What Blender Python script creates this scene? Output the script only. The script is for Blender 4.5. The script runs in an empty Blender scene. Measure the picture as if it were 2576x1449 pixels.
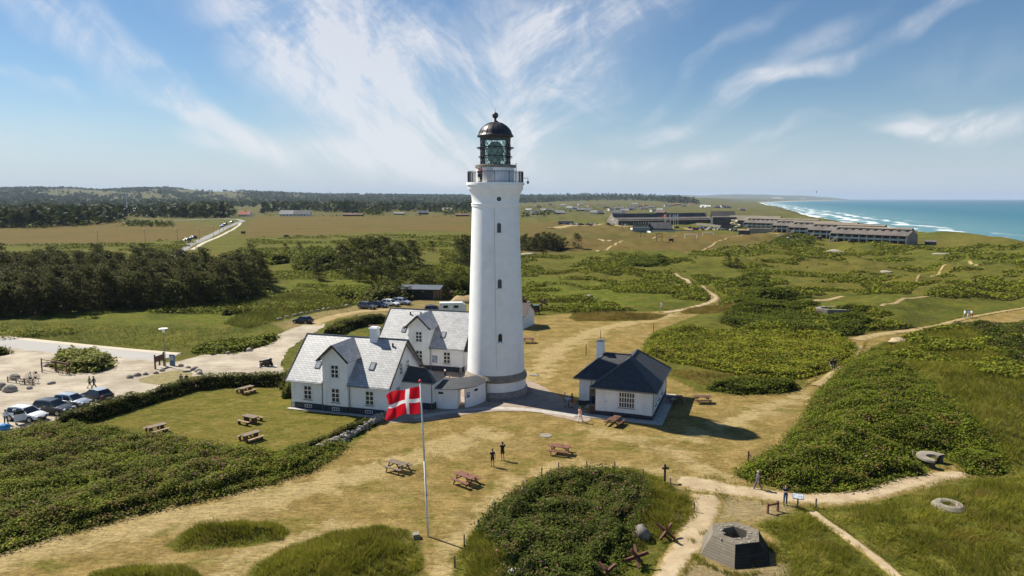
# Lighthouse on the coastal heath: everything is built here in code
EXPOSURE = 0.68; SUN_E = 5.0; SKY_E = 0.067; HAZE = 4.5e-5; CLOUD = (8.2, 8.15, 8.4)
import bpy, math, random
import numpy as np
from mathutils import Vector, Matrix
rad = math.radians
RNG = random.Random(7)
NR = np.random.default_rng(11)
scn = bpy.context.scene
COL = scn.collection
# ------------------------------------------------------------------ camera constants
CH = 24.8; PITCH = rad(7.36); FPX = 1741.0; CX, CY = 1288.0, 724.5
SUN_AZ = rad(58)      # sun stands 60 deg left of the view axis (+Y), beyond the tower
SUN_EL = rad(47)

def smooth(a, b, x):
    t = np.clip((x - a) / (b - a), 0, 1)
    return t * t * (3 - 2 * t)

def hash2(ix, iy, seed):
    n = (ix.astype(np.int64) * 374761393 + iy.astype(np.int64) * 668265263 + seed * 1442695041) & 0xffffffff
    n = ((n ^ (n >> 13)) * 1274126177) & 0xffffffff
    return ((n ^ (n >> 16)) & 0xffff) / 65535.0

def vnoise(x, y, seed=0):
    x = np.asarray(x, float); y = np.asarray(y, float)
    ix = np.floor(x); iy = np.floor(y); fx = x - ix; fy = y - iy
    ix = ix.astype(np.int64); iy = iy.astype(np.int64)
    u = fx * fx * (3 - 2 * fx); v = fy * fy * (3 - 2 * fy)
    a = hash2(ix, iy, seed); b = hash2(ix + 1, iy, seed); c = hash2(ix, iy + 1, seed); d = hash2(ix + 1, iy + 1, seed)
    return (a * (1 - u) + b * u) * (1 - v) + (c * (1 - u) + d * u) * v

def fbm(x, y, seed=0, o=3):
    s = 0; a = .5; t = 0
    for i in range(o):
        s = s + a * vnoise(x, y, seed + i * 17); t += a
        x = np.asarray(x) * 2.03 + 5.1; y = np.asarray(y) * 2.03 + 1.7; a *= .5
    return s / t

def ray(px, py):
    a = math.atan((py - CY) / FPX)
    dz = -math.sin(PITCH) - (py - CY) / FPX * math.cos(PITCH)
    dy = math.cos(PITCH) - (py - CY) / FPX * math.sin(PITCH)
    return (px - CX) / FPX, dy, dz

def P0(px, py, z=0.0):
    dx, dy, dz = ray(px, py)
    t = (z - CH) / dz
    return (dx * t, dy * t)

def PP(lst, z=0.0):
    return np.array([P0(a, b, z) for a, b in lst])

def sdpoly(x, y, poly, cut=None):
    """signed distance to a polygon, positive inside"""
    x = np.asarray(x, float); y = np.asarray(y, float)
    d2 = np.full(x.shape, 1e18); ins = np.zeros(x.shape, bool)
    n = len(poly)
    for i in range(n):
        ax, ay = poly[i]; bx, by = poly[(i + 1) % n]
        ex, ey = bx - ax, by - ay
        L = ex * ex + ey * ey + 1e-12
        t = np.clip(((x - ax) * ex + (y - ay) * ey) / L, 0, 1)
        dx = x - ax - t * ex; dy = y - ay - t * ey
        d2 = np.minimum(d2, dx * dx + dy * dy)
        c = ((ay > y) != (by > y))
        if abs(ey) > 1e-12:
            ins ^= c & (x < ex * (y - ay) / ey + ax)
    d = np.sqrt(d2)
    return np.where(ins, d, -d)

def sdfast(x, y, poly, pad):
    """sdpoly only near the polygon; -pad elsewhere"""
    x = np.asarray(x, float); y = np.asarray(y, float)
    lo = poly.min(0) - pad; hi = poly.max(0) + pad
    m = (x > lo[0]) & (x < hi[0]) & (y > lo[1]) & (y < hi[1])
    r = np.full(x.shape, -float(pad))
    if m.any():
        r[m] = np.maximum(sdpoly(x[m], y[m], poly), -pad)
    return r

def band(line, w):
    """polygon around a polyline; w = half width or list of half widths"""
    pts = [np.array(p, float) for p in line]; L = []; R = []
    for i, p in enumerate(pts):
        a = pts[max(i - 1, 0)]; b = pts[min(i + 1, len(pts) - 1)]
        t = (b - a) / (np.linalg.norm(b - a) + 1e-9); n = np.array([-t[1], t[0]])
        ww = w[i] if hasattr(w, '__len__') else w
        L.append(p + n * ww); R.append(p - n * ww)
    return np.array(L + R[::-1])

# ------------------------------------------------------------------ layout (pixel outlines cast on the ground)
LAWN = PP([(-260,1560),(-260,1470),(-60,1408),(0,1392),(120,1352),(300,1305),(420,1275),(560,1245),(690,1213),(790,1180),(870,1130),(920,1092),(965,1060),
 (1080,1058),(1200,1035),(1250,960),(1280,880),(1300,800),(1420,790),(1560,785),(1690,783),(1790,757),(1800,735),(1818,765),(1760,790),(1700,812),(1640,835),(1618,862),
 (1615,900),(1680,945),(1760,987),(1900,992),(2000,987),(2050,950),(2110,920),(2150,890),(2140,850),(2085,832),(2200,835),(2330,830),(2420,800),(2600,772),
 (2640,795),(2500,825),(2360,845),(2250,852),(2190,870),(2160,900),(2100,937),(2050,985),(2010,1060),(1960,1120),(1850,1182),(1855,1200),(1900,1217),(2010,1242),(2170,1238),
 (2260,1207),(2320,1180),(2400,1165),(2500,1195),(2420,1207),(2300,1237),(2200,1264),(2060,1278),(2000,1274),(1960,1295),(1895,1320),(1960,1360),(1960,1420),(1920,1470),
 (1890,1560),(1620,1560),(1650,1449),(1700,1380),(1740,1320),(1765,1290),(1740,1250),(1660,1200),(1590,1178),(1400,1178),(1320,1218),(1230,1288),(1190,1338),(1150,1400),(1110,1560)])
GARDEN = PP([(250,1078),(420,1010),(600,972),(720,958),(735,1030),(930,1052),(960,1052),(900,1075),(790,1125),(690,1140),(600,1130),(480,1105),(400,1095),(300,1082)])
PLAZA = PP([(955,1064),(1080,1060),(1200,1038),(1330,1033),(1420,1052),(1470,1066),(1500,1060),(1475,1030),(1440,1015),(1385,985),(1340,958),(1300,950),(1180,925),(1060,950),(1020,1000),(985,1040)])
YARD = PP([(1000,985),(1190,985),(1200,935),(1160,925),(1060,925),(1040,950)])
PARKING = PP([(-330,905),(-330,862),(0,872),(150,890),(295,900),(389,908),(440,914),(502,894),(560,889),(640,869),(700,841),(745,822),(800,808),(822,818),(765,850),(725,880),(705,915),(720,940),
 (640,945),(560,947),(510,950),(480,945),(430,975),(330,1012),(180,1062),(60,1095),(-60,1120),(-330,1180)])
LOT = PP([(690,815),(780,790),(870,772),(1000,755),(1100,752),(1190,762),(1190,800),(960,792),(850,800),(770,830),(735,840)])
MOUND1 = PP([(412,1372),(470,1335),(540,1318),(620,1312),(700,1318),(735,1335),(715,1358),(640,1372),(520,1386),(440,1388)])
MOUND2 = PP([(590,1480),(640,1420),(740,1368),(850,1335),(960,1322),(1030,1335),(1060,1370),(1068,1420),(1050,1480),(1040,1600),(560,1600)])
MOUND0 = PP([(150,1500),(240,1440),(360,1420),(470,1422),(512,1450),(500,1500)])
RING = PP([(1130,1500),(1150,1400),(1190,1340),(1230,1290),(1320,1220),(1400,1182),(1500,1178),(1590,1180),(1660,1202),(1740,1252),(1765,1290),(1740,1322),(1690,1352),(1600,1400),(1530,1460),(1520,1560),(1120,1560)])
PIT = PP([(1212,1335),(1260,1280),(1320,1240),(1400,1203),(1500,1196),(1590,1210),(1622,1250),(1612,1295),(1590,1340),(1560,1400),(1530,1449),(1510,1520),(1270,1520),(1290,1430),(1250,1380)])
ROSE_L = PP([(-260,1120),(-60,1110),(0,1100),(100,1078),(170,1072),(265,1088),(400,1106),(480,1116),(600,1140),(690,1150),(780,1135),(840,1110),(860,1128),(780,1183),(690,1210),(560,1243),(420,1273),(300,1303),(120,1350),(0,1388),(-60,1402),(-260,1460)])
DUNE_E = PP([(1850,1195),(1900,1213),(2010,1240),(2170,1235),(2255,1205),(2320,1175),(2300,1150),(2400,1150),(2500,1195),(2640,1200),(2700,1050),(2640,900),(2500,850),(2360,850),(2250,855),(2195,872),(2165,905),(2100,940),(2055,990),(2015,1062),(1965,1122)])
ROSE_E = PP([(1855,1195),(1900,1211),(2010,1238),(2170,1233),(2250,1203),(2320,1195),(2300,1160),(2280,1140),(2390,1150),(2440,1195),(2520,1190),(2500,1150),(2420,1080),(2340,1020),(2260,960),(2220,900),(2200,885),(2170,900),(2110,945),(2062,995),(2020,1065),(1970,1125)])
DUNE_S = PP([(2065,1280),(2200,1266),(2300,1240),(2420,1210),(2500,1198),(2640,1205),(2760,1300),(2760,1600),(2330,1600),(2240,1440),(2150,1370)])
DUNE_SW = PP([(1905,1322),(1965,1297),(2000,1282),(2060,1300),(2150,1385),(2230,1455),(2330,1600),(1890,1600),(1925,1470),(1962,1420),(1962,1362)])
THICKS = {   # rose thickets seen beyond the lawn: outline, height, label
 'meadow': ([(1625,880),(1632,860),(1650,838),(1780,830),(1960,828),(2100,842),(2148,868),(2140,905),(2080,930),(2020,945),(1900,948),(1800,930),(1690,905)], .9, 'broad yellow green rose thicket behind the black roofed hut'),
 'tongue': ([(1775,972),(1830,958),(1920,955),(2000,960),(2010,972),(1960,984),(1850,985)], 1.0, 'low dark oblong shrub patch on the lawn right of the hut'),
 'b1': ([(1812,810),(1830,785),(1900,780),(1990,790),(2060,800),(2060,818),(1960,818),(1870,822)], 1.0, 'dark rounded thicket left of the open concrete emplacement'),
 'b2': ([(1940,832),(1975,815),(2040,812),(2082,825),(2088,838),(2020,842)], 1.0, 'small dark oval thicket in front of the open concrete emplacement'),
 'b3': ([(2062,808),(2120,792),(2190,798),(2200,820),(2165,838),(2110,842),(2075,825)], 1.2, 'dark domed thicket covering the slope under the open concrete emplacement'),
 'b4': ([(1830,775),(1905,762),(2000,765),(2060,770),(2050,782),(1940,782),(1850,790)], .9, 'long dark thicket strip behind the emplacement thickets'),
 'b5': ([(1810,765),(1830,742),(1900,745),(1940,755),(1880,772)], .9, 'small dark thicket beside the bend of the sand path'),
 'slope': ([(2390,815),(2470,812),(2580,822),(2680,850),(2680,985),(2600,960),(2500,905),(2430,850)], .9, 'dark rose thicket on the dune slope below the three walkers'),
}
FLATS = [(LAWN, 7.0), (GARDEN, 8.0), (PARKING, 12.0), (LOT, 12.0), (PLAZA, 8.0)]
ROAD_L = [(-500,840),(-250,838),(0,861),(134,875),(295,889),(402,897),(470,905)]
COAST = [(-400,330),(100,290),(300,262),(355,274),(434,296),(483,299),(563,306),(693,336),(960,408),(1400,560),(2000,765),(2840,1030),(7900,2720),(12000,4700),(16500,7600)]
SEA_Z = -22.0
def coast_s(x, y):
    cy = [c[0] for c in COAST]; cx = [c[1] for c in COAST]
    return x - np.interp(y, cy, cx)

def gauss(x, y, c, r):
    return np.exp(-(((x - c[0]) / r[0]) ** 2 + ((y - c[1]) / r[1]) ** 2))

def H(x, y):
    x = np.asarray(x, float); y = np.asarray(y, float)
    D = np.hypot(x, y)
    flat = np.zeros(x.shape)
    for poly, pad in FLATS:
        flat = np.maximum(flat, smooth(-pad, -.5, sdfast(x, y, poly, pad)))
    east = smooth(-5, 25, x - 0.02 * y)
    amp = .25 + 1.25 * east * smooth(60, 130, D)
    n = (fbm(x / 26, y / 26, 3, 4) - .5) * 2.4 + (fbm(x / 70, y / 70, 9, 2) - .5) * 1.6
    z = amp * n * (1 - flat)
    z = z + (1 - flat) * east * smooth(100, 160, D) * 1.6 * np.maximum(0, fbm(x / 14, y / 22, 31, 2) - .52) * 3
    z = z + (1 - flat) * east * smooth(95, 140, D) * smooth(620, 380, D) * ((fbm(x / 13, y / 8, 37, 3) - .5) * 2.2)
    # explicit forms
    z = z + .75 * smooth(0, 2.6, sdfast(x, y, MOUND1, 1)) + 1.1 * smooth(0, 5, sdfast(x, y, MOUND2, 1)) + .5 * smooth(0, 2.5, sdfast(x, y, MOUND0, 1))
    ring = sdfast(x, y, RING, 1)
    z = z + .45 * smooth(0, 3.0, ring) - 1.0 * smooth(0, 3.0, sdfast(x, y, PIT, 1))
    z = z + 1.3 * smooth(0, 6, sdfast(x, y, DUNE_E, 1)) + .7 * smooth(0, 4, sdfast(x, y, DUNE_S, 1)) + .4 * smooth(0, 3, sdfast(x, y, DUNE_SW, 1))
    z = z + 1.2 * gauss(x, y, P0(2330, 960), (10, 9)) - 3.5 * smooth(58, 95, x) * smooth(130, 70, y)
    c = coast_s(x, y)
    z = z + 2.2 * np.exp(-((c + 18) / 16) ** 2) * (.6 + .8 * fbm(x / 40, y / 40, 5, 2)) * smooth(200, 330, D)
    k = smooth(-8, 75, c)
    z = z * (1 - k) - 25 * k
    # gentle sag of the low country and hills far off
    land = 1 - smooth(-400, -20, c)
    hl = smooth(3200, 6500, D) * land
    az = np.degrees(np.arctan2(x, y))
    ridge = 58 * np.exp(-((az + 27) / 9) ** 2) + 40 * np.exp(-((az + 38) / 7) ** 2) + 22 * np.exp(-((az + 12) / 10) ** 2) + 16 * np.exp(-((az - 4) / 12) ** 2) + 14
    z = z + hl * 1.25 * ridge * (.75 + .5 * fbm(az / 3.1, D / 2600, 41, 3))
    # plantation swell right of the tower and the far headland
    z = z + land * 12 * np.exp(-((az - 9) / 7) ** 2) * smooth(2300, 3300, D)
    return z

def h1(x, y):
    return float(H(np.array([x]), np.array([y]))[0])

def P(px, py, dz=0.0):
    """pixel -> point on the terrain"""
    z = 0.0
    for _ in range(7):
        x, y = P0(px, py, z + dz); z = .5 * z + .5 * h1(x, y)
    z = h1(x, y)
    return Vector((x, y, z + dz))

# ------------------------------------------------------------------ materials
def newmat(name):
    m = bpy.data.materials.new(name); m.use_nodes = True
    nt = m.node_tree; nt.nodes.clear()
    out = nt.nodes.new('ShaderNodeOutputMaterial')
    b = nt.nodes.new('ShaderNodeBsdfPrincipled')
    nt.links.new(b.outputs[0], out.inputs[0])
    return m, nt, b, out

class NT:
    """small helper to write node graphs tersely"""
    def __init__(s, nt): s.nt = nt
    def n(s, t, **kw):
        nd = s.nt.nodes.new('ShaderNode' + t)
        for k, v in kw.items():
            setattr(nd, k, v)
        return nd
    def l(s, a, b): s.nt.links.new(a, b)
    def set(s, sock, v):
        if isinstance(v, bpy.types.NodeSocket): s.l(v, sock)
        else: sock.default_value = v
    def math(s, op, a, b=None, c=None, clamp=False):
        nd = s.n('Math', operation=op, use_clamp=clamp)
        for i, v in enumerate((a, b, c)):
            if v is not None: s.set(nd.inputs[i], v)
        return nd.outputs[0]
    def mix(s, f, a, b, bt='MIX'):
        nd = s.n('Mix', data_type='RGBA', blend_type=bt)
        s.set(nd.inputs[0], f)
        for i, v in ((6, a), (7, b)):
            if isinstance(v, bpy.types.NodeSocket): s.l(v, nd.inputs[i])
            else: nd.inputs[i].default_value = (*v[:3], 1)
        return nd.outputs[2]
    def ramp(s, f, a, b):
        nd = s.n('MapRange', interpolation_type='SMOOTHSTEP')
        s.set(nd.inputs[0], f); s.set(nd.inputs[1], a); s.set(nd.inputs[2], b)
        return nd.outputs[0]
    def noise(s, scale, detail=3, rough=.55, vec=None, dist=0.0):
        nd = s.n('TexNoise'); nd.inputs['Scale'].default_value = scale; nd.inputs['Detail'].default_value = detail
        nd.inputs['Roughness'].default_value = rough; nd.inputs['Distortion'].default_value = dist
        if vec is not None: s.l(vec, nd.inputs['Vector'])
        return nd.outputs[0]
    def pos(s): return s.n('NewGeometry').outputs['Position']
    def obj(s): return s.n('TexCoord').outputs['Object']
    def uv(s): return s.n('TexCoord').outputs['UV']
    def attr(s, name): 
        nd = s.n('Attribute'); nd.attribute_name = name; return nd.outputs['Fac']
    def island(s): return s.n('NewGeometry').outputs['Random Per Island']
    def scale(s, vec, v):
        nd = s.n('VectorMath', operation='MULTIPLY'); s.l(vec, nd.inputs[0]); nd.inputs[1].default_value = v; return nd.outputs[0]
    def bump(s, h, strength, dist=.05):
        nd = s.n('Bump'); nd.inputs['Strength'].default_value = strength; nd.inputs['Distance'].default_value = dist
        s.l(h, nd.inputs['Height']); return nd.outputs[0]

MC = {}
def mat(name, col, rough=.7, var=.18, scale=3.0, metal=0.0, bump=.0, spec=.5, stain=None, coat=0.0):
    """plain surface with procedural colour wear"""
    if name in MC: return MC[name]
    m, nt, b, out = newmat(name); g = NT(nt)
    v = g.obj()
    f = g.noise(scale, 4, .6, v); f2 = g.noise(scale * 7.3, 3, .6, v)
    lo = tuple(c * (1 - var) for c in col); hi = tuple(min(1, c * (1 + var)) for c in col)
    c = g.mix(g.ramp(f, .3, .7), lo, hi)
    c = g.mix(g.math('MULTIPLY', g.ramp(f2, .45, .75), .5), c, tuple(x * (1 - var * .8) for x in col))
    if stain:
        s = g.noise(scale * .5, 5, .65, g.scale(v, (1, 1, .25)))
        c = g.mix(g.math('MULTIPLY', g.ramp(s, .5, .75), stain[1]), c, stain[0])
    g.l(c, b.inputs['Base Color'])
    g.set(b.inputs['Roughness'], g.math('MULTIPLY_ADD', f2, .2, max(.02, rough - .1)))
    b.inputs['Metallic'].default_value = metal
    b.inputs['Specular IOR Level'].default_value = spec
    if coat: b.inputs['Coat Weight'].default_value = coat; b.inputs['Coat Roughness'].default_value = .05
    if bump: g.l(g.bump(f2, bump, .02), b.inputs['Normal'])
    MC[name] = m
    return m

def foliage(name, dark, light, pink=None, brown=None, trans=.25, flower=None):
    if name in MC: return MC[name]
    m, nt, b, out = newmat(name); g = NT(nt)
    r = g.island()
    patch = g.noise(.35, 3, .6, g.pos())
    c = g.mix(r, dark, light)  # dark end set very low, painting deep shade into the greenery
    c = g.mix(g.math('MULTIPLY', g.ramp(patch, .35, .7), .55), c, tuple(x * 1.5 for x in light))
    if brown: c = g.mix(g.math('MULTIPLY', g.ramp(g.noise(.7, 4, .65, g.pos()), .50, .66), .75), c, brown)
    if flower:
        fl = g.math('GREATER_THAN', r, 1 - flower[1])
        pm = g.ramp(g.noise(.22, 3, .6, g.pos()), .42, .62)
        c = g.mix(g.math('MULTIPLY', fl, pm), c, flower[0])
    g.l(c, b.inputs['Base Color']); b.inputs['Roughness'].default_value = .75; b.inputs['Specular IOR Level'].default_value = .12
    t = g.n('BsdfTranslucent'); g.l(g.mix(.5, c, (.17, .17, .025)), t.inputs[0])
    ms = g.n('MixShader'); ms.inputs[0].default_value = trans
    g.l(b.outputs[0], ms.inputs[1]); g.l(t.outputs[0], ms.inputs[2]); g.l(ms.outputs[0], out.inputs[0])
    MC[name] = m
    return m

# ------------------------------------------------------------------ mesh builder
class MB:
    def __init__(s): s.v = []; s.f = []; s.m = []
    def add(s, vs, fs, mi=0, M=None):
        o = len(s.v)
        if M is not None: vs = [M @ Vector(q) for q in vs]
        s.v += [tuple(q) for q in vs]; s.f += [tuple(i + o for i in f) for f in fs]; s.m += [mi] * len(fs)
        return s
    def box(s, c, size, M=None, mi=0, rz=0, taper=1.0):
        hx, hy, hz = size[0] / 2, size[1] / 2, size[2] / 2
        vs = []
        cr, sr = math.cos(rz), math.sin(rz)
        for z, k in ((-hz, 1), (hz, taper)):
            for x, y in ((-hx, -hy), (hx, -hy), (hx, hy), (-hx, hy)):
                x *= k; y *= k
                vs.append((c[0] + x * cr - y * sr, c[1] + x * sr + y * cr, c[2] + z))
        return s.add(vs, [(3, 2, 1, 0), (4, 5, 6, 7), (0, 1, 5, 4), (1, 2, 6, 5), (2, 3, 7, 6), (3, 0, 4, 7)], mi, M)
    def prism(s, poly, z0, z1, mi=0, M=None, top=None):
        """poly ccw in xy"""
        n = len(poly); t = top or poly
        vs = [(p[0], p[1], z0) for p in poly] + [(p[0], p[1], z1) for p in t]
        fs = [tuple(range(n - 1, -1, -1)), tuple(range(n, 2 * n))] + [(i, (i + 1) % n, n + (i + 1) % n, n + i) for i in range(n)]
        return s.add(vs, fs, mi, M)
    def rod(s, a, b, r0, r1=None, n=8, mi=0, M=None, cap=True):
        a = Vector(a); b = Vector(b); r1 = r0 if r1 is None else r1
        d = (b - a).normalized(); u = d.orthogonal().normalized(); w = d.cross(u)
        vs = []
        for c, r in ((a, r0), (b, r1)):
            for i in range(n):
                t = 2 * math.pi * i / n
                vs.append(c + u * (math.cos(t) * r) + w * (math.sin(t) * r))
        fs = [(i, (i + 1) % n, n + (i + 1) % n, n + i) for i in range(n)]
        if cap: fs += [tuple(range(n - 1, -1, -1)), tuple(range(n, 2 * n))]
        return s.add(vs, fs, mi, M)
    def bar(s, a, b, w, h, mi=0, M=None, up=(0, 0, 1)):
        a = Vector(a); b = Vector(b); d = (b - a).normalized(); upv = Vector(up)
        if abs(d.dot(upv)) > .98: upv = Vector((1, 0, 0))
        r = d.cross(upv).normalized(); q = r.cross(d)
        vs = []
        for c in (a, b):
            for i, j in ((-1, -1), (1, -1), (1, 1), (-1, 1)):
                vs.append(c + r * (i * w / 2) + q * (j * h / 2))
        return s.add(vs, [(3, 2, 1, 0), (4, 5, 6, 7), (0, 1, 5, 4), (1, 2, 6, 5), (2, 3, 7, 6), (3, 0, 4, 7)], mi, M)
    def lathe(s, prof, n=32, mi=0, M=None, a0=0, a1=2 * math.pi, c=(0, 0)):
        full = abs(a1 - a0 - 2 * math.pi) < 1e-6
        k = n if full else n + 1; vs = []
        for r, z in prof:
            for i in range(k):
                t = a0 + (a1 - a0) * i / n
                vs.append((c[0] + r * math.cos(t), c[1] + r * math.sin(t), z))
        fs = []
        for j in range(len(prof) - 1):
            for i in range(n):
                i2 = (i + 1) % k
                fs.append((j * k + i, j * k + i2, (j + 1) * k + i2, (j + 1) * k + i))
        return s.add(vs, fs, mi, M)
    def blob(s, c, r, seed=0, n=(8, 6), amp=.25, mi=0, M=None):
        """irregular stone / head like closed lump"""
        rr = random.Random(seed); vs = []; fs = []
        nu, nv = n
        ph = [rr.uniform(0, 6.28) for _ in range(6)]
        for j in range(nv + 1):
            th = math.pi * j / nv
            for i in range(nu):
                t = 2 * math.pi * i / nu
                k = 1 + amp * (math.sin(2 * t + ph[0]) * math.sin(th * 2 + ph[1]) + .6 * math.sin(3 * t + ph[2]) * math.cos(th * 3 + ph[3])) * (0 if j in (0, nv) else 1)
                vs.append((c[0] + r[0] * k * math.sin(th) * math.cos(t), c[1] + r[1] * k * math.sin(th) * math.sin(t), c[2] + r[2] * k * math.cos(th)))
        for j in range(nv):
            for i in range(nu):
                a, b2 = j * nu + i, j * nu + (i + 1) % nu
                if j == 0: fs.append((a, a + nu, b2 + nu))
                elif j == nv - 1: fs.append((a, a + nu, b2))
                else: fs.append((a, a + nu, b2 + nu, b2))
        return s.add(vs, fs, mi, M)
    def build(s, name, mats, parent=None, smooth=False, bevel=0):
        me = bpy.data.meshes.new(name)
        me.from_pydata(s.v, [], s.f); me.update()
        if not isinstance(mats, (list, tuple)): mats = [mats]
        for m in mats: me.materials.append(m)
        if len(mats) > 1: me.polygons.foreach_set('material_index', s.m)
        if smooth: me.polygons.foreach_set('use_smooth', [True] * len(me.polygons))
        autouv(me)
        o = bpy.data.objects.new(name, me); COL.objects.link(o)
        if parent is not None: o.parent = parent
        if bevel:
            bm = o.modifiers.new('bevel', 'BEVEL'); bm.width = bevel; bm.segments = 2; bm.limit_method = 'ANGLE'
        return o

def autouv(me):
    """UVs in metres on every face: u level along the face, v up the slope"""
    uvl = me.uv_layers.new(name='UVMap')
    n = len(me.loops); uv = np.zeros((n, 2))
    for p in me.polygons:
        nx, ny, nz = p.normal
        if abs(nz) > .999: U = (1, 0, 0); V = (0, 1, 0)
        else:
            l = math.hypot(nx, ny); U = (-ny / l, nx / l, 0); V = (ny * U[2] - nz * U[1], nz * U[0] - nx * U[2], nx * U[1] - ny * U[0])
        for li in p.loop_indices:
            c = me.vertices[me.loops[li].vertex_index].co
            uv[li] = (c[0] * U[0] + c[1] * U[1], c[0] * V[0] + c[1] * V[1] + c[2] * V[2])
    uvl.data.foreach_set('uv', uv.ravel())

def npmesh(name, V, F, mats, parent=None, smooth=False, attrs=None, mi=None):
    V = np.asarray(V, np.float32); F = np.asarray(F, np.int32); k = F.shape[1]
    me = bpy.data.meshes.new(name)
    me.vertices.add(len(V)); me.vertices.foreach_set('co', V.ravel())
    me.loops.add(F.size); me.loops.foreach_set('vertex_index', F.ravel())
    me.polygons.add(len(F)); me.polygons.foreach_set('loop_start', np.arange(0, F.size, k, dtype=np.int32))
    if not isinstance(mats, (list, tuple)): mats = [mats]
    for m in mats: me.materials.append(m)
    if mi is not None: me.polygons.foreach_set('material_index', np.asarray(mi, np.int32))
    me.update(calc_edges=True)
    me.polygons.foreach_set('use_smooth', np.full(len(F), smooth))
    for a, d in (attrs or {}).items():
        at = me.attributes.new(a, 'FLOAT', 'POINT'); at.data.foreach_set('value', np.asarray(d, np.float32))
    o = bpy.data.objects.new(name, me); COL.objects.link(o)
    if parent is not None: o.parent = parent
    return o

def tag(o, label=None, cat=None, group=None, kind=None):
    if label: o['label'] = label
    if cat: o['category'] = cat
    if group: o['group'] = group
    if kind: o['kind'] = kind
    return o

def thing(name, label, cat, loc=(0, 0, 0), rz=0, group=None):
    o = bpy.data.objects.new(name, None); COL.objects.link(o)
    o.empty_display_size = .2
    o.location = loc; o.rotation_euler = (0, 0, rz)
    return tag(o, label, cat, group)

def copy_tree(o, parent=None):
    c = o.copy(); COL.objects.link(c)
    if parent is not None: c.parent = parent
    for ch in list(o.children): copy_tree(ch, c)
    return c

def relabel(o, label, group=None):
    o['label'] = label
    if group: o['group'] = group
    return o

# ------------------------------------------------------------------ foliage cards
def cards(pts, size, up=.5, rng=NR, aspect=1.0, nrm=None):
    """irregular little quads round each point; returns V, F"""
    pts = np.asarray(pts, float); N = len(pts)
    size = np.broadcast_to(np.asarray(size, float), (N,))
    n = rng.normal(size=(N, 3)); n /= np.linalg.norm(n, axis=1)[:, None]
    n[:, 2] = np.abs(n[:, 2])
    if nrm is None: n = n * (1 - up) + np.array([0, 0, 1.0]) * up
    else: n = n * (1 - up) + nrm * up
    n /= np.linalg.norm(n, axis=1)[:, None] + 1e-9
    t = np.cross(n, rng.normal(size=(N, 3))); t /= np.linalg.norm(t, axis=1)[:, None] + 1e-9
    b = np.cross(n, t)
    V = np.zeros((N, 4, 3))
    for i, (a, c) in enumerate(((-1, 0), (0, -1), (1, 0), (0, 1))):
        k = rng.uniform(.55, 1.15, size=(N, 1)) * size[:, None] * .62
        j = rng.normal(0, .12, size=(N, 1)) * size[:, None]
        V[:, i] = pts + t * (a * k) + b * (c * k * aspect) + n * j
    F = np.arange(N * 4).reshape(N, 4)
    return V.reshape(-1, 3), F

def blades(pts, h, w, lean=(0, 0), rng=NR, spread=.35):
    pts = np.asarray(pts, float); N = len(pts)
    h = np.broadcast_to(np.asarray(h, float), (N,)) * rng.uniform(.6, 1.25, N)
    a = rng.uniform(0, 2 * np.pi, N)
    dx = np.cos(a) * w / 2; dy = np.sin(a) * w / 2
    tip = pts + np.stack([lean[0] * h + rng.normal(0, spread, N) * h, lean[1] * h + rng.normal(0, spread, N) * h, h], 1)
    V = np.zeros((N, 3, 3))
    V[:, 0] = pts + np.stack([-dx, -dy, np.full(N, -.03)], 1); V[:, 1] = pts + np.stack([dx, dy, np.full(N, -.03)], 1); V[:, 2] = tip
    return V.reshape(-1, 3), np.arange(N * 3).reshape(N, 3)

def sample_poly(poly, n, rng=NR):
    lo = poly.min(0); hi = poly.max(0); out = []
    tot = 0
    while tot < n:
        p = rng.uniform(lo, hi, size=(n * 2, 2))
        p = p[sdpoly(p[:, 0], p[:, 1], poly) > 0]
        out.append(p); tot += len(p)
    return np.concatenate(out)[:n]

def area(poly):
    x, y = poly[:, 0], poly[:, 1]
    return abs(np.dot(x, np.roll(y, -1)) - np.dot(y, np.roll(x, -1))) / 2
# ================================================================== camera, sky, sun
cam = bpy.data.cameras.new('camera'); camo = bpy.data.objects.new('camera', cam); COL.objects.link(camo)
camo.location = (0, 0, CH); camo.rotation_euler = (math.pi / 2 - PITCH, 0, 0)
cam.sensor_width = 36; cam.lens = 36 * FPX / 2576; cam.clip_end = 120000; cam.clip_start = .5
scn.camera = camo
scn.view_settings.view_transform = 'Standard'; scn.view_settings.look = 'None'
scn.view_settings.exposure = EXPOSURE; scn.view_settings.gamma = 1
scn.cycles.use_denoising = True
scn.cycles.max_bounces = 6; scn.cycles.diffuse_bounces = 3; scn.cycles.transparent_max_bounces = 8
scn.cycles.volume_bounces = 0

sun = bpy.data.lights.new('sun', 'SUN'); sun.energy = SUN_E; sun.angle = rad(.53); sun.color = (1, .93, .80)
suno = bpy.data.objects.new('sun', sun); COL.objects.link(suno)
sv = Vector((-math.sin(SUN_AZ) * math.cos(SUN_EL), math.cos(SUN_AZ) * math.cos(SUN_EL), math.sin(SUN_EL)))
suno.rotation_euler = sv.to_track_quat('Z', 'Y').to_euler(); suno.location = (-60, 40, 90)

w = bpy.data.worlds.new('World'); scn.world = w; w.use_nodes = True
nt = w.node_tree; nt.nodes.clear(); g = NT(nt)
out = nt.nodes.new('ShaderNodeOutputWorld'); bg = nt.nodes.new('ShaderNodeBackground'); bg.inputs[1].default_value = SKY_E
nt.links.new(bg.outputs[0], out.inputs[0])
sky = nt.nodes.new('ShaderNodeTexSky'); sky.sky_type = 'NISHITA'; sky.sun_disc = False
sky.sun_elevation = SUN_EL; sky.sun_rotation = -SUN_AZ; sky.altitude = 30; sky.air_density = 1.0; sky.dust_density = .15; sky.ozone_density = 3.0
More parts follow.
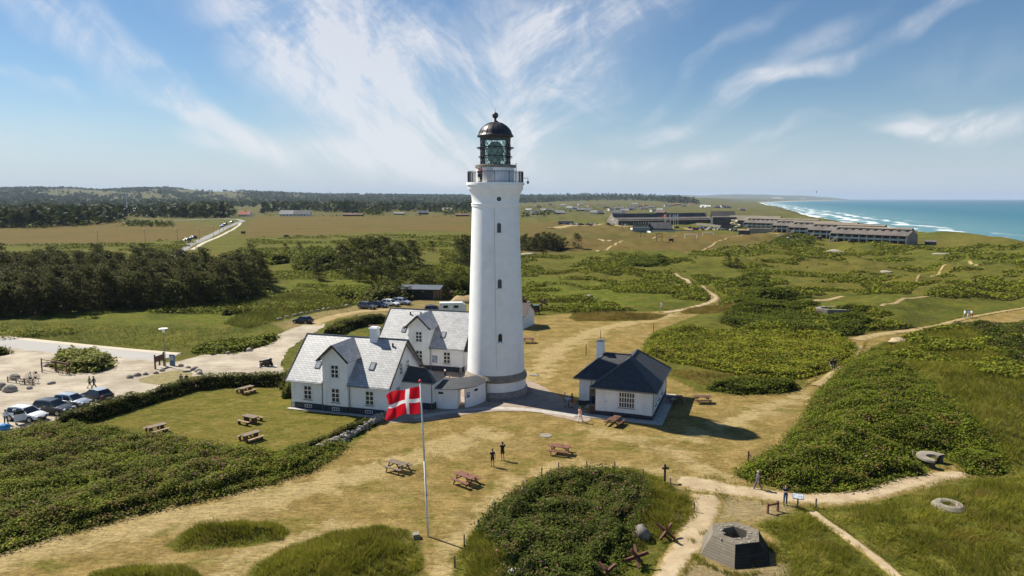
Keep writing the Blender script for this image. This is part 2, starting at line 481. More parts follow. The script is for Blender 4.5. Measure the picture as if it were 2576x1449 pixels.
# cirrus: noise on the direction of view, thrown on a high flat layer, gathered into banks
dirv = g.n('TexCoord').outputs['Generated']
sx = g.n('SeparateXYZ'); g.l(dirv, sx.inputs[0]); X, Y, Z = sx.outputs
ay = g.math('MAXIMUM', g.math('ABSOLUTE', Y), .12)
gx = g.math('DIVIDE', X, ay); gz = g.math('DIVIDE', Z, ay)
cm = g.n('CombineXYZ'); g.l(gx, cm.inputs[0]); g.l(gz, cm.inputs[1]); gv = cm.outputs[0]
zz = g.math('ADD', g.math('MAXIMUM', Z, 0.0), .06)
cl = g.n('CombineXYZ'); g.l(g.math('DIVIDE', X, zz), cl.inputs[0]); g.l(g.math('DIVIDE', Y, zz), cl.inputs[1]); lay = cl.outputs[0]
def gno(px, py):
    dx, dy, dz = ray(px, py); return dx / dy, dz / dy
BANKS = [  # x, y, half length, half width (photo px), tilt deg (up to the right), strength
 (860,120,460,210,-48,1.1), (1110,240,460,140,-42,1.05), (1340,120,460,210,40,1.0), (1560,70,340,100,30,.7), (700,50,380,130,-25,.6), (1000,390,520,70,-4,.75), (640,370,200,34,-10,.5),
 (200,90,330,62,-27,.8), (470,270,260,40,-22,.95), (60,160,200,16,-18,.45), (90,300,300,80,-5,.14), (430,200,200,36,-30,.4),
 (2440,278,240,42,6,1.15), (2300,305,150,16,8,.6), (1750,395,330,34,6,.75), (1480,418,150,20,4,.5), (1610,322,150,30,12,.7), (1820,250,230,36,24,.62), (1950,205,170,26,10,.42), (1960,330,150,20,8,.5),
 (2230,90,430,30,24,.62), (2060,95,260,36,28,.36), (1740,185,300,24,33,.36), (1150,330,260,90,-5,.7), (1500,250,260,50,30,.3), (2440,150,300,60,10,.14), (1290,470,1700,60,0,.16)]
tot = None
jit = g.noise(5.5, 4, .6, gv)

off = g.n('VectorMath', operation='ADD'); g.l(gv, off.inputs[0])
nzc = g.n('TexNoise'); nzc.inputs['Scale'].default_value = 4.0; nzc.inputs['Detail'].default_value = 3; g.l(gv, nzc.inputs['Vector'])
sub = g.n('VectorMath', operation='MULTIPLY_ADD'); g.l(nzc.outputs['Color'], sub.inputs[0]); sub.inputs[1].default_value = (.16, .16, 0); sub.inputs[2].default_value = (-.08, -.08, 0)
g.l(sub.outputs[0], off.inputs[1]); gw = off.outputs[0]
sub2 = g.n('VectorMath', operation='MULTIPLY_ADD'); g.l(nzc.outputs['Color'], sub2.inputs[0]); sub2.inputs[1].default_value = (.035, .035, 0); g.l(gv, sub2.inputs[2]); fw = sub2.outputs[0]
for (px, py, a, b, t, k) in BANKS:
    u, v = gno(px, py)
    mp = g.n('Mapping', vector_type='TEXTURE'); g.l(gw, mp.inputs[0])
    mp.inputs[1].default_value = (u, v, 0); mp.inputs[2].default_value = (0, 0, rad(t)); mp.inputs[3].default_value = (a / FPX * 1.15, b / FPX * 1.25, 1)
    gr = g.n('TexGradient', gradient_type='SPHERICAL'); g.l(mp.outputs[0], gr.inputs[0])
    f = g.math('MULTIPLY', g.ramp(gr.outputs['Fac'], 0, .9), k)
    tot = f if tot is None else g.math('ADD', tot, f)
# fibres: stretched along the banks' own run, fanning out from the skyline
st1 = g.noise(6.0, 9, .64, gw, .8)
mpA = g.n('Mapping'); g.l(fw, mpA.inputs[0]); mpA.inputs[2].default_value = (0, 0, rad(-30)); st2 = g.noise(1.0, 7, .63, g.scale(mpA.outputs[0], (3.2, 14, 1)), .5)
mpB = g.n('Mapping'); g.l(fw, mpB.inputs[0]); mpB.inputs[2].default_value = (0, 0, rad(47))
st3 = g.noise(1.0, 7, .63, g.scale(mpB.outputs[0], (3.2, 14, 1)), .5)
side = g.ramp(gx, -.05, .03)
st23 = g.math('ADD', g.math('MULTIPLY', st3, g.math('SUBTRACT', 1.0, side)), g.math('MULTIPLY', st2, side))
fib = g.math('ADD', g.math('MULTIPLY', st1, .56), g.math('MULTIPLY', st23, .44))
den = g.math('MULTIPLY', g.math('MINIMUM', tot, 1.3), g.ramp(fib, .41, .62))
den = g.math('ADD', den, g.math('MULTIPLY', g.math('MINIMUM', tot, 1.2), .17))
den = g.math('MULTIPLY', g.math('MINIMUM', den, 1.0), .74)
below = g.ramp(Z, .0, .03)
den = g.math('MULTIPLY', den, below)
hsv = g.n('HueSaturation'); hsv.inputs['Saturation'].default_value = 1.16; hsv.inputs['Value'].default_value = .88; g.l(sky.outputs[0], hsv.inputs['Color'])
low = g.math('MULTIPLY', g.math('SUBTRACT', 1.0, g.ramp(Z, -.03, .15)), .88)
skyc = g.mix(low, hsv.outputs[0], (4.9, 5.8, 7.2))
c = g.mix(den, skyc, CLOUD)
g.l(c, bg.inputs[0])

# ================================================================== ground
def zone(poly, x, y, w=1.0):
    return np.clip(.5 + sdfast(x, y, poly, w) / (2 * w), 0, 1)

HEATH = [PP([(-300,575),(-100,562),(200,560),(420,556),(560,572),(500,598),(300,612),(-300,622)]), PP([(640,546),(900,543),(1190,543),(1190,585),(1000,582),(820,590),(600,600),(620,560)]),
         PP([(1310,560),(1420,562),(1600,575),(1560,610),(1700,600),(1640,640),(1480,640),(1310,640)]), PP([(1560,585),(2000,590),(2000,605),(1700,640),(1560,630)])]
LUSHZ = [PP([(700,680),(1000,670),(1190,690),(1190,725),(950,730),(880,760),(700,730)]), PP([(1310,690),(1700,720),(1790,745),(1700,770),(1420,778),(1310,760)]), PP([(40,700),(700,745),(930,760),(700,800),(560,820),(0,800)])]
FOLD1 = PP([(1430,800),(1440,790),(1560,785),(1680,792),(1650,805),(1560,808),(1450,808)])
FOLD2 = PP([(1700,778),(1800,768),(1900,772),(1840,790),(1720,790)])
HALFTALL = PP([(1640,900),(1690,930),(1830,945),(2000,945),(2020,955),(1830,958),(1775,975),(1690,945),(1625,905)])
BROWN_S = [PP([(2230,930),(2330,900),(2450,1000),(2600,1110),(2600,1200),(2520,1190),(2400,1060)])]
SPIL = [(LAWN, 1.6)]

def fan(rows, az0, az1, n):
    az = np.radians(np.linspace(az0, az1, n))
    R, A = np.meshgrid(rows, az, indexing='ij')
    x = R * np.sin(A); y = R * np.cos(A)
    i = np.arange(len(rows) - 1)[:, None] * n + np.arange(n - 1)[None]
    F = np.stack([i, i + 1, i + n + 1, i + n], -1).reshape(-1, 4)
    return x.ravel(), y.ravel(), F[:, ::-1]

ang = np.linspace(40, 1.35, 520)
rows = np.concatenate([[8, 20], CH / np.tan(np.radians(ang)), np.geomspace(1080, 17500, 72)[1:]])
gx_, gy_, gF = fan(rows, -56, 56, 800)
gz_ = H(gx_, gy_)
dry = zone(LAWN, gx_, gy_, 1.3); lush = np.zeros(len(gx_)); heath = np.zeros(len(gx_)); tall = np.zeros(len(gx_))
for p_ in HEATH: heath = np.maximum(heath, zone(p_, gx_, gy_, 12))
for p_ in BROWN_S: heath = np.maximum(heath, .8 * zone(p_, gx_, gy_, 5))
for p_ in LUSHZ: lush = np.maximum(lush, zone(p_, gx_, gy_, 8))
TALLS = [MOUND0, MOUND1, MOUND2, RING, DUNE_S, DUNE_SW, FOLD1, FOLD2, HALFTALL, DUNE_E]
for p_ in TALLS: tall = np.maximum(tall, zone(p_, gx_, gy_, .9))
garden = zone(GARDEN, gx_, gy_, 1.0)
lot = zone(LOT, gx_, gy_, 2.0)
bare = zone(PP([(1666,1192),(1760,1212),(1900,1240),(2000,1262),(1990,1285),(1930,1300),(1880,1310),(1810,1305),(1780,1320),(1765,1360),(1765,1405),(1830,1428),(1920,1425),(1965,1398),(1985,1430),(1975,1520),(1610,1560),(1680,1410),(1735,1335),(1755,1290),(1730,1250)]), gx_, gy_, 1.2)
worn = np.zeros(len(gx_))
for ln_, w_ in [([(-260,1480),(-60,1420),(300,1335),(600,1272),(900,1195),(1100,1130),(1250,1080)], 2.2), ([(540,1500),(600,1420),(690,1372),(790,1345),(860,1310)], 1.3), ([(1100,1500),(1120,1400),(1180,1330),(1300,1205),(1450,1165),(1660,1195)], 1.3), ([(1470,1080),(1600,1110),(1720,1150),(1830,1205)], 1.4), ([(1330,960),(1400,880),(1500,830),(1650,800),(1760,765)], 2.2), ([(2040,990),(1900,1040),(1720,1110)], 1.6)]:
    worn = np.maximum(worn, zone(band([P0(*q) for q in ln_], w_), gx_, gy_, 1.8))
coast = coast_s(gx_, gy_)
sandz = smooth(50, 62, coast + 10 * (fbm(gx_ / 30, gy_ / 30, 77, 2) - .5))

m, nt, b, out = newmat('ground_turf'); g = NT(nt)
p = g.pos()
n1 = g.noise(.012, 4, .6, p); n2 = g.noise(.07, 4, .6, p); n3 = g.noise(.45, 4, .6, p); n4 = g.noise(2.6, 5, .7, p); n5 = g.noise(9.0, 3, .7, p)
n6 = g.noise(.22, 5, .62, g.scale(p, (1, 1.8, 1)), .8)
jag0 = g.math('MULTIPLY', g.math('SUBTRACT', n3, .5), 2.2)
def edge0(a): return g.ramp(g.math('ADD', g.attr(a), jag0), .35, .9)
olive = g.mix(g.ramp(n2, .3, .7), (.060, .082, .006), (.135, .140, .013))
olive = g.mix(g.math('MULTIPLY', g.ramp(n1, .42, .66), .6), olive, (.165, .115, .024))
olive = g.mix(g.math('MULTIPLY', g.ramp(n3, .46, .64), .7), olive, (.038, .060, .005))
olive = g.mix(g.math('MULTIPLY', g.ramp(n6, .50, .66), .6), olive, (.18, .135, .035))
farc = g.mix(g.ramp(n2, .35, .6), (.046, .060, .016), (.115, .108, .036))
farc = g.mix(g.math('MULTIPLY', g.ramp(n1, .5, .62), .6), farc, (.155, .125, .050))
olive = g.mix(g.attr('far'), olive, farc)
lushc = g.mix(g.ramp(n3, .3, .7), (.055, .092, .004), (.135, .150, .010))
lushc = g.mix(g.math('MULTIPLY', g.ramp(n6, .5, .64), .7), lushc, (.19, .155, .035))
lushc = g.mix(g.math('MULTIPLY', g.ramp(n2, .52, .64), .6), lushc, (.035, .058, .004))
heathc = g.mix(g.ramp(n6, .35, .68), (.170, .096, .030), (.090, .076, .017))
heathc = g.mix(g.math('MULTIPLY', g.ramp(g.noise(.03, 5, .65, g.scale(p, (.35, 1, 1))), .48, .6), .7), heathc, (.070, .076, .012))
heathc = g.mix(g.math('MULTIPLY', g.ramp(n2, .45, .65), .4), heathc, (.175, .125, .044))
dryc = g.mix(g.ramp(n3, .32, .7), (.235, .158, .048), (.40, .275, .102))
dryc = g.mix(g.math('MULTIPLY', g.ramp(n6, .50, .68), .8), dryc, (.150, .140, .020))
dryc = g.mix(g.math('MULTIPLY', g.ramp(n2, .52, .68), .45), dryc, (.46, .35, .17))
dryc = g.mix(g.math('MULTIPLY', edge0('worn'), .75), dryc, (.53, .40, .20))
dryc = g.mix(g.math('MULTIPLY', g.ramp(n4, .52, .72), .42), dryc, (.15, .105, .040))
dryc = g.mix(g.math('MULTIPLY', g.ramp(n5, .56, .7), .35), dryc, (.42, .33, .17))
gard = g.mix(g.ramp(n6, .35, .65), (.115, .115, .012), (.195, .155, .028))
gard = g.mix(g.math('MULTIPLY', g.ramp(n3, .5, .72), .6), gard, (.30, .225, .080))
gard = g.mix(g.math('MULTIPLY', g.ramp(n4, .5, .75), .3), gard, (.085, .09, .016))
tallc = g.mix(g.ramp(n3, .35, .65), (.066, .086, .007), (.145, .135, .018))
tallc = g.mix(g.math('MULTIPLY', g.ramp(n6, .5, .7), .5), tallc, (.22, .15, .06))
sandc = g.mix(g.ramp(n3, .3, .7), (.46, .37, .25), (.56, .46, .33))
lotc = g.mix(g.ramp(n3, .35, .65), (.30, .225, .11), (.19, .155, .055))
jag = g.math('MULTIPLY', g.math('SUBTRACT', g.math('ADD', g.math('MULTIPLY', n3, .6), g.math('MULTIPLY', n4, .4)), .5), 1.5)
jagL = g.math('MULTIPLY', g.math('SUBTRACT', n2, .5), 1.6)
def edge(a, s=.12, j=jag): return g.ramp(g.math('ADD', g.attr(a), j), .5 - s, .5 + s)
c = g.mix(edge('lush', .3, jagL), olive, lushc)
c = g.mix(edge('heath', .3, jagL), c, heathc)
c = g.mix(edge('lot', .25), c, lotc)
c = g.mix(edge('dry', .2), c, dryc)
c = g.mix(edge('garden', .2), c, gard)
c = g.mix(edge('tall', .15), c, tallc)
c = g.mix(g.math('MULTIPLY', edge('bare', .3), .8), c, g.mix(g.ramp(n4, .4, .65), (.40, .31, .19), (.29, .215, .11)))
c = g.mix(g.attr('sand'), c, sandc)
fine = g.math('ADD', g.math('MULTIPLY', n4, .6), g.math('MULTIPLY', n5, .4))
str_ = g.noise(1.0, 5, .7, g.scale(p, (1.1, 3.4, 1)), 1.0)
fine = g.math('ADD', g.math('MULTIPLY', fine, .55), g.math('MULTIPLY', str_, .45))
c = g.mix(g.ramp(fine, .37, .62), g.mix(.54, c, (.012, .010, .002)), g.mix(.10, c, (.55, .50, .16)))  # fine turf mottling; its dark end also paints small shade between blades
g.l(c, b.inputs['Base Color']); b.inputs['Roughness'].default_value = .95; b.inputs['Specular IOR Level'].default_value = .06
hb = g.math('ADD', g.math('MULTIPLY', n4, .7), g.math('MULTIPLY', n5, .3))
g.l(g.bump(g.math('ADD', hb, str_), .75, .25), b.inputs['Normal'])
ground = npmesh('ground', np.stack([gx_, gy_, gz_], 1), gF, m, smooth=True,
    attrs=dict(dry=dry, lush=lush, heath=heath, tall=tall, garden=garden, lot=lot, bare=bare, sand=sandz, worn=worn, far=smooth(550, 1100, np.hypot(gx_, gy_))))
tag(ground, 'rolling coastal meadow of dry mown lawn, rough grass and heath', 'ground', kind='structure')

# ---------------- sea
rs = np.concatenate([np.geomspace(180, 4000, 220), np.geomspace(4000, 42000, 60)[1:]])
x_, y_, F_ = fan(rs, -8, 58, 300)
cs = coast_s(x_, y_) - 72
keep = (cs[F_].max(1) > -60)
m, nt, b, out = newmat('sea_water'); g = NT(nt); p = g.pos()
sh = g.attr('shore')
n1 = g.noise(.006, 4, .6, p); n2 = g.noise(.035, 4, .6, p); n3 = g.noise(.10, 3, .6, p)
near = g.ramp(sh, 0, 620); far = g.ramp(sh, 500, 5200)
c = g.mix(near, (.115, .225, .25), (.034, .135, .19))
c = g.mix(far, c, (.008, .052, .11))
c = g.mix(g.math('MULTIPLY', g.ramp(n1, .42, .62), .22), c, (.03, .14, .175))
# breakers run along the shore
wob = g.math('MULTIPLY', g.math('SUBTRACT', n1, .5), 200.0)
ph = g.math('ADD', g.math('MULTIPLY', sh, 1.0), wob)
s = g.math('SINE', g.math('MULTIPLY', ph, 6.283 / 62.0))
s = g.math('ADD', s, g.math('MULTIPLY', g.math('SUBTRACT', n3, .5), 1.6))
brk = g.math('MULTIPLY', g.ramp(s, .35, 1.0), g.ramp(g.math('ADD', g.noise(.011, 3, .6, p), g.math('MULTIPLY', sh, -.0013)), .14, .32))
brk = g.math('MULTIPLY', g.math('MINIMUM', g.math('MULTIPLY', brk, 1.5), 1.0), g.math('SUBTRACT', 1.0, g.ramp(sh, 90, 220)))
caps = g.math('MULTIPLY', g.ramp(g.noise(.05, 5, .7, g.scale(p, (1, .45, 1))), .75, .78), g.math('SUBTRACT', 1.0, g.ramp(sh, 500, 2200)))
big = g.math('MULTIPLY', g.ramp(g.noise(.02, 5, .65, g.scale(p, (1, .35, 1))), .67, .71), g.math('SUBTRACT', 1.0, g.ramp(sh, 220, 600)))
fo = g.math('MAXIMUM', g.math('MAXIMUM', brk, caps), big)
swash = g.math('SUBTRACT', 1.0, g.ramp(g.math('ADD', sh, g.math('MULTIPLY', g.math('SUBTRACT', n2, .5), 30.0)), 8, 30))
fo = g.math('MINIMUM', g.math('MAXIMUM', fo, g.math('MULTIPLY', swash, .85)), .92)
c = g.mix(fo, c, (.80, .82, .82))
g.l(c, b.inputs['Base Color']); g.l(g.math('MULTIPLY_ADD', fo, .4, .45), b.inputs['Roughness'])
b.inputs['Specular IOR Level'].default_value = .05
g.l(g.bump(n3, .35, 1.2), b.inputs['Normal'])
sea = npmesh('sea', np.stack([x_, y_, np.full(len(x_), SEA_Z)], 1), F_[keep], m, smooth=True, attrs=dict(shore=cs))
tag(sea, 'turquoise sea with white breakers along the beach', 'sea', kind='structure')

# ---------------- far headland across the bay
def ridge_mesh(name, pts, hgt, width, mt, label, seed):
    V = []; F = []; n = 0
    L = np.array(pts); d = np.concatenate([[0], np.cumsum(np.linalg.norm(np.diff(L, axis=0), axis=1))])
    s = np.linspace(0, d[-1], 90)
    cx = np.interp(s, d, L[:, 0]); cy = np.interp(s, d, L[:, 1])
    hh = np.interp(s, d, hgt) * (.8 + .4 * fbm(s / 900, s * 0, seed, 3))
    prof = [(-1, -.05), (-.6, .45), (-.25, .85), (0, 1), (.4, .8), (1, -.05)]
    for i in range(len(s)):
        a = max(i - 1, 0); e = min(i + 1, len(s) - 1)
        t = np.array([cx[e] - cx[a], cy[e] - cy[a]]); t /= np.linalg.norm(t); nn = np.array([-t[1], t[0]])
        for u, k in prof:
            V.append((cx[i] + nn[0] * u * width, cy[i] + nn[1] * u * width, SEA_Z - 3 + k * hh[i]))
    k = len(prof)
    for i in range(len(s) - 1):
        for j in range(k - 1): F.append((i * k + j, i * k + j + 1, (i + 1) * k + j + 1, (i + 1) * k + j))
    o = npmesh(name, V, F, mt, smooth=True)
    return tag(o, label, 'hill', kind='structure')
m, nt, b, out = newmat('far_hill'); g = NT(nt); p = g.pos()
f = g.noise(.0012, 5, .65, p)
c = g.mix(g.ramp(f, .4, .6), (.05, .075, .03), (.13, .13, .06))
c = g.mix(g.ramp(g.noise(.0009, 3, .6, p), .60, .66), c, (.42, .33, .22))
g.l(c, b.inputs['Base Color']); b.inputs['Roughness'].default_value = 1; b.inputs['Specular IOR Level'].default_value = 0
def far_at(px, D):
    dx, dy, dz = ray(px, 500); return (dx / dy * D, D)
ridge_mesh('hills', [far_at(1690, 15000), far_at(1800, 15500), far_at(1900, 16200), far_at(2000, 17000), far_at(2080, 17800), far_at(2118, 18200)], [120, 135, 140, 130, 85, 20], 700, m, 'blue headland far across the bay', 5)

# ---------------- roads, paths, gravel
def strip(name, line, w, mt, label, cat, lift=.05, across=7, seg=1.2, rag=.25, z=None, seed=0):
    L = np.array([(q[0], q[1]) for q in line], float)
    d = np.concatenate([[0], np.cumsum(np.linalg.norm(np.diff(L, axis=0), axis=1))])
    n = max(3, int(d[-1] / seg)); s = np.linspace(0, d[-1], n)
    # smooth the polyline
    cx = np.interp(s, d, L[:, 0]); cy = np.interp(s, d, L[:, 1]); ww = np.interp(s, d, w if hasattr(w, '__len__') else [w] * len(d))
    kk = max(1, int(min(d[-1] / len(d), 6) / seg))
    for _ in range(3):
        for a in (cx, cy):
            q = np.concatenate([[a[0]] * kk, a, [a[-1]] * kk]); a[:] = np.convolve(q, np.ones(2 * kk + 1) / (2 * kk + 1), 'valid')
    tx = np.gradient(cx); ty = np.gradient(cy); tl = np.hypot(tx, ty) + 1e-9; nx = -ty / tl; ny = tx / tl
    wl = ww / 2 * (1 + rag * (fbm(s / 1.6, s * 0 + seed, 3, 3) - .5) * 2); wr = ww / 2 * (1 + rag * (fbm(s / 1.6, s * 0 + 9 + seed, 4, 3) - .5) * 2)
    u = np.linspace(-1, 1, across)[None]
    k = np.where(u < 0, u * wr[:, None], u * wl[:, None])
    X = cx[:, None] + nx[:, None] * k; Y = cy[:, None] + ny[:, None] * k
    Zz = H(X.ravel(), Y.ravel()).reshape(X.shape) + lift
    Zz[:, 0] -= lift * 1.0; Zz[:, -1] -= lift * 1.0
    i = np.arange(n - 1)[:, None] * across + np.arange(across - 1)[None]
    F = np.stack([i, i + across, i + across + 1, i + 1], -1).reshape(-1, 4)
    o = npmesh(name, np.stack([X.ravel(), Y.ravel(), Zz.ravel()], 1), F[:, ::-1], mt, smooth=True, attrs=dict(rim=np.broadcast_to(np.abs(u), X.shape).ravel()))
    return tag(o, label, cat, kind='structure')

def patch(name, poly, mt, label, cat, z=.03, rag=.25, step=.8, seed=0):
    """flat draped area with an uneven rim"""
    pts = []
    n = len(poly)
    for i in range(n):
        a, b2 = poly[i], poly[(i + 1) % n]; k = max(1, int(np.linalg.norm(b2 - a) / step))
        for j in range(k): pts.append(a + (b2 - a) * j / k)
    pts = np.array(pts)
    q = np.concatenate([pts[-2:], pts, pts[:2]]); pts = (q[:-4] + q[1:-3] + q[2:-2] + q[3:-1] + q[4:]) / 5
    t = np.roll(pts, -1, 0) - np.roll(pts, 1, 0); t /= np.linalg.norm(t, axis=1)[:, None] + 1e-9
    nn = np.stack([-t[:, 1], t[:, 0]], 1)
    pts = pts + nn * ((fbm(pts[:, 0] / 1.1 + seed, pts[:, 1] / 1.1, 21, 3) - .5) * 2 * rag)[:, None]
    mb = MB(); mb.add([(a, b2, z) for a, b2 in pts], [tuple(range(len(pts)))])
    o = mb.build(name, mt)
    if o.data.polygons[0].normal.z < 0: o.data.flip_normals()
    return tag(o, label, cat, kind='structure')

def soil(name, a, b_, dark, sc=.5, fine=8, bump=.4, rim=None, ruts=0):
    m, nt, b, out = newmat(name); g = NT(nt); p = g.pos()
    c = g.mix(g.ramp(g.noise(sc, 4, .6, p), .3, .7), a, b_)
    f = g.noise(fine, 4, .75, p)
    c = g.mix(g.math('MULTIPLY', g.ramp(f, .5, .75), .5), c, dark)
    c = g.mix(g.math('MULTIPLY', g.ramp(g.noise(sc * .35, 4, .6, p), .55, .7), .35), c, dark)
    if ruts:
        rt = g.noise(1.0, 4, .6, g.scale(p, (.16, 1.5, 1)), 1.2); c = g.mix(g.math('MULTIPLY', g.ramp(rt, .52, .66), ruts), c, dark)
    if rim:
        jr = g.math('MULTIPLY', g.math('SUBTRACT', g.noise(2.2, 5, .7, p), .5), 1.7)
        c = g.mix(g.ramp(g.math('ADD', g.attr('rim'), jr), .45, .95), c, rim)
    g.l(c, b.inputs['Base Color']); b.inputs['Roughness'].default_value = .95; b.inputs['Specular IOR Level'].default_value = .1
    g.l(g.bump(f, bump, .05), b.inputs['Normal'])
    return m
M_SANDP = soil('path_sand', (.34, .26, .16), (.46, .365, .24), (.22, .155, .075), .6, 4, .8, (.20, .15, .045))
M_DIRT = soil('path_dirt', (.28, .21, .10), (.40, .30, .16), (.19, .14, .055), .5, 4, .8, (.19, .15, .04))
M_GRAV = soil('gravel', (.30, .255, .195), (.47, .41, .325), (.20, .16, .11), .22, 2.2, .6, None, .55)
M_PEB = soil('pebble_gravel', (.27, .21, .165), (.36, .285, .23), (.14, .105, .085), .9, 6, .7)
M_ASPH = soil('asphalt', (.345, .335, .32), (.40, .385, .36), (.28, .27, .25), .1, 4, .15)
M_WALK = soil('footway', (.50, .44, .35), (.56, .49, .39), (.40, .34, .25), .4, 3)
M_STONE = mat('paving', (.40, .37, .33), .85, .2, 2, bump=.4)

patch('car_park', PARKING, M_GRAV, 'pale gravel car park and drive left of the houses', 'car park', .03, .5)
strip('road', [P0(*q) for q in ROAD_L], [6.2, 6.2, 6.2, 6.1, 5.6, 5.2, 5.0], M_ASPH, 'grey asphalt road at the left', 'road', .06, rag=.02)
strip('footway', [P0(a, b2 - 15 + .015 * max(0, a)) for a, b2 in [(-500,838),(-250,841),(0,860),(134,874),(295,888),(402,896),(500,902)]], 1.5, M_WALK, 'pale footway along the asphalt road', 'footway', .12, rag=.05)
strip('road_kerb', [P0(a, b2 - 9.5 + .012 * max(0, a)) for a, b2 in [(-500,838),(-250,841),(0,860),(134,874),(295,888),(402,896),(480,901)]], .22, mat('kerb', (.42, .40, .37), .8), 'kerb between road and footway', 'kerb', .14, rag=0, across=4)
patch('gravel_yard', PLAZA, M_PEB, 'reddish pebble gravel round the tower foot', 'gravel', .034, .35)
patch('house_yard', YARD, M_PEB, 'reddish gravel yard between the two houses', 'gravel', .03, .2)
patch('parking_turf', PP([(335,957),(440,930),(492,938),(480,952),(420,972),(385,968)]), mat('islandturf', (.20, .165, .06), .95, .25, 1.2), 'triangular turf patch beside the info board', 'lawn', .045, .2)
SP = [  # sand paths: pixel line, widths, material, label
 ([(1665,1195),(1720,1215),(1800,1228),(1900,1245),(1990,1262),(2090,1262),(2190,1248),(2280,1218),(2340,1196),(2420,1188),(2480,1196)], [2.0,3.6,3.6,3.0,2.6,2.6,2.4,2.8,2.6,1.6,.8], M_SANDP, 'pale sand path curving right past the rose thicket'),
 ([(1760,1225),(1790,1262),(1785,1300),(1755,1345),(1720,1385),(1690,1420),(1660,1470),(1640,1530),(1600,1680)], [2.6,2.6,2.2,3.2,2.6,2.0,2.0,2.0,2.0], M_SANDP, 'sand path branching down past the rusty obstacles'),
 ([(2020,1272),(2070,1310),(2130,1350),(2190,1395),(2260,1450),(2330,1510),(2480,1640)], [1.3,.9,.8,.8,.8,.8,.8], M_SANDP, 'narrow sand track running down through the dune grass'),
 ([(2030,985),(2075,960),(2105,935),(2140,905),(2158,880),(2165,862)], [1.8,1.9,1.8,1.8,1.6,1.6], M_DIRT, 'worn path beside the yellow green rose thicket'),
 ([(2165,865),(2140,850),(2230,838),(2330,830),(2420,802),(2510,786),(2640,765)], [3.2,3.2,2.6,2.2,1.6,1.5,1.5], M_DIRT, 'dirt path leading right towards three walkers'),
 ([(1690,683),(1720,700),(1760,720),(1795,738),(1805,750),(1795,762),(1760,770),(1700,785),(1640,790)], [1.6,1.6,1.6,1.8,2.0,2.0,2.0,2.4,2.6], M_SANDP, 'sand path through the dunes behind the tower'),
 ([(1500,640),(1530,625),(1560,605),(1640,600),(1700,592),(1760,590)], [2,1.8,1.8,1.8,1.8,1.8], M_DIRT, 'thin sand track across the brown heath'),
 ([(1540,605),(1520,612),(1505,600),(1480,598)], [2.4,3,2,1.6], M_SANDP, 'bare sand bend on the heath'),
 ([(1660,648),(1640,655),(1600,662)], [2,3,2], M_SANDP, 'bare sand patch by the bushes'),
 ([(2290,720),(2330,700),(2360,690),(2395,672),(2410,665)], [.5,1.0,1.0,1.0,.8], M_DIRT, 'sand path on the far dune slope'),
 ([(2430,658),(2470,668),(2440,672)], [1.0,1.4,.8], M_DIRT, 'sand patch on the far dune slope'),
 ([(2200,775),(2260,760),(2330,745),(2355,738)], [1.0,1.2,1.0,.6], M_DIRT, 'dirt path behind the concrete emplacement'),
 ([(1950,770),(2080,758),(2140,742)], [1,1.8,1.2], M_DIRT, 'sandy trail among the dark thickets'),
 ([(1720,640),(1790,618),(1880,590)], [1,1.6,1.2], M_DIRT, 'sandy trail on the brown dune'),
]
for i, (ln, wd, mt_, lb) in enumerate(SP):
    strip('sand_path', [P(*q)[:2] for q in ln], wd, mt_, lb, 'path', .10, rag=.35, seed=i * 3, seg=.9 if i < 6 else 2.5)
# flagstone walk to the hut
strip('stone_walk', [P0(*q) for q in [(985,1056),(1085,1050),(1180,1024),(1240,1018),(1330,1028),(1430,1043),(1500,1056)]], 1.15, M_STONE, 'pale flagstone walk from the house to the hut', 'path', .07, rag=.04)
strip('grass_track', [P0(*q) for q in [(765,828),(800,808),(850,790),(905,780),(960,778),(1040,775)]], [4.5,4.5,4,4,5,6], M_DIRT, 'worn earth track across the grassy parking lot', 'track', .05, rag=.4)
# far road with cars on the left
FR = [P(*q)[:2] for q in [(430,655),(470,618),(500,607),(540,588),(575,570),(600,560),(612,556),(600,552),(560,550),(480,553),(300,560)]]
strip('far_road', FR, [5.5,5.5,5.5,5.5,5.5,6,6,6,6,5,4], soil('far_asphalt', (.24, .235, .225), (.29, .28, .265), (.2, .19, .18), .1, 4, .15), 'asphalt road winding away over the heath', 'road', .25, rag=.02, seg=4)
strip('cycle_path', [P(*q)[:2] for q in [(480,630),(512,611),(545,598),(585,578),(600,568),(606,561)]], 2.4, M_WALK, 'pale cycle path beside the far road', 'path', .22, rag=.02, seg=4)
strip('far_road', [P(*q)[:2] for q in [(1380,575),(1450,568),(1550,567),(1700,575),(1850,578),(1990,590)]], [10,16,16,14,10,8], M_DIRT, 'bare parking ground before the long hotel', 'car park', .25, rag=.2, seg=5)
# ================================================================== shared building materials
M_WHITE = mat('whitewash', (.85, .85, .84), .75, .05, 1.2, bump=.3, stain=((.58, .55, .50), .32))
M_TOWER = mat('tower_paint', (.86, .86, .85), .75, .04, .9, bump=.9, stain=((.66, .64, .60), .30))
M_NAVY = mat('plinth_tar', (.025, .03, .045), .6, .3, 2)
M_FRAME = mat('window_paint', (.78, .78, .76), .5, .05)
M_IRON = mat('black_iron', (.022, .023, .026), .45, .2, 6, spec=.5)
M_DARKWOOD = mat('dark_timber', (.030, .020, .015), .7, .35, 4)
M_BROWN = mat('brown_stain', (.115, .052, .030), .7, .3, 5, bump=.3)
M_REDBR = mat('red_stain', (.185, .075, .046), .65, .25, 5, bump=.3)
M_GREYWD = mat('weathered_wood', (.17, .125, .085), .8, .3, 5, bump=.4)
M_PALEWD = mat('pale_wood', (.27, .175, .105), .75, .25, 5, bump=.3)
M_CONC = mat('concrete', (.245, .215, .17), .9, .25, 1.2, bump=.7, stain=((.09, .08, .06), .6))
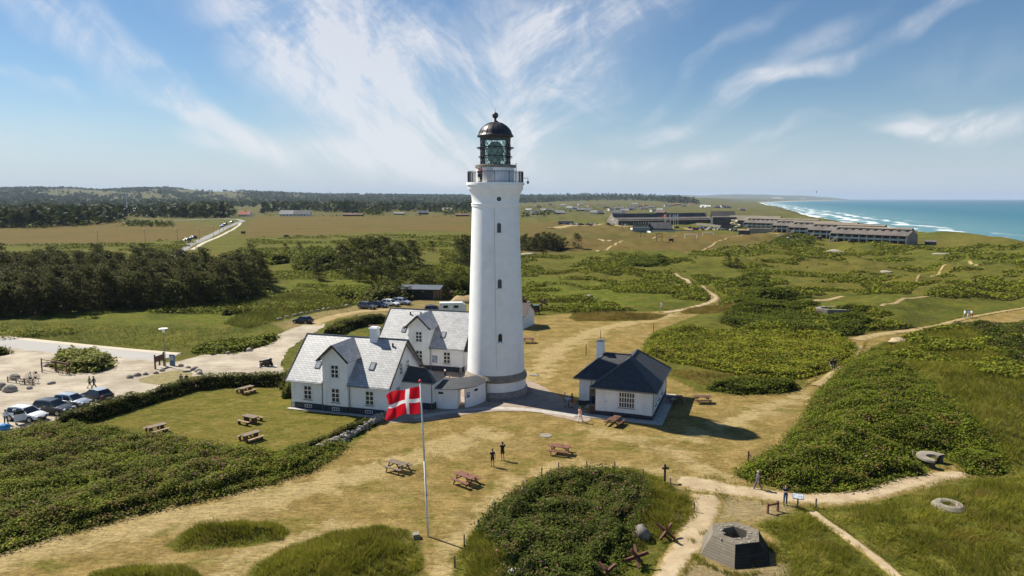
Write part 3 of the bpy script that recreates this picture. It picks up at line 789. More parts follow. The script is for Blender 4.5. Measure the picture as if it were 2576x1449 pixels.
M_CONCD = mat('tarred_concrete', (.050, .045, .040), .9, .45, 1.6, bump=.9, stain=((.14, .125, .10), .45))
M_RUST = mat('rusty_steel', (.125, .052, .032), .85, .4, 5, bump=.5)
M_FELT = mat('roof_felt', (.040, .043, .050), .75, .25, 1.4, bump=.3)
M_ZINC = mat('zinc', (.20, .22, .24), .45, .15, 4, metal=.6)
M_RUBBER = mat('rubber', (.018, .018, .018), .8, .2)
M_STONEG = mat('granite', (.27, .225, .20), .85, .25, 3, bump=.5)
M_FIELD = mat('fieldstone', (.30, .27, .23), .9, .3, 2.2, bump=.6, stain=((.15, .14, .09), .5))

def glassy(name, col, rough=.06):
    m, nt, b, out = newmat(name); g = NT(nt)
    f = g.noise(1.7, 3, .5, g.obj())
    g.l(g.mix(f, tuple(c * .6 for c in col), tuple(c * 1.5 for c in col)), b.inputs['Base Color'])
    b.inputs['Roughness'].default_value = rough; b.inputs['Specular IOR Level'].default_value = .6
    return m
M_PANE = glassy('window_glass', (.020, .024, .028)); M_SKYL = glassy('skylight_glass', (.30, .32, .34), .08); M_CARG = glassy('car_glass', (.012, .015, .018), .04)  # skylight glass is pale in colour to imitate reflected sky

def clearglass(name, tint, k=.12):
    m, nt, b, out = newmat(name); g = NT(nt)
    t = g.n('BsdfTransparent'); t.inputs[0].default_value = (*tint, 1)
    gl = g.n('BsdfGlossy'); gl.inputs['Roughness'].default_value = .05
    fr = g.n('Fresnel'); fr.inputs[0].default_value = 1.5
    ms = g.n('MixShader'); g.l(g.math('ADD', fr.outputs[0], k, clamp=True), ms.inputs[0]); g.l(t.outputs[0], ms.inputs[1]); g.l(gl.outputs[0], ms.inputs[2])
    nt.nodes.remove(b); g.l(ms.outputs[0], out.inputs[0])
    return m
M_LANT = clearglass('lantern_glass', (.84, .96, .93), .02)

def tiled(name, a, b_, mortar, bw, bh, rough=.4, spec=.5, ms=.012, bump=.5, off=.5, swap=False):
    m, nt, b, out = newmat(name); g = NT(nt)
    br = g.n('TexBrick'); uv = g.uv()
    if swap:
        mp = g.n('Mapping'); g.l(uv, mp.inputs[0]); mp.inputs[2].default_value = (0, 0, rad(90)); uv = mp.outputs[0]
    g.l(uv, br.inputs['Vector'])
    br.inputs['Scale'].default_value = 1; br.inputs['Brick Width'].default_value = bw; br.inputs['Row Height'].default_value = bh
    br.inputs['Mortar Size'].default_value = ms; br.inputs['Mortar Smooth'].default_value = .3; br.inputs['Bias'].default_value = 0; br.offset = off
    br.inputs['Color1'].default_value = (*a, 1); br.inputs['Color2'].default_value = (*b_, 1); br.inputs['Mortar'].default_value = (*mortar, 1)
    n = g.noise(.8, 4, .6, g.obj())
    c = g.mix(g.math('MULTIPLY', g.ramp(n, .45, .7), .35), br.outputs['Color'], mortar)
    g.l(c, b.inputs['Base Color'])
    g.l(g.math('MULTIPLY_ADD', n, .25, rough - .12), b.inputs['Roughness']); b.inputs['Specular IOR Level'].default_value = spec
    g.l(g.bump(g.math('SUBTRACT', 1.0, br.outputs['Fac']), bump, .02), b.inputs['Normal'])
    return m
M_SLATE = tiled('slate', (.30, .305, .315), (.44, .44, .445), (.10, .102, .11), .62, .30, .40, .75, .022)
M_SHEET = tiled('sheet_roof', (.13, .14, .15), (.15, .16, .17), (.05, .05, .055), 20, .45, .35, .6, .03, swap=True)
M_BOARD = tiled('black_boards', (.022, .022, .024), (.032, .031, .032), (.008, .008, .008), 9, .16, .7, .3, .01)
M_BOARDV = tiled('wood_boards', (.42, .27, .16), (.34, .21, .12), (.12, .07, .04), 9, .16, .7, .3, .012, swap=True)
M_RENDER = tiled('banded_render', (.80, .80, .79), (.80, .80, .79), (.55, .56, .57), 60, .34, .7, .3, .014, .4)
M_COPPER = mat('dome_copper', (.052, .050, .054), .42, .3, 1.6, metal=.5, spec=.6, stain=((.10, .075, .065), .4))

def wallM(o, right, up=(0, 0, 1)):
    """x along the wall, y out of the wall, z up"""
    r = Vector(right).normalized(); u = Vector(up); n = r.cross(u)
    m = Matrix.Identity(4)
    for i in range(3): m[i][0] = r[i]; m[i][1] = n[i]; m[i][2] = u[i]; m[i][3] = o[i]
    return m

def window(par, M, w, h, nx=2, ny=3, sill=M_FRAME, name='window', bar=.105, fm=None, depth=.05):
    """M: centre of the sill line on the wall face"""
    fm = fm or M_FRAME
    mb = MB()
    mb.box((-w / 2, depth / 2, h / 2), (bar, depth + .02, h + bar), M); mb.box((w / 2, depth / 2, h / 2), (bar, depth + .02, h + bar), M)
    mb.box((0, depth / 2, 0), (w - bar, depth + .018, bar), M); mb.box((0, depth / 2, h), (w - bar, depth + .018, bar), M)
    for i in range(1, nx): mb.box((-w / 2 + w * i / nx, depth / 2, h / 2), (bar * .9, depth + .004, h - bar), M)
    for j in range(1, ny):
        zz = h * (.62 if ny == 2 else j / ny)
        mb.box((0, depth / 2, zz), (w - bar, depth - .006, bar * (.8 if not (ny == 3 and j == 2) else 1.1)), M)
    wn = mb.build(name, fm, par)
    MB().box((0, .012, h / 2), (w - bar * .8, .024, h - bar * .8), M).build('pane', M_PANE, wn)
    if sill is not None: MB().box((0, .06, -.07), (w + .16, .14, .06), M).build('sill', sill, wn)
    return wn

def skylight(par, M, w=.6, h=.95):
    mb = MB()
    for a, b2, c, d in ((-w / 2, h / 2, .07, h + .07), (w / 2, h / 2, .07, h + .07), (0, 0, w - .07, .07), (0, h, w - .07, .07)): mb.box((a, .04, b2), (c, .10, d), M)
    f = mb.build('roof_window', M_NAVY, par)
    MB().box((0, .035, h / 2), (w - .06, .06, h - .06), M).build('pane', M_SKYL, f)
    return f

# ================================================================== lighthouse
TD = 87.2; TX = -2.06
def tz(y): return CH - TD * math.tan(math.atan((y - CY) / FPX) + PITCH)
def tr(hw, z): return hw * (TD * math.cos(PITCH) + (CH - z) * math.sin(PITCH)) / FPX
def prof(lst): return [(tr(hw, tz(y)) if y is not None else hw, tz(y)) for hw, y in lst]
lt = thing('lighthouse', 'tall round white lighthouse with a glazed lantern and black domed roof', 'lighthouse', (TX, TD, 0))
z_band = tz(931)
MB().lathe([(4.04, -.3), (4.04, .85), (3.86, .92)], 72).build('plinth', M_STONEG, lt, True)
MB().lathe([(3.84, .8), (3.84, tz(946))], 72).build('base_drum', M_TOWER, lt, True)
MB().lathe([(3.84, tz(946)), (3.98, tz(945)), (4.02, tz(941)), (3.96, tz(937)), (3.84, tz(935)), (3.80, tz(931)), (3.66, tz(928.5))], 72).build('base_moulding', M_CONC, lt, True)
MB().lathe([(3.66, tz(928.6)), (tr(71.5, tz(915)), tz(915)), (tr(67.3, tz(800)), tz(800)), (tr(62.8, tz(650)), tz(650)), (tr(59.2, tz(521)), tz(521))], 96).build('shaft', M_TOWER, lt, True)
MB().lathe([(tr(59.0, tz(522)), tz(522))] + prof([(60.6, 519), (60.6, 515.5), (61.4, 513), (61.4, 511.5), (59.5, 511)]), 96).build('band', M_TOWER, lt)
pr = [(59.5, 511), (59.5, 505), (60.4, 496), (63, 487), (67.5, 479), (69.6, 475.5), (69.8, 466.5)]
MB().lathe(prof(pr), 96).build('cornice', M_TOWER, lt, True)
zg = tz(459.5)
MB().lathe([(tr(69.8, tz(467)), tz(466.5)), (tr(73, tz(465)), tz(465.5)), (tr(73, tz(460)), zg - .03), (tr(72.6, zg), zg), (0.1, zg)], 96).build('gallery_floor', M_TOWER, lt)
MB().lathe([(tr(48.2, tz(440)), zg), (tr(48.2, tz(440)), tz(422.6))], 72).build('watch_room', M_TOWER, lt, True)
MB().lathe(prof([(48.2, 422.6), (51.2, 421.6), (51.2, 416), (49.5, 415.2), (30, 414.6)]), 72).build('lantern_base', M_CONC, lt)
# gallery railing: posts, rails, bars
rr = tr(69.3, zg); zt = tz(432)
mb = MB()
nb = 132
for i in range(nb):
    t = 2 * math.pi * i / nb
    big_ = i % 11 == 0
    mb.rod((rr * math.cos(t), rr * math.sin(t), zg), (rr * math.cos(t), rr * math.sin(t), zt), .05 if big_ else .019, n=6 if big_ else 4, cap=False)
for zq, r0 in ((zt, .028), (zg + .12, .018), (zt - .14, .014)):
    for i in range(66):
        t = 2 * math.pi * i / 66; t2 = 2 * math.pi * (i + 1) / 66
        mb.rod((rr * math.cos(t), rr * math.sin(t), zq), (rr * math.cos(t2), rr * math.sin(t2), zq), r0, n=5, cap=False)
mb.build('railing', M_IRON, lt)
# lantern glazing
rl = tr(37.6, tz(380)); zl0, zl1 = tz(414.6), tz(348)
MB().lathe([(rl, zl0), (rl, zl1)], 48).build('lantern_glass', M_LANT, lt, True)
mb = MB(); nd = 16
hl = zl1 - zl0
for k in range(3):
    za, zb = zl0 + hl * k / 3, zl0 + hl * (k + 1) / 3
    for i in range(nd):
        t = 2 * math.pi * i / nd
        for sgn in (1, -1):
            prev = None
            for q in range(4):
                tt = t + sgn * math.pi * 2 / nd * q / 3; pt = ((rl + .02) * math.cos(tt), (rl + .02) * math.sin(tt), za + (zb - za) * q / 3)
                if prev: mb.rod(prev, pt, .034, n=4, cap=False)
                prev = pt
for zq in (zl0 + .03, zl0 + hl / 3, zl0 + hl * 2 / 3, zl1 - .02):
    mb.lathe([(rl - .02, zq - .03), (rl + .05, zq - .03), (rl + .05, zq + .03), (rl - .02, zq + .03)], 48)
mb.build('lattice', M_IRON, lt)
for yy, hw in ((372.5, 46.5), (394.7, 42.8)):
    zq = tz(yy); ro = tr(hw, zq); mb = MB()
    mb.lathe([(rl + .03, zq), (ro, zq), (ro, zq + .05), (rl + .03, zq + .05)], 48)
    for i in range(12):
        t = 2 * math.pi * i / 12; c_, s_ = math.cos(t), math.sin(t)
        mb.bar(((rl) * c_, rl * s_, zq - .25), (ro * c_, ro * s_, zq), .05, .05)
        if hw > 45: mb.rod((ro * c_, ro * s_, zq), ((ro + .05) * c_, (ro + .05) * s_, zq + .12), .02, n=4)
    mb.build('service_ring', M_IRON, lt)
# lens
m, nt, b, out = newmat('lens_glass'); g = NT(nt)
sp = g.n('SeparateXYZ'); g.l(g.obj(), sp.inputs[0])
f = g.math('SINE', g.math('MULTIPLY', sp.outputs[2], 46.0)); f2 = g.ramp(g.noise(2.2, 4, .6, g.obj()), .35, .65)
c = g.mix(g.ramp(f, -.6, .8), (.16, .38, .32), (.55, .76, .67)); c = g.mix(g.math('MULTIPLY', f2, .6), c, (.03, .09, .08))
g.l(c, b.inputs['Base Color']); b.inputs['Roughness'].default_value = .12; b.inputs['Specular IOR Level'].default_value = .8
pr = []
zl = [(13.5, 413), (13.5, 408), (18, 404), (20, 396), (20.8, 384), (19.8, 374), (16.5, 365), (11, 358.5), (5, 356)]
zz0 = prof(zl)
for i in range(len(zz0) - 1):
    for q in range(4):
        k = q / 4; r_ = zz0[i][0] + (zz0[i + 1][0] - zz0[i][0]) * k; z_ = zz0[i][1] + (zz0[i + 1][1] - zz0[i][1]) * k
        pr += [(r_ - .03, z_), (r_ + .02, z_ + .012)]
MB().lathe(pr, 40).build('lens', m, lt)
mb = MB()
for i in range(8):
    t = 2 * math.pi * i / 8 + .2
    mb.rod((1.12 * math.cos(t), 1.12 * math.sin(t), zl0), (1.12 * math.cos(t), 1.12 * math.sin(t), tz(357)), .028, n=5)
mb.build('lens_frame', mat('brass', (.30, .24, .10), .35, .2, 3, metal=.7), lt)
# dome, ribs, ball
dp = [(38.5, 350), (38.8, 346.5), (45.4, 344.5), (46.2, 342), (44, 340), (41.3, 337), (40.2, 332), (37.2, 326.5), (32.5, 320.5), (26.5, 315.5), (18.5, 310.8), (10.5, 308.3), (8.2, 307.4), (7.6, 305.2), (5.2, 304.4)]
MB().lathe(prof(dp), 64).build('dome', M_COPPER, lt, True)
mb = MB(); q = prof(dp)[4:12]
for i in range(18):
    t = 2 * math.pi * i / 18
    for a, c in zip(q[:-1], q[1:]):
        mb.bar((a[0] * math.cos(t), a[0] * math.sin(t), a[1]), (c[0] * math.cos(t), c[0] * math.sin(t), c[1]), .05, .075)
mb.build('dome_rib', mat('dome_seam', (.035, .03, .03), .5, .2, 4, metal=.5), lt)
MB().lathe(prof([(4.6, 304.8), (3.0, 301.5), (2.6, 299.2), (3.4, 297.6), (6.0, 296), (7.4, 293), (7.7, 290), (7.0, 286.6), (5, 284), (2.2, 282.8), (.8, 282.5)]), 24).build('ball_finial', M_COPPER, lt, True)
MB().rod((0, 0, tz(283)), (0, 0, tz(273)), .03, .012, n=6).build('lightning_rod', M_IRON, lt)
# windows on the shaft: round one and three arched ones
def shaft_r(z):
    ks = [(tz(928), 3.66), (tz(800), tr(67.3, tz(800))), (tz(650), tr(62.8, tz(650))), (tz(521), tr(59.2, tz(521))), (tz(496), tr(60.2, tz(496)))]
    return float(np.interp(z, [k[0] for k in ks], [k[1] for k in ks]))
def arch_window(py, px, w, h, sill=True, rnd=False):
    zc = tz(py); R = shaft_r(zc); dep = TD * math.cos(PITCH) + (CH - zc) * math.sin(PITCH) - R
    xo = (px - CX) / FPX * dep - TX; a = math.asin(max(-1, min(1, xo / R)))
    # solve the z on the near face
    zc = CH - (TD - R) * math.tan(math.atan((py - CY) / FPX) + PITCH)
    R = shaft_r(zc) - .03
    right = (math.cos(a), math.sin(a), 0); o = (R * math.sin(a), -R * math.cos(a), zc)
    M = wallM(o, right)
    if rnd: out_ = [(w / 2 * math.cos(t), w / 2 * math.sin(t)) for t in np.linspace(0, 2 * math.pi, 25)[:-1]]
    else: out_ = [(-w / 2, -h / 2), (w / 2, -h / 2)] + [(w / 2 * math.cos(t), h / 2 - w / 2 + w / 2 * math.sin(t)) for t in np.linspace(0, math.pi, 13)]
    k = 1.22; inn = [(x * .9, z * .94) for x, z in out_]; big = [(x * k, z * 1.08) for x, z in out_]
    n = len(out_)
    mb = MB()
    fs = []
    vs = [(x, -.05, z) for x, z in big] + [(x, .10, z) for x, z in big] + [(x, .10, z) for x, z in out_] + [(x, .012, z) for x, z in out_]
    for i in range(n):
        j = (i + 1) % n
        for q in range(3): fs.append((q * n + i, q * n + j, (q + 1) * n + j, (q + 1) * n + i))
    mb.add(vs, fs, 0, M); fr = mb.build('window', M_TOWER, lt)
    MB().add([(x, .055, z) for x, z in out_], [tuple(range(n))], 0, M).build('pane', M_PANE, fr)
    mb = MB()
    mb.bar((0, .06, -h / 2), (0, .06, h / 2), .04, .03, 0, M, up=(0, 1, 0))
    for q in (-.22, .12): mb.bar((-w / 2, .058, q * h), (w / 2, .058, q * h), .03, .035, 0, M)
    mb.build('glazing_bar', M_IRON, fr)
    if sill: MB().box((0, .14, -h / 2 - .1), (w * 1.75, .30, .13), M).build('sill', M_TOWER, fr)
arch_window(500.5, 1255, .56, .56, False, True)
arch_window(573, 1255.3, .50, 1.18); arch_window(714, 1257, .50, 1.12); arch_window(851, 1258.2, .50, 1.12)
# conduit down the face, gallery fittings
mb = MB(); prev = None
for py in np.linspace(462, 925, 40):
    z_ = CH - (TD - 3.2) * math.tan(math.atan((py - CY) / FPX) + PITCH)
    R = shaft_r(z_) + .02 if z_ < tz(512) else None
    if R is None: continue
    a = math.asin((( 1243.5 + (py - 462) * .012) - 1246.3) / FPX * (TD - 2.6) / R)
    pt = (R * math.sin(a), -R * math.cos(a), z_)
    if prev: mb.rod(prev, pt, .022, n=5, cap=False)
    prev = pt
mb.build('conduit', mat('grey_cable', (.42, .43, .44), .6), lt)
for i in range(7):
    mb = MB(); z_ = tz(625 + i * 6.5); R = shaft_r(z_); a = -.10
    mb.bar((R * math.sin(a) - .18, -R * math.cos(a) - .07, z_), (R * math.sin(a) + .18, -R * math.cos(a) - .07, z_), .03, .03)
    mb.bar((R * math.sin(a) - .18, -R * math.cos(a) + .05, z_), (R * math.sin(a) - .18, -R * math.cos(a) - .07, z_), .03, .03)
    mb.bar((R * math.sin(a) + .18, -R * math.cos(a) + .05, z_), (R * math.sin(a) + .18, -R * math.cos(a) - .07, z_), .03, .03)
    mb.build('rung', M_TOWER, lt)
ca = rr + .05
mb = MB(); mb.rod((ca - .1, -.5, zg + .55), (ca + .55, -.5, zg + .55), .03, n=6); mb.rod((ca + .55, -.5, zg + .55), (ca + .55, -.5, zg + .2), .03, n=6)
mb.blob((ca + .55, -.5, zg + .02), (.16, .16, .2), 3, amp=.02); mb.build('camera_dome', M_ZINC, lt)
mb = MB(); mb.rod((2.55, -2.1, zg), (2.55, -2.1, zg + 2.3), .05, n=6); mb.build('mast', M_IRON, lt)
MB().box((-.6, -2.36, zg + .95), (.75, .05, 1.9)).build('door', mat('door_grey', (.55, .56, .57), .6), lt)
# granite cobble skirt round the foot
mb = MB()
for i in range(150):
    t = RNG.uniform(-2.0, .75); r_ = RNG.uniform(4.15, 4.75); s_ = RNG.uniform(.07, .16)
    mb.blob((r_ * math.cos(t), r_ * math.sin(t), .05), (s_, s_ * .8, s_ * .6), i, (6, 4), .2)
tag(mb.build('cobble_skirt', M_STONEG, lt), kind='stuff')

# ================================================================== the two gabled houses
UA = math.atan2(-.292, .956)
def gable_house(name, label, org, L, W, hw, hr, c0, full):
    t = thing(name, label, 'house', (org[0], org[1], 0), UA)
    X, Y = Vector((1, 0, 0)), Vector((0, 1, 0))
    half = W / 2; rise = hr - hw
    # walls: gabled box, then the projecting cross gable, with the plinth set 3 cm proud
    mb = MB()
    pent = lambda x: [(x, 0, 0), (x, W, 0), (x, W, hw), (x, half, hr - .12), (x, 0, hw)]
    mb.add(pent(0) + pent(L), [(0, 4, 3, 2, 1)] + [(5, 6, 7, 8, 9)] + [(i, (i + 1) % 5, 5 + (i + 1) % 5, 5 + i)[::-1] for i in range(5)])
    hwid = 1.62; rz_ = 8.05 - .12 - hwid * .92
    pe = lambda y: [(c0 - hwid, y, 0), (c0 + hwid, y, 0), (c0 + hwid, y, rz_), (c0, y, 7.86), (c0 - hwid, y, rz_)]
    mb.add(pe(-.14) + pe(half - .2), [(0, 1, 2, 3, 4)] + [(5, 9, 8, 7, 6)] + [(i, 5 + i, 5 + (i + 1) % 5, (i + 1) % 5) for i in range(5)])
    # lesenes and eaves band
    for x in (.22, c0 - hwid + .2, c0 + hwid - .2, L - .22):
        yy = -.14 if abs(x - c0) < hwid else 0
        mb.box((x, yy - .02, hw / 2 + .02 if yy == 0 else rz_ / 2 + .4), (.40, .06, (hw - .06) if yy == 0 else rz_ - .86))
    for x0, x1 in ((.42, c0 - hwid), (c0 + hwid, L - .42)): mb.box(((x0 + x1) / 2, -.02, hw - .16), (x1 - x0 - .02, .05, .3))
    # blind arch over the upper window
    for q in range(14):
        a, b2 = math.pi * q / 14, math.pi * (q + 1) / 14
        mb.bar((c0 + .62 * math.cos(a), -.16, 5.55 + .62 * math.sin(a)), (c0 + .62 * math.cos(b2), -.16, 5.55 + .62 * math.sin(b2)), .07, .06)
    mb.box((c0 - .62, -.16, 4.7), (.06, .07, 1.7)); mb.box((c0 + .62, -.16, 4.7), (.06, .07, 1.7))
    mb.build('wall', M_WHITE, t)
    mb = MB(); ph = .78
    mb.prism([(-.04, -.05), (c0 - hwid - .04, -.05), (c0 - hwid - .04, -.19), (c0 + hwid + .04, -.19), (c0 + hwid + .04, -.05), (L + .04, -.05), (L + .04, W + .04), (-.04, W + .04)], -.2, ph)
    mb.build('plinth', M_NAVY, t)
    # roof
    eo, go, th = .42, .5, .10
    sl = rise / half
    def slope_piece(mb, x0, x1, y0, y1, back=False):
        z0, z1 = hw + sl * y0 + .02, hw + sl * y1 + .02
        if back: y0, y1 = W - y0, W - y1
        vs = [(x0, y0, z0), (x1, y0, z0), (x1, y1, z1), (x0, y1, z1)]
        vs += [(a, b2, c + th) for a, b2, c in vs]
        fs = [(3, 2, 1, 0), (4, 5, 6, 7), (0, 1, 5, 4), (1, 2, 6, 5), (2, 3, 7, 6), (3, 0, 4, 7)]
        if back: fs = [f[::-1] for f in fs]
        mb.add(vs, fs)
    mb = MB()
    slope_piece(mb, -go, c0 - hwid, -eo, half); slope_piece(mb, c0 - hwid, c0 + hwid, .2, half); slope_piece(mb, c0 + hwid, L + go, -eo, half)
    slope_piece(mb, -go, L + go, -eo, half, True)
    rf = mb.build('roof', M_SLATE, t)
    MB().bar((-go, half, hr + .13), (L + go, half, hr + .13), .22, .06).build('ridge_cap', M_FELT, rf)
    # cross gable roof
    mb = MB(); ww = 2.05; k = .93; y0, y1 = -.72, half - .05
    for s_ in (-1, 1):
        vs = [(c0, y0, 8.02), (c0 + s_ * ww, y0, 8.02 - k * ww), (c0 + s_ * ww, y1, 8.02 - k * ww), (c0, y1, 8.02)]
        vs += [(a, b2, c + th) for a, b2, c in vs]
        fs = [(0, 1, 2, 3), (7, 6, 5, 4), (4, 5, 1, 0), (5, 6, 2, 1), (6, 7, 3, 2), (7, 4, 0, 3)]
        if s_ < 0: fs = [f[::-1] for f in fs]
        fs = [f[::-1] for f in fs]
        mb.add(vs, fs)
    mb.build('cross_roof', M_SLATE, t)
    # bargeboards and brackets
    mb = MB()
    for s_ in (-1, 1): mb.bar((c0, y0 - .03, 8.06), (c0 + s_ * (ww + .03), y0 - .03, 8.06 - k * (ww + .03)), .06, .2)
    mb.build('bargeboard', M_DARKWOOD, t)
    for s_ in (-1, 1): MB().bar((c0 + s_ * 1.75, -.12, 6.26), (c0 + s_ * 1.75, -.72, 6.26), .12, .14).build('eaves_bracket', M_DARKWOOD, t)
    for x in (-go - .03, L + go + .03):
        mb = MB(); mb.bar((x, -eo, hw - sl * eo + .06), (x, half, hr + .08), .06, .24); mb.bar((x, W + eo, hw - sl * eo + .06), (x, half, hr + .08), .06, .24)
        mb.build('bargeboard', M_DARKWOOD, t)
        for yq in (.35, half, W - .35): MB().bar((x, yq, min(hw + sl * yq, hw + sl * (W - yq)) - .1), (x - math.copysign(.6, x - 1), yq, min(hw + sl * yq, hw + sl * (W - yq)) - .1), .12, .14).build('eaves_bracket', M_DARKWOOD, t)
    # gutters, downpipes
    for x0, x1 in ((-go, c0 - hwid - .02), (c0 + hwid + .02, L + go)): MB().rod((x0, -eo - .05, hw - sl * eo + .02), (x1, -eo - .05, hw - sl * eo + .02), .06, n=6).build('gutter', M_ZINC, t)
    for x in (c0 - hwid - .18, c0 + hwid + .18):
        mb = MB(); mb.rod((x, -eo, hw - sl * eo), (x, -.1, hw - .55), .045, n=6); mb.rod((x, -.1, hw - .55), (x, -.1, .1), .045, n=6)
        mb.build('downpipe', M_ZINC, t)
    F = lambda x, z, y=0: wallM((x, y, z), (1, 0, 0))
    for x in ((2.25, 10.4) if full else (2.1, 10.6)): window(t, F(x, 1.25, -.004), 1.02, 1.62, 2, 3, M_NAVY)
    window(t, F(c0, 1.25, -.142), 1.02, 1.62, 2, 3, M_NAVY); window(t, F(c0, 4.15, -.142), .98, 1.5, 2, 3, M_FRAME)
    G = lambda y, z: wallM((L + .004, y, z), (0, 1, 0))
    if full:
        for y in (3.55, 5.35): window(t, G(y, 4.15), .72, 1.35, 2, 3, M_FRAME)
        window(t, G(2.6, 1.35), .95, 1.5, 2, 3, M_NAVY); window(t, G(4.6, 1.5), .55, 1.25, 1, 2, M_NAVY)
        for x in (2.3, c0, 10.3): window(t, F(x, .28, -.055 if x != c0 else -.195), .9, .3, 3, 1, None, bar=.05)
    else:
        window(t, G(4.2, 4.3), .72, 1.35, 2, 3, M_FRAME)
    # roof windows
    S = Vector((0, half, rise)).normalized()
    for x, y in (((2.95, 1.0), (10.0, 1.25)) if full else ((3.1, 1.35), (4.35, .95), (9.55, .95))):
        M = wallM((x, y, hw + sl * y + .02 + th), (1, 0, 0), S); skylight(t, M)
    for x, y in (((11.6, 3.7),) if full else ((3.2, 3.7), (4.9, 3.75), (5.65, 3.75))):
        mb = MB(); mb.box((x, y, hw + sl * y + .3), (.16, .16, .45)); mb.build('roof_vent', M_IRON, t)
    return t
HA = (-26.3, 80.3); HB = (-19.5, 100.7)
hA = gable_house('white_house', 'white gabled house with slate roof and chimney behind the big red flag', HA, 12.65, 9.0, 3.75, 8.05, 6.05, True)
hB = gable_house('white_house', 'white gabled house with slate roof partly hidden behind the lighthouse', HB, 12.9, 9.0, 3.75, 8.05, 6.3, False)
ch = MB().box((8.9, 4.35, 8.45), (.95, .75, 1.9)).box((8.9, 4.35, 9.35), (1.15, .95, .14)).box((8.9, 4.35, 9.48), (.85, .65, .12)).build('chimney', M_WHITE, hA)
mb = MB(); mb.prism([(-.3, -.75), (L_ := 13.2, -.75), (13.2, -.20), (-.3, -.20)], .02, .1); mb.build('paved_apron', M_STONE, hA)
# poster beside the door of house B and its porch
fr = MB().box((8.7, -.05, 1.75), (.75, .06, 1.0)).build('notice_board', M_GREYWD, hB)
mb = MB(); mb.box((8.7, -.085, 1.75), (.62, .02, .86)); mb.build('notice_paper', mat('notice_blue', (.30, .40, .55), .6, .5, 6), fr)
mb = MB(); mb.box((14.35, 2.6, 1.45), (2.86, 3.4, 2.9)); mb.build('porch', M_WHITE, hB)
mb = MB(); mb.add([(12.95, .6, 2.95), (16.1, .6, 2.95), (16.1, 4.6, 2.95), (12.95, 4.6, 2.95), (12.95, 1.8, 4.4), (14.8, 2.3, 4.0), (12.95, 3.2, 4.4)], [(3, 2, 1, 0), (0, 1, 5, 4), (1, 2, 5), (2, 3, 6, 5), (4, 5, 6), (0, 4, 6, 3)]); mb.build('porch_roof', M_FELT, hB)
MB().box((14.0, .86, 1.05), (.95, .08, 2.1)).build('door', mat('door_white', (.70, .69, .66), .5), hB)
window(hB, wallM((14.0, .86, 2.25), (1, 0, 0)), .7, .28, 2, 1, None)
# annex with hipped felt roof against the gable of house A
ax = MB(); ax.box((14.6, 5.6, 1.65), (3.85, 3.2, 3.3)); ax.build('annex', M_WHITE, hA)
mb = MB(); mb.add([(12.70, 3.7, 3.28), (16.85, 3.7, 3.28), (16.85, 7.5, 3.28), (12.70, 7.5, 3.28), (12.70, 5.6, 4.75), (14.9, 5.6, 4.55)], [(3, 2, 1, 0), (0, 1, 5, 4), (1, 2, 5), (2, 3, 4, 5), (3, 0, 4)]); mb.build('annex_roof', M_FELT, hA)
mb = MB(); mb.box((14.75, 3.675, 3.25), (4.1, .08, .14)); mb.rod((16.4, 3.93, 3.2), (16.4, 3.93, .1), .05, n=6); mb.build('annex_gutter', M_ZINC, hA)
MB().prism([(12.72, 3.95), (16.6, 3.95), (16.6, 7.3), (12.72, 7.3)], -.2, .8).build('annex_plinth', M_NAVY, hA)

# ---------------- curved link building between annex and tower
lk = thing('link_corridor', 'low curved white corridor with black felt roof joining house and tower', 'corridor', (0, 0, 0))
pts = [Vector((*P0(*q, 0), 0)) for q in [(1075, 1022), (1110, 1028), (1150, 1029), (1190, 1022), (1222, 1008)]]
c3 = []
for i in range(len(pts) - 1):
    for q in range(6): c3.append(pts[i].lerp(pts[i + 1], q / 6))
c3.append(pts[-1])
for _ in range(3): c3 = [c3[0]] + [(c3[i - 1] + c3[i] * 2 + c3[i + 1]) / 4 for i in range(1, len(c3) - 1)] + [c3[-1]]
def link_wall(i0, i1, zt_=2.45, z0=0):
    mb = MB()
    for i in range(i0, i1): mb.bar(c3[i] + Vector((0, 0, (zt_ + z0) / 2)), c3[i + 1] + Vector((0, 0, (zt_ + z0) / 2)), .3, zt_ - z0)
    return mb
# opening between stations 12 and 14
dA, dB = 12, 15
link_wall(0, dA).build('wall', M_WHITE, lk); link_wall(dB, len(c3) - 1).build('wall', M_WHITE, lk)
back = [p_ + Vector((.25, 2.6, 0)) for p_ in c3]
mb = MB()
for i in range(len(c3) - 1):
    if not dA <= i < dB: mb.bar(back[i] + Vector((0, 0, 1.2)), back[i + 1] + Vector((0, 0, 1.2)), .3, 2.4)
mb.build('rear_wall', M_WHITE, lk)
mb = MB()
for i in (dA, dB): mb.bar(c3[i] + Vector((0, .1, 1.2)), back[i] + Vector((0, .1, 1.2)), .14, 2.4)
mb.build('passage_wall', M_WHITE, lk)
mb = MB(); n = len(c3)
fv = [p_ + Vector((0, -.42, 2.42)) for p_ in c3]; rv = [p_ + Vector((0, .7, 2.80)) for p_ in back]
vs = fv + rv + [p_ + Vector((0, 0, .14)) for p_ in fv] + [p_ + Vector((0, 0, .14)) for p_ in rv]
fs = []
for i in range(n - 1): fs += [(i, n + i, n + i + 1, i + 1), (2 * n + i, 2 * n + i + 1, 3 * n + i + 1, 3 * n + i), (i, i + 1, 2 * n + i + 1, 2 * n + i), (n + i + 1, n + i, 3 * n + i, 3 * n + i + 1)]
fs += [(0, 2 * n, 3 * n, n), (n - 1, 2 * n - 1, 4 * n - 1, 3 * n - 1)]
mb.add(vs, fs); mb.build('roof', M_FELT, lk)
mb = MB()
for i in range(n - 1): mb.rod(fv[i] + Vector((0, -.04, .08)), fv[i + 1] + Vector((0, -.04, .08)), .07, n=6, cap=False)
mb.build('gutter', M_ZINC, lk)
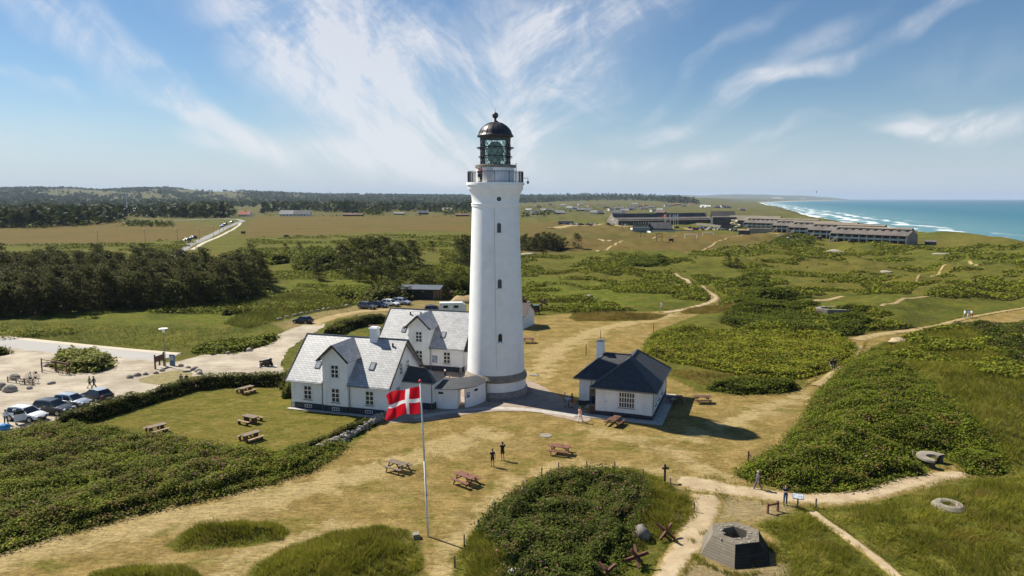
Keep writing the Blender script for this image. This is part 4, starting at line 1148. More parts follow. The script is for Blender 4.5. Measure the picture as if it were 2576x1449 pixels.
def on_link(i, z): 
    d = (c3[i + 1] - c3[i]).normalized(); o = c3[i] + Vector((d.y, -d.x, 0)) * .153; return wallM((o.x, o.y, z), d)
for i in (6, 19): MB().box((0, .012, 0), (.62, .03, .26), on_link(i, 1.95)).build('vent', M_PANE, lk)
q = MB().box((0, .02, 0), (.38, .05, .62), on_link(16, 1.55)).build('info_poster', mat('poster_blue', (.05, .20, .38), .5, .3, 8), lk)
MB().box((0, .05, .12), (.26, .02, .22), on_link(16, 1.55)).build('poster_picture', mat('poster_pic', (.55, .6, .62), .5, .5, 9), q)
MB().box((0, .02, 0), (.14, .04, .14), on_link(15, 1.3)).build('button_box', M_ZINC, lk)
pe = c3[-1]
MB().box((pe.x + .02, pe.y - .02, 1.3), (.26, .5, 2.6)).build('end_pier', M_CONC, lk)

# ================================================================== hut with hipped felt roof
ang_h = math.atan2(-.342, .94)
hx, hy = P0(1497.6, 1044)
ht = thing('black_roofed_hut', 'small white hut with black hipped roof standing in the tower shadow', 'hut', (hx, hy, 0), ang_h)
LW, LD, LH, RH = 6.5, 11.2, 3.45, 6.15     # width, depth, wall, ridge
mb = MB(); mb.box((LW / 2, LD / 2, LH / 2), (LW, LD, LH)); mb.box((-1.4, 6.2, LH / 2 - .005), (2.84, 5.6, LH - .01)); mb.build('wall', M_WHITE, ht)
for c_, s_ in (((.55, -.025, 1.95), (1.1, .05, 2.8)), ((LW - .62, -.025, 1.95), (1.1, .05, 2.8)), ((LW + .025, .6, 1.95), (.05, 1.15, 2.8)), ((-2.35, 3.375, 1.95), (.86, .05, 2.8))): MB().box(c_, s_).build('rustication', M_RENDER, ht)
mb = MB(); mb.box((LW / 2, LD / 2, .2), (LW + .1, LD + .1, .8)); mb.box((-1.45, 6.2, .2), (2.84, 5.7, .79)); mb.build('plinth', M_NAVY, ht)
e = .55
mb = MB()
z0 = LH - .05
A = [(-e, -e, z0), (LW + e, -e, z0), (LW + e, LD + e, z0), (-e, LD + e, z0)]; hip = LW / 2 + e
R1, R2 = (LW / 2, hip - e, RH), (LW / 2, LD + e - hip + .4, RH + .12)
mb.add(A + [R1, R2], [(3, 2, 1, 0), (0, 1, 4), (1, 2, 5, 4), (2, 3, 5), (3, 0, 4, 5)])
y0, y1 = 3.4 - e, 9.0 + e; ym = (y0 + y1) / 2
mb.add([(-2.84 - e, y0, z0), (LW / 2, y0, z0), (LW / 2, y1, z0), (-2.84 - e, y1, z0), (-2.84 - e + (y1 - y0) / 2 * .95, ym, RH - .12), (LW / 2, ym, RH - .12)], [(3, 2, 1, 0), (0, 1, 5, 4), (1, 2, 5), (2, 3, 4, 5), (3, 0, 4)])
rf = mb.build('roof', M_FELT, ht)
mb = MB()
for a, b2 in ((A[0], R1), (A[1], R1), (A[2], R2), (R1, R2), ((-2.84 - e, y0, z0), (-2.84 - e + (y1 - y0) / 2 * .95, ym, RH - .12)), ((-2.84 - e + (y1 - y0) / 2 * .95, ym, RH - .12), (LW / 2, ym, RH - .12))):
    mb.bar(Vector(a) + Vector((0, 0, .02)), Vector(b2) + Vector((0, 0, .02)), .2, .06)
mb.build('ridge_roll', mat('felt_roll', (.055, .058, .065), .6), rf)
mb = MB()
for a, b2 in ((A[0], A[1]), (A[1], A[2]), ((-2.84 - e, y0, z0), (-e, y0, z0))):
    mb.bar(Vector(a) + Vector((0, 0, -.09)), Vector(b2) + Vector((0, 0, -.09)), .12, .13)
for x, y in ((LW + .08, -.0), (LW + .08, LD - .3), (-1.3, 3.32)): mb.rod((x, y, .1), (x, y, LH - .1), .05, n=6)
mb.build('gutter', M_ZINC, ht)
mb = MB(); mb.box((-.95, 6.4, 6.25), (.85, .8, 2.2)); mb.build('chimney', M_WHITE, ht); 
mb = MB(); mb.box((-.95, 6.4, 7.42), (.95, .9, .1)); mb.box((-.95, 6.4, 7.52), (.55, .5, .12)); mb.build('chimney_cap', M_ZINC, ht)
wn = window(ht, wallM((3.6, -.004, 1.25), (1, 0, 0)), 1.75, 1.75, 6, 3, M_REDBR, bar=.085)
for y in (2.2, 4.6, 7.2): window(ht, wallM((LW + .004, y, 1.3), (0, 1, 0)), 1.0, 1.6, 2, 3, M_NAVY)
MB().box((-.85, 3.36, 1.25), (1.35, .09, 2.5)).build('door', M_PANE, ht)
mb = MB(); mb.box((-.85, 3.0, .12), (1.7, .75, .25)); mb.box((-.85, 2.55, .03), (2.0, .6, .14)); mb.build('doorstep', M_STONE, ht)
mb = MB(); mb.prism([(-1.9, -1.3), (LW + 1.3, -1.3), (LW + 1.3, LD + .3), (LW + .05, LD + .3), (LW + .05, -.05), (-1.9, -.05)], .02, .09); mb.build('paved_apron', M_STONE, ht)
MB().box((1.1, -.06, 1.75), (.5, .03, .22)).build('wall_sign', mat('sign_white', (.72, .73, .72), .5), ht)

# ---------------- black timber shed with gapped roof
sx, sy = P0(1005, 752)
sh = thing('timber_shed', 'black boarded shed with low grey sheet roof at the end of the parked cars', 'shed', (sx, sy, 0), rad(-9))
mb = MB(); mb.box((4.6, 2.5, 1.2), (8.2, 4.6, 2.4)); mb.build('wall', M_BOARD, sh)
mb = MB(); mb.box((8.72, 1.2, 1.2), (.1, 2.0, 2.35)); mb.box((9.5, 2.2, 1.15), (1.5, .08, 2.3)); mb.build('door', M_BOARDV, sh)
mb = MB()
for s_, yb in ((-1, -.7), (1, 5.7)):
    vs = [(-.5, 2.5, 3.25), (10.6, 2.5, 3.25), (10.6, yb, 2.5), (-.5, yb, 2.5)]; vs += [(a, b2, c + .12) for a, b2, c in vs]
    fs = [(0, 1, 2, 3), (7, 6, 5, 4), (4, 5, 1, 0), (5, 6, 2, 1), (6, 7, 3, 2), (7, 4, 0, 3)]
    mb.add(vs, fs if s_ < 0 else [f[::-1] for f in fs])
rf = mb.build('roof', M_SHEET, sh)
mb = MB()
for x in (-.3, 10.4):
    for y in (-.4, 5.4): mb.box((x, y, 1.25), (.14, .14, 2.5))
mb.bar((-.5, -.72, 2.5), (10.6, -.72, 2.5), .05, .2); mb.bar((10.62, -.7, 2.5), (10.62, 2.5, 3.25), .05, .2); mb.bar((10.62, 5.7, 2.5), (10.62, 2.5, 3.25), .05, .2)
mb.build('roof_frame', M_DARKWOOD, sh)
for x in (2.2, 3.6, 6.0): MB().box((x, .19, 1.9), (.5, .04, .22)).build('vent', M_ZINC, sh)

# ---------------- long white outbuilding behind the tower
ox, oy = P0(1336.6, 828.5); ox -= 1.5
ob = thing('outbuilding', 'low white outbuilding with brown roof showing behind the right side of the tower', 'outbuilding', (ox, oy, 0), rad(-22))
mb = MB(); pent = lambda x: [(x, 0, 0), (x, 6, 0), (x, 6, 2.7), (x, 3, 4.5), (x, 0, 2.7)]
mb.add(pent(-11) + pent(0), [(0, 4, 3, 2, 1), (5, 6, 7, 8, 9)] + [(i, (i + 1) % 5, 5 + (i + 1) % 5, 5 + i)[::-1] for i in range(5)]); mb.build('wall', M_WHITE, ob)
mb = MB()
for s_, yb in ((-1, -.5), (1, 6.5)):
    vs = [(-11.4, 3, 4.56), (.5, 3, 4.56), (.5, yb, 2.46), (-11.4, yb, 2.46)]; vs += [(a, b2, c + .1) for a, b2, c in vs]
    fs = [(0, 1, 2, 3), (7, 6, 5, 4), (4, 5, 1, 0), (5, 6, 2, 1), (6, 7, 3, 2), (7, 4, 0, 3)]
    mb.add(vs, fs if s_ < 0 else [f[::-1] for f in fs])
mb.build('roof', mat('brown_felt', (.065, .048, .045), .8, .2, 2), ob)
for x in (-1.0, -1.9, -2.8, -3.7, -4.6): window(ob, wallM((x, -.004, 1.0), (1, 0, 0)), .35, 1.3, 1, 2, None, bar=.05)
mb = MB(); mb.rod((-.1, -.08, 2.4), (-.1, -.08, .1), .05, n=6); mb.build('downpipe', mat('blue_pipe', (.05, .12, .22), .5), ob)
# ================================================================== vegetation
F_ROSE = foliage('rose_leaves', (0.0260, 0.0330, 0.0025), (.195, .228, .016), brown=(.17, .105, .035), flower=((.36, .14, .19), .08), trans=.18)
F_ROSEY = foliage('rose_leaves_yellow', (0.0425, 0.0490, 0.0025), (.225, .245, .016), brown=(.21, .14, .03), trans=.18)
F_PIT = foliage('rose_leaves_dark', (0.0110, 0.0190, 0.0025), (.095, .120, .013), brown=(.11, .068, .028), flower=((.42, .15, .24), .05), trans=.18)
F_EAST = foliage('dune_rose_leaves', (0.0200, 0.0290, 0.0020), (.150, .185, .013), brown=(.16, .10, .03), flower=((.34, .14, .20), .012), trans=.18)
F_HEDGE = foliage('hedge_leaves', (0.0110, 0.0180, 0.0025), (.115, .130, .014), brown=(.13, .075, .03), flower=((.38, .15, .22), .03), trans=.18)
F_DARK = foliage('scrub_leaves', (0.0120, 0.0200, 0.0020), (.120, .145, .013), trans=.3)
F_SCRUB = foliage('dune_leaves', (0.0300, 0.0420, 0.0025), (.185, .210, .014), brown=(.16, .11, .025), trans=.18)
F_REED = foliage('reed_leaves', (0.0450, 0.0600, 0.0060), (.30, .31, .07), brown=(.24, .17, .06), trans=.18)
F_PINE = foliage('pine_needles', (0.0050, 0.0080, 0.0015), (.085, .084, .011), brown=(.085, .052, .018), trans=.15)
F_PINE2 = foliage('pine_needles_green', (0.0060, 0.0115, 0.0015), (.100, .115, .012), brown=(.07, .05, .016), trans=.15)
F_OLIVE = foliage('grove_leaves', (0.0130, 0.0200, 0.0020), (.140, .155, .014), brown=(.10, .07, .022), trans=.2)
F_FAR = foliage('far_leaves', (0.0070, 0.0125, 0.0040), (.056, .072, .017), trans=.1)
F_FARL = foliage('far_leaves_light', (0.0210, 0.0300, 0.0040), (.150, .165, .022), trans=.1)
F_GRASS = foliage('tall_grass', (0.0488, 0.0618, 0.0039), (.270, .265, .030), brown=(.29, .19, .06), trans=.45)
F_GRASSB = foliage('brown_grass', (0.0975, 0.0683, 0.0163), (.36, .26, .085), brown=(.33, .175, .07), trans=.45)
M_BARK = mat('bark', (.07, .052, .038), .9, .3, 4)
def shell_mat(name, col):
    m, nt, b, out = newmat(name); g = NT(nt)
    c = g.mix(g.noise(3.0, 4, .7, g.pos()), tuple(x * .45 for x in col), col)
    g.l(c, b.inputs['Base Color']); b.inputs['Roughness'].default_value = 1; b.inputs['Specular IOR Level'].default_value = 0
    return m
SH_G = shell_mat('shaded_shell_green', (.026, .032, .006)); SH_D = shell_mat('shaded_shell_dark', (.014, .019, .004)); SH_Y = shell_mat('shaded_shell_yellow', (.050, .054, .009))  # inner shells coloured extra dark to paint the shade between the leaves

def thicket(name, poly, hgt, fol, sh, label, cat, size=.26, dens=22, ds=.7, seed=0, lump=2.6, var=.9, edge=1.1, kind=None, group=None, zfun=None):
    lo = poly.min(0) - 1; hi = poly.max(0) + 1
    xs = np.arange(lo[0], hi[0] + ds, ds); ys = np.arange(lo[1], hi[1] + ds, ds)
    X, Y = np.meshgrid(xs, ys, indexing='ij'); sh_ = X.shape
    x = X.ravel(); y = Y.ravel()
    def top(x, y):
        wob = (fbm(x / 1.4, y / 1.4, seed + 50, 3) - .5) * 1.6 * min(1, edge)
        sd = sdpoly(x, y, poly) + wob
        return sd, hgt * smooth(-.15, edge, sd) ** .8 * (1 - var / 2 + var * fbm(x / lump, y / lump, seed, 3) * 1.0 + .25 * (fbm(x / (lump * 4), y / (lump * 4), seed + 5, 2) - .5))
    sd, t = top(x, y); z = H(x, y)
    zz = np.where(sd > -.2, z + t * .80 - .06, z - .25)
    nx, ny = sh_
    i = (np.arange(nx - 1)[:, None] * ny + np.arange(ny - 1)[None]).ravel()
    F = np.stack([i, i + ny, i + ny + 1, i + 1], 1)
    ok = (sd[F] > -.2).any(1)
    F = F[ok]
    V = np.stack([x, y, zz], 1)
    used = np.unique(F); mp = np.zeros(len(V), int); mp[used] = np.arange(len(used)); V = V[used]; F = mp[F]
    n = int(area(poly) * dens)
    p = sample_poly(poly, n)
    k = int(n * .25) + 20     # more along the rim, hanging down the sides
    e = len(poly); seg = np.array([np.linalg.norm(poly[(q + 1) % e] - poly[q]) for q in range(e)]); 
    ch_ = NR.choice(e, k, p=seg / seg.sum()); u = NR.uniform(size=(k, 1))
    rim = poly[ch_] * (1 - u) + poly[(ch_ + 1) % e] * u + NR.normal(0, .35 * min(1, edge), (k, 2))
    sd2, t2 = top(p[:, 0], p[:, 1])
    a = np.stack([p[:, 0], p[:, 1], H(p[:, 0], p[:, 1]) + np.maximum(.08, t2 * NR.uniform(.78, 1.10, n))], 1)
    b_ = np.stack([rim[:, 0], rim[:, 1], H(rim[:, 0], rim[:, 1]) + hgt * NR.uniform(.03, .55, k)], 1)
    sz = size * NR.uniform(.7, 1.35, n + k)
    CV, CF = cards(np.concatenate([a, b_]), sz, .52)
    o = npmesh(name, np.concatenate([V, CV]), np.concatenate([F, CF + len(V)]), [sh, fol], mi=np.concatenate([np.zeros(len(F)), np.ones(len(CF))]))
    return tag(o, label, cat, group, kind)

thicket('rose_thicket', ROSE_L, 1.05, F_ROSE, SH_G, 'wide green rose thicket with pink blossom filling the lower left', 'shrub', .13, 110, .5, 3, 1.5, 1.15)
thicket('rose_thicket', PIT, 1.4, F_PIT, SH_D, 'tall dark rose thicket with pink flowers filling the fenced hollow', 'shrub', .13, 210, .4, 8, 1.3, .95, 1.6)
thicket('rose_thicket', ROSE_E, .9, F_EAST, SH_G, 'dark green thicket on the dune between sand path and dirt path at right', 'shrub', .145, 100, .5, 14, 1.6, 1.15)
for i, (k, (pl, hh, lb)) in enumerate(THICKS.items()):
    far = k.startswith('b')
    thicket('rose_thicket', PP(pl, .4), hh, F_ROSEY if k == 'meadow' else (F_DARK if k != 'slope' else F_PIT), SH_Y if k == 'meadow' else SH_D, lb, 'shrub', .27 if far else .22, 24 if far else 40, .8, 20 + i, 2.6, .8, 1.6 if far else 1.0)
# garden hedge, back hedge, stone wall hedge
def hedge(line, w, hgt, label, seed, fol=F_HEDGE, size=.16, dens=130):
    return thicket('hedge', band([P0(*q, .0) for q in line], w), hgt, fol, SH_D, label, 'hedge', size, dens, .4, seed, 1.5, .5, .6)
hedge([(150,1078),(230,1055),(310,1030),(400,1003),(480,980),(560,970),(640,967),(725,968)], 1.15, 1.55, 'long dark hedge between the gravel car park and the garden lawn', 31)
hedge([(715,965),(728,980),(738,1000)], .9, 1.7, 'short hedge end against the left corner of the front house', 32)
hedge([(835,845),(870,826),(920,815),(968,808)], 1.6, 1.5, 'dark hedge beside the drive behind the front house', 33, F_HEDGE, .2, 80)
hedge([(690,1160),(760,1140),(820,1118),(880,1090),(930,1068)], .7, .9, 'low rose hedge growing over the dry stone wall', 34)
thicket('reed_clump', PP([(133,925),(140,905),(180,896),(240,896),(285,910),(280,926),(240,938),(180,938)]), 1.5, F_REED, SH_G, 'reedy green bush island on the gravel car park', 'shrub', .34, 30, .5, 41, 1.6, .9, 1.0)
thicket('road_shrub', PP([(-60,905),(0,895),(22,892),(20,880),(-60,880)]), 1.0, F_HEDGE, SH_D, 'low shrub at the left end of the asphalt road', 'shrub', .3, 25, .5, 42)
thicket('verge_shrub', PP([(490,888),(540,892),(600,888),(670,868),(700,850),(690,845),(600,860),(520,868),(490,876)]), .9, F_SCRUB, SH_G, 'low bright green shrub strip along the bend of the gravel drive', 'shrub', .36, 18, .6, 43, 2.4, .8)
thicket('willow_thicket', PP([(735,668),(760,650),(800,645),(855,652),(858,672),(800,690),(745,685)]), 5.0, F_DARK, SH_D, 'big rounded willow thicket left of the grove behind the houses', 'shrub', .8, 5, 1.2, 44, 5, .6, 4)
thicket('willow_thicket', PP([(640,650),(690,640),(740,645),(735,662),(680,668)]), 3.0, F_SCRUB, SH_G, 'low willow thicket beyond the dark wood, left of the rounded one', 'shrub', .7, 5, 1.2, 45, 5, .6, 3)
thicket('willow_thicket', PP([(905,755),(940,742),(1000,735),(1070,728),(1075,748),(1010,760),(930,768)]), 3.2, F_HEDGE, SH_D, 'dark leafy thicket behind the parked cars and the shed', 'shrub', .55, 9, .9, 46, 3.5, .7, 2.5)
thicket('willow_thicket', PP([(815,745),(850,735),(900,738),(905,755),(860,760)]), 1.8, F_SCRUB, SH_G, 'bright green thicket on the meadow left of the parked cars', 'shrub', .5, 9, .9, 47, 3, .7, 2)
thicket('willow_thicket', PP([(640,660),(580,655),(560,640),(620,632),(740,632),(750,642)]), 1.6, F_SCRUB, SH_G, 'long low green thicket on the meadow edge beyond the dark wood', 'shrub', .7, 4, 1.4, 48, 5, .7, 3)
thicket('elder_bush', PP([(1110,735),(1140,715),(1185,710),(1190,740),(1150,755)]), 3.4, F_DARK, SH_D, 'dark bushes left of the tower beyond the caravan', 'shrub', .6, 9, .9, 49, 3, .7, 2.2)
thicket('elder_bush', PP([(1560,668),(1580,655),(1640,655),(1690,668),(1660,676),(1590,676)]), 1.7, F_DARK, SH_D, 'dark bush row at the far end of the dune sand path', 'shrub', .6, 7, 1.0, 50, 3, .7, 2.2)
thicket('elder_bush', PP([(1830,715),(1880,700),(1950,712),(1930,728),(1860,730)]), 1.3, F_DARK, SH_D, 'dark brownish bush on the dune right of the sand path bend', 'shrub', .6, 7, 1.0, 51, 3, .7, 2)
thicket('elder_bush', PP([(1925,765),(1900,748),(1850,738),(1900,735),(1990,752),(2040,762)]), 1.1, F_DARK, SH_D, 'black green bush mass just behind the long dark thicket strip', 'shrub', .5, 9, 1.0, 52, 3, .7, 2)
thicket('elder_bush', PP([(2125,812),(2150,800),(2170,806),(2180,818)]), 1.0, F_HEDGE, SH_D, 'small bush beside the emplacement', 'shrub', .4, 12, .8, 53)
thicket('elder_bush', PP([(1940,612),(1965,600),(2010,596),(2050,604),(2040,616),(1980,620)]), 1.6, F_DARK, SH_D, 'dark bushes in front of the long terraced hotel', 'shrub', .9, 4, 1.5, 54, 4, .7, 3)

# ---------------- scrub over the dunes (nobody could count it)
PATHPTS = []
for ln, wd, mt_, lb in SP:
    q = np.array([P0(*z_) for z_ in ln]); d = np.concatenate([[0], np.cumsum(np.linalg.norm(np.diff(q, axis=0), axis=1))])
    s = np.arange(0, d[-1], 1.5); PATHPTS.append(np.stack([np.interp(s, d, q[:, 0]), np.interp(s, d, q[:, 1])], 1))
PATHPTS = np.concatenate(PATHPTS)
def off_path(x, y, r):
    ok = np.ones(len(x), bool)
    for i in range(0, len(PATHPTS), 40):
        c = PATHPTS[i:i + 40]
        ok &= (((x[:, None] - c[:, 0]) ** 2 + (y[:, None] - c[:, 1]) ** 2).min(1) > r * r)
    return ok
n = 520000
D_ = 105 * (430 / 105) ** NR.uniform(size=n); A_ = np.radians(NR.uniform(-6, 44, n))
x = D_ * np.sin(A_); y = D_ * np.cos(A_)
def scrubmask(x, y): return smooth(.50, .60, fbm(x / 17, y / 9, 63, 4) + .06 * (fbm(x / 60, y / 60, 64, 2) - .5))
mk = scrubmask(x, y)
ok = (mk > .25) & (sdfast(x, y, LAWN, 3) < -1.0) & (coast_s(x, y) < -3) & off_path(x, y, 2.0) & (sdfast(x, y, HEATH[3], 3) < 0) & (sdfast(x, y, HEATH[2], 3) < 0)
x, y, mk, D_ = x[ok], y[ok], mk[ok], D_[ok]
pts_ = np.stack([x, y, H(x, y) + mk * (.6 + .5 * fbm(x / 3, y / 3, 65, 2)) * NR.uniform(.5, 1.05, len(x))], 1)
CV, CF = cards(pts_, (.12 + .0018 * D_) * NR.uniform(.7, 1.3, len(x)), .45)
tag(npmesh('dune_scrub', CV, CF, F_SCRUB), 'low green rose scrub scattered over the dunes right of the lighthouse', 'scrub', kind='stuff')
n = 170000
D_ = 150 * (480 / 150) ** NR.uniform(size=n); A_ = np.radians(NR.uniform(-40, -3, n)); x = D_ * np.sin(A_); y = D_ * np.cos(A_)
mk = smooth(.54, .62, fbm(x / 22, y / 12, 83, 4))
ok = (mk > .25)
for hp in HEATH[:2]: ok &= sdfast(x, y, hp, 5) < -2
for q in FLATS: ok &= sdfast(x, y, q[0], 3) < -2
fr_ = np.array([(a, b2) for a, b2 in FR]); ok &= (np.abs(np.interp(y, [30, 280, 380, 640, 900], [-500, -130, -160, -260, -330]) - x) > 14)
x, y, mk, D_ = x[ok], y[ok], mk[ok], D_[ok]
CV, CF = cards(np.stack([x, y, H(x, y) + mk * 1.0 * NR.uniform(.4, 1.05, len(x))], 1), (.12 + .0018 * D_) * NR.uniform(.7, 1.3, len(x)), .45)
tag(npmesh('meadow_scrub', CV, CF, F_SCRUB), 'low green scrub over the meadow behind the houses', 'scrub', kind='stuff')

# ---------------- long grass
def grass(poly, dens, h, w, fol, label, hole=None, lean=(-.35, .1)):
    p = sample_poly(poly, int(area(poly) * dens))
    x, y = p[:, 0], p[:, 1]; sd = sdpoly(x, y, poly) + (fbm(x / .9, y / .9, 70, 3) - .5) * 2.2
    cl = fbm(x / 1.1, y / 1.1, 71, 3)
    ok = (sd > NR.uniform(-.3, .5, len(x))) & (cl > NR.uniform(.2, .45, len(x)))
    for q in (hole or []): ok &= sdpoly(x, y, q) < -.1
    ok &= off_path(x, y, .75) & (np.hypot(x - 15.8, y - 46.5) > 3.2)
    p = p[ok]; sd = sd[ok]; cl = cl[ok]
    hh = h * (.35 + .65 * smooth(0, 2.4, sd)) * (.35 + 1.3 * cl)
    a = fbm(p[:, 0] / 4, p[:, 1] / 4, 72, 2) * 5 - 1.2
    V, F = blades(np.stack([p[:, 0], p[:, 1], H(p[:, 0], p[:, 1])], 1), hh, w, (lean[0] * np.cos(a) * 1.5, lean[0] * np.sin(a) * 1.2), spread=.45)
    tag(npmesh('tall_grass', V, F, fol), label, 'grass', kind='stuff')
grass(MOUND2, 170, .62, .055, F_GRASS, 'long windblown grass on the mound below the flagpole')
grass(MOUND1, 190, .60, .055, F_GRASS, 'long grass on the small oval island in the lower left lawn')
grass(MOUND0, 170, .60, .055, F_GRASS, 'long grass at the lower left edge')
grass(RING, 150, .62, .05, F_GRASS, 'long grass round the fenced rose hollow', [PIT])
grass(DUNE_S, 75, .55, .06, F_GRASS, 'long grass on the dune at the lower right')
grass(DUNE_SW, 110, .5, .055, F_GRASS, 'long grass beside the concrete bunker')
grass(DUNE_E, 34, .6, .085, F_GRASS, 'long grass on the dune above the sand path', [ROSE_E])
grass(HALFTALL, 50, .55, .08, F_GRASSB, 'brownish grass strip in front of the yellow green thicket', [PP(THICKS['tongue'][0])])
grass(FOLD1, 60, .7, .10, F_GRASSB, 'red brown grass island on the mown lawn')
grass(FOLD2, 50, .7, .10, F_GRASSB, 'brown grass island beside the dune path')
# short tufts and straw over the mown lawn and along the path rims
n = 90000
p = sample_poly(LAWN, n); p = p[p[:, 1] < 112]; x, y = p[:, 0], p[:, 1]
ok = fbm(x / 2.2, y / 2.2, 75, 4) > NR.uniform(.40, .68, len(x))
for q in [ROSE_L, PIT, DUNE_E, DUNE_S, PLAZA, MOUND1, MOUND2, RING]: ok &= sdfast(x, y, q, 1) < 0
ok &= ~((np.abs(x - hx - 2) < 8) & (np.abs(y - hy - 4) < 9)) & off_path(x, y, 1.0) & (np.hypot(x - TX, y - TD) > 6)
p = p[ok]
V, F = blades(np.stack([p[:, 0], p[:, 1], H(p[:, 0], p[:, 1])], 1), .07, .05, (-.6, .1), spread=1.5)
tag(npmesh('lawn_tufts', V, F, F_GRASSB), 'straw coloured tufts scattered over the mown lawn', 'grass', kind='stuff')
rim = []
for ln, wd, mt_, lb in SP[:6]:
    q = np.array([P0(*z_) for z_ in ln]); d = np.concatenate([[0], np.cumsum(np.linalg.norm(np.diff(q, axis=0), axis=1))]); k = int(d[-1] * 70)
    s = NR.uniform(0, d[-1], k); cx = np.interp(s, d, q[:, 0]); cy = np.interp(s, d, q[:, 1]); ww = np.interp(s, d, wd) / 2
    e = .4; tx = np.interp(s + e, d, q[:, 0]) - cx; ty = np.interp(s + e, d, q[:, 1]) - cy; l = np.hypot(tx, ty) + 1e-6; sg = NR.choice([-1, 1], k) * (ww * NR.uniform(.75, 1.35, k))
    rim.append(np.stack([cx - ty / l * sg, cy + tx / l * sg], 1))
a = NR.uniform(0, 6.28, 2600); r_ = 2.75 + np.abs(NR.normal(0, .35, 2600)); b0 = P(1848, 1392); rim.append(np.stack([b0.x + r_ * np.cos(a), b0.y + r_ * np.sin(a)], 1))
p = np.concatenate(rim); p = p[fbm(p[:, 0] / .8, p[:, 1] / .8, 76, 3) > .48]
V, F = blades(np.stack([p[:, 0], p[:, 1], H(p[:, 0], p[:, 1]) + .05], 1), .26, .05, (-.3, .1), spread=.7)
tag(npmesh('path_rim_grass', V, F, F_GRASS), 'grass creeping in along the rims of the sand paths', 'grass', kind='stuff')
# reeds and rough grass on the meadow left of the cars
RM = PP([(560,815),(640,760),(720,735),(830,745),(900,765),(880,775),(800,785),(700,808),(620,830)])
grass(RM, 14, 1.0, .16, F_REED, 'pale reeds on the meadow left of the parked cars')
RM2 = PP([(-60,842),(0,846),(280,878),(400,889),(480,884),(600,850),(690,808),(560,825),(300,815),(0,810)])
grass(RM2, 7, .35, .10, F_REED, 'rough grass on the verge beyond the asphalt road')

# ---------------- trees
def tree_parts(h, r, seed, fol, ncl=26, per=17, lean=(-.22, .03), cone=.75, base=.08, size=.55, sq=1.0):
    rg = np.random.default_rng(seed)
    def axis(t): return np.array([lean[0] * h * t ** 1.7, lean[1] * h * t ** 1.7, h * t])
    mb = MB(); prev = None
    for t in np.linspace(0, .92, 6):
        a = axis(t)
        if prev is not None: mb.rod(prev[0], a, .022 * h * (1 - prev[1]) + .02, .022 * h * (1 - t) + .02, 6, cap=False)
        prev = (a, t)
    C = []; SZ = []
    for i in range(ncl):
        t = base + (1 - base) * rg.uniform() ** .85
        R = r * ((1 - t) ** cone * 1.0 + .10) * (1 if t > .2 else .55 + 2.2 * t)
        az = rg.uniform(0, 2 * np.pi); q = R * rg.uniform(.45, 1.0)
        c = axis(min(t, .97)) + np.array([math.cos(az) * q + lean[0] * R * .9, math.sin(az) * q, -.05 * R])
        if i % 3 == 0: mb.rod(axis(max(.05, t - .1)), c, .02 * h * (1 - t) * .4 + .015, .012, 4, cap=False)
        k = rg.normal(0, 1, (per, 3)) * np.array([.56, .46, .15 * sq]) * (r * .36)
        k[:, 2] += -k[:, 0] * .28 - np.abs(k[:, 1]) * .1            # sprays swept up to leeward
        C.append(c + k); SZ.append(size * rg.uniform(.6, 1.25, per))
    C.append(axis(.99)[None] + rg.normal(0, 1, (5, 3)) * np.array([.12, .12, .25]) * r * .4); SZ.append(np.full(5, size * .6))
    V, F = cards(np.concatenate(C), np.concatenate(SZ), .5, rg)
    return mb, V, F
PROTO = {}
def tree_proto(key, name, label, cat, group, h, r, seed, fol, **kw):
    t = thing(name, label, cat, (0, 0, 0), 0, group)
    mb, V, F = tree_parts(h, r, seed, fol, **kw)
    mb.build('trunk', M_BARK, t); npmesh('crown', V, F, fol, t)
    PROTO[key] = t; t['_used'] = 0
    return t
def plant(key, x, y, s=1.0, rz=0, label=None, group=None, sz=None):
    t = PROTO[key]
    if t.get('_used'):
        t = copy_tree(t)
    else: t['_used'] = 1
    PROTO[key]['_used'] = 1
    t.location = (x, y, h1(x, y) - .1); t.rotation_euler = (0, 0, rz); t.scale = (s, s, sz or s)
    if label: t['label'] = label
    if group: t['group'] = group
    return t
WL = 'wind bent dark conifer standing in the dense wood beyond the asphalt road'
for i in range(8):
    tree_proto('pine%d' % i, 'pine_tree', WL, 'tree', 'wind bent conifers of the dense wood at the left', 7.2 + .45 * (i * 3 % 8), 3.5 - .1 * (i % 4), 100 + i, F_PINE if i % 3 else F_PINE2, ncl=52, per=38, base=.0, size=.34, lean=(-.17 - .02 * (i % 3), .02 * (i % 3 - 1)), cone=[.5, .62, .75][i % 3])
WOOD = PP([(-170,806),(100,794),(250,781),(420,779),(560,771),(640,752),(685,728),(640,695),(560,680),(430,668),(250,668),(100,670),(-170,672)])
cand = sample_poly(WOOD, 6000, np.random.default_rng(5)); keep_ = []
cand = cand[np.abs(cand[:, 0]) < .80 * cand[:, 1]]
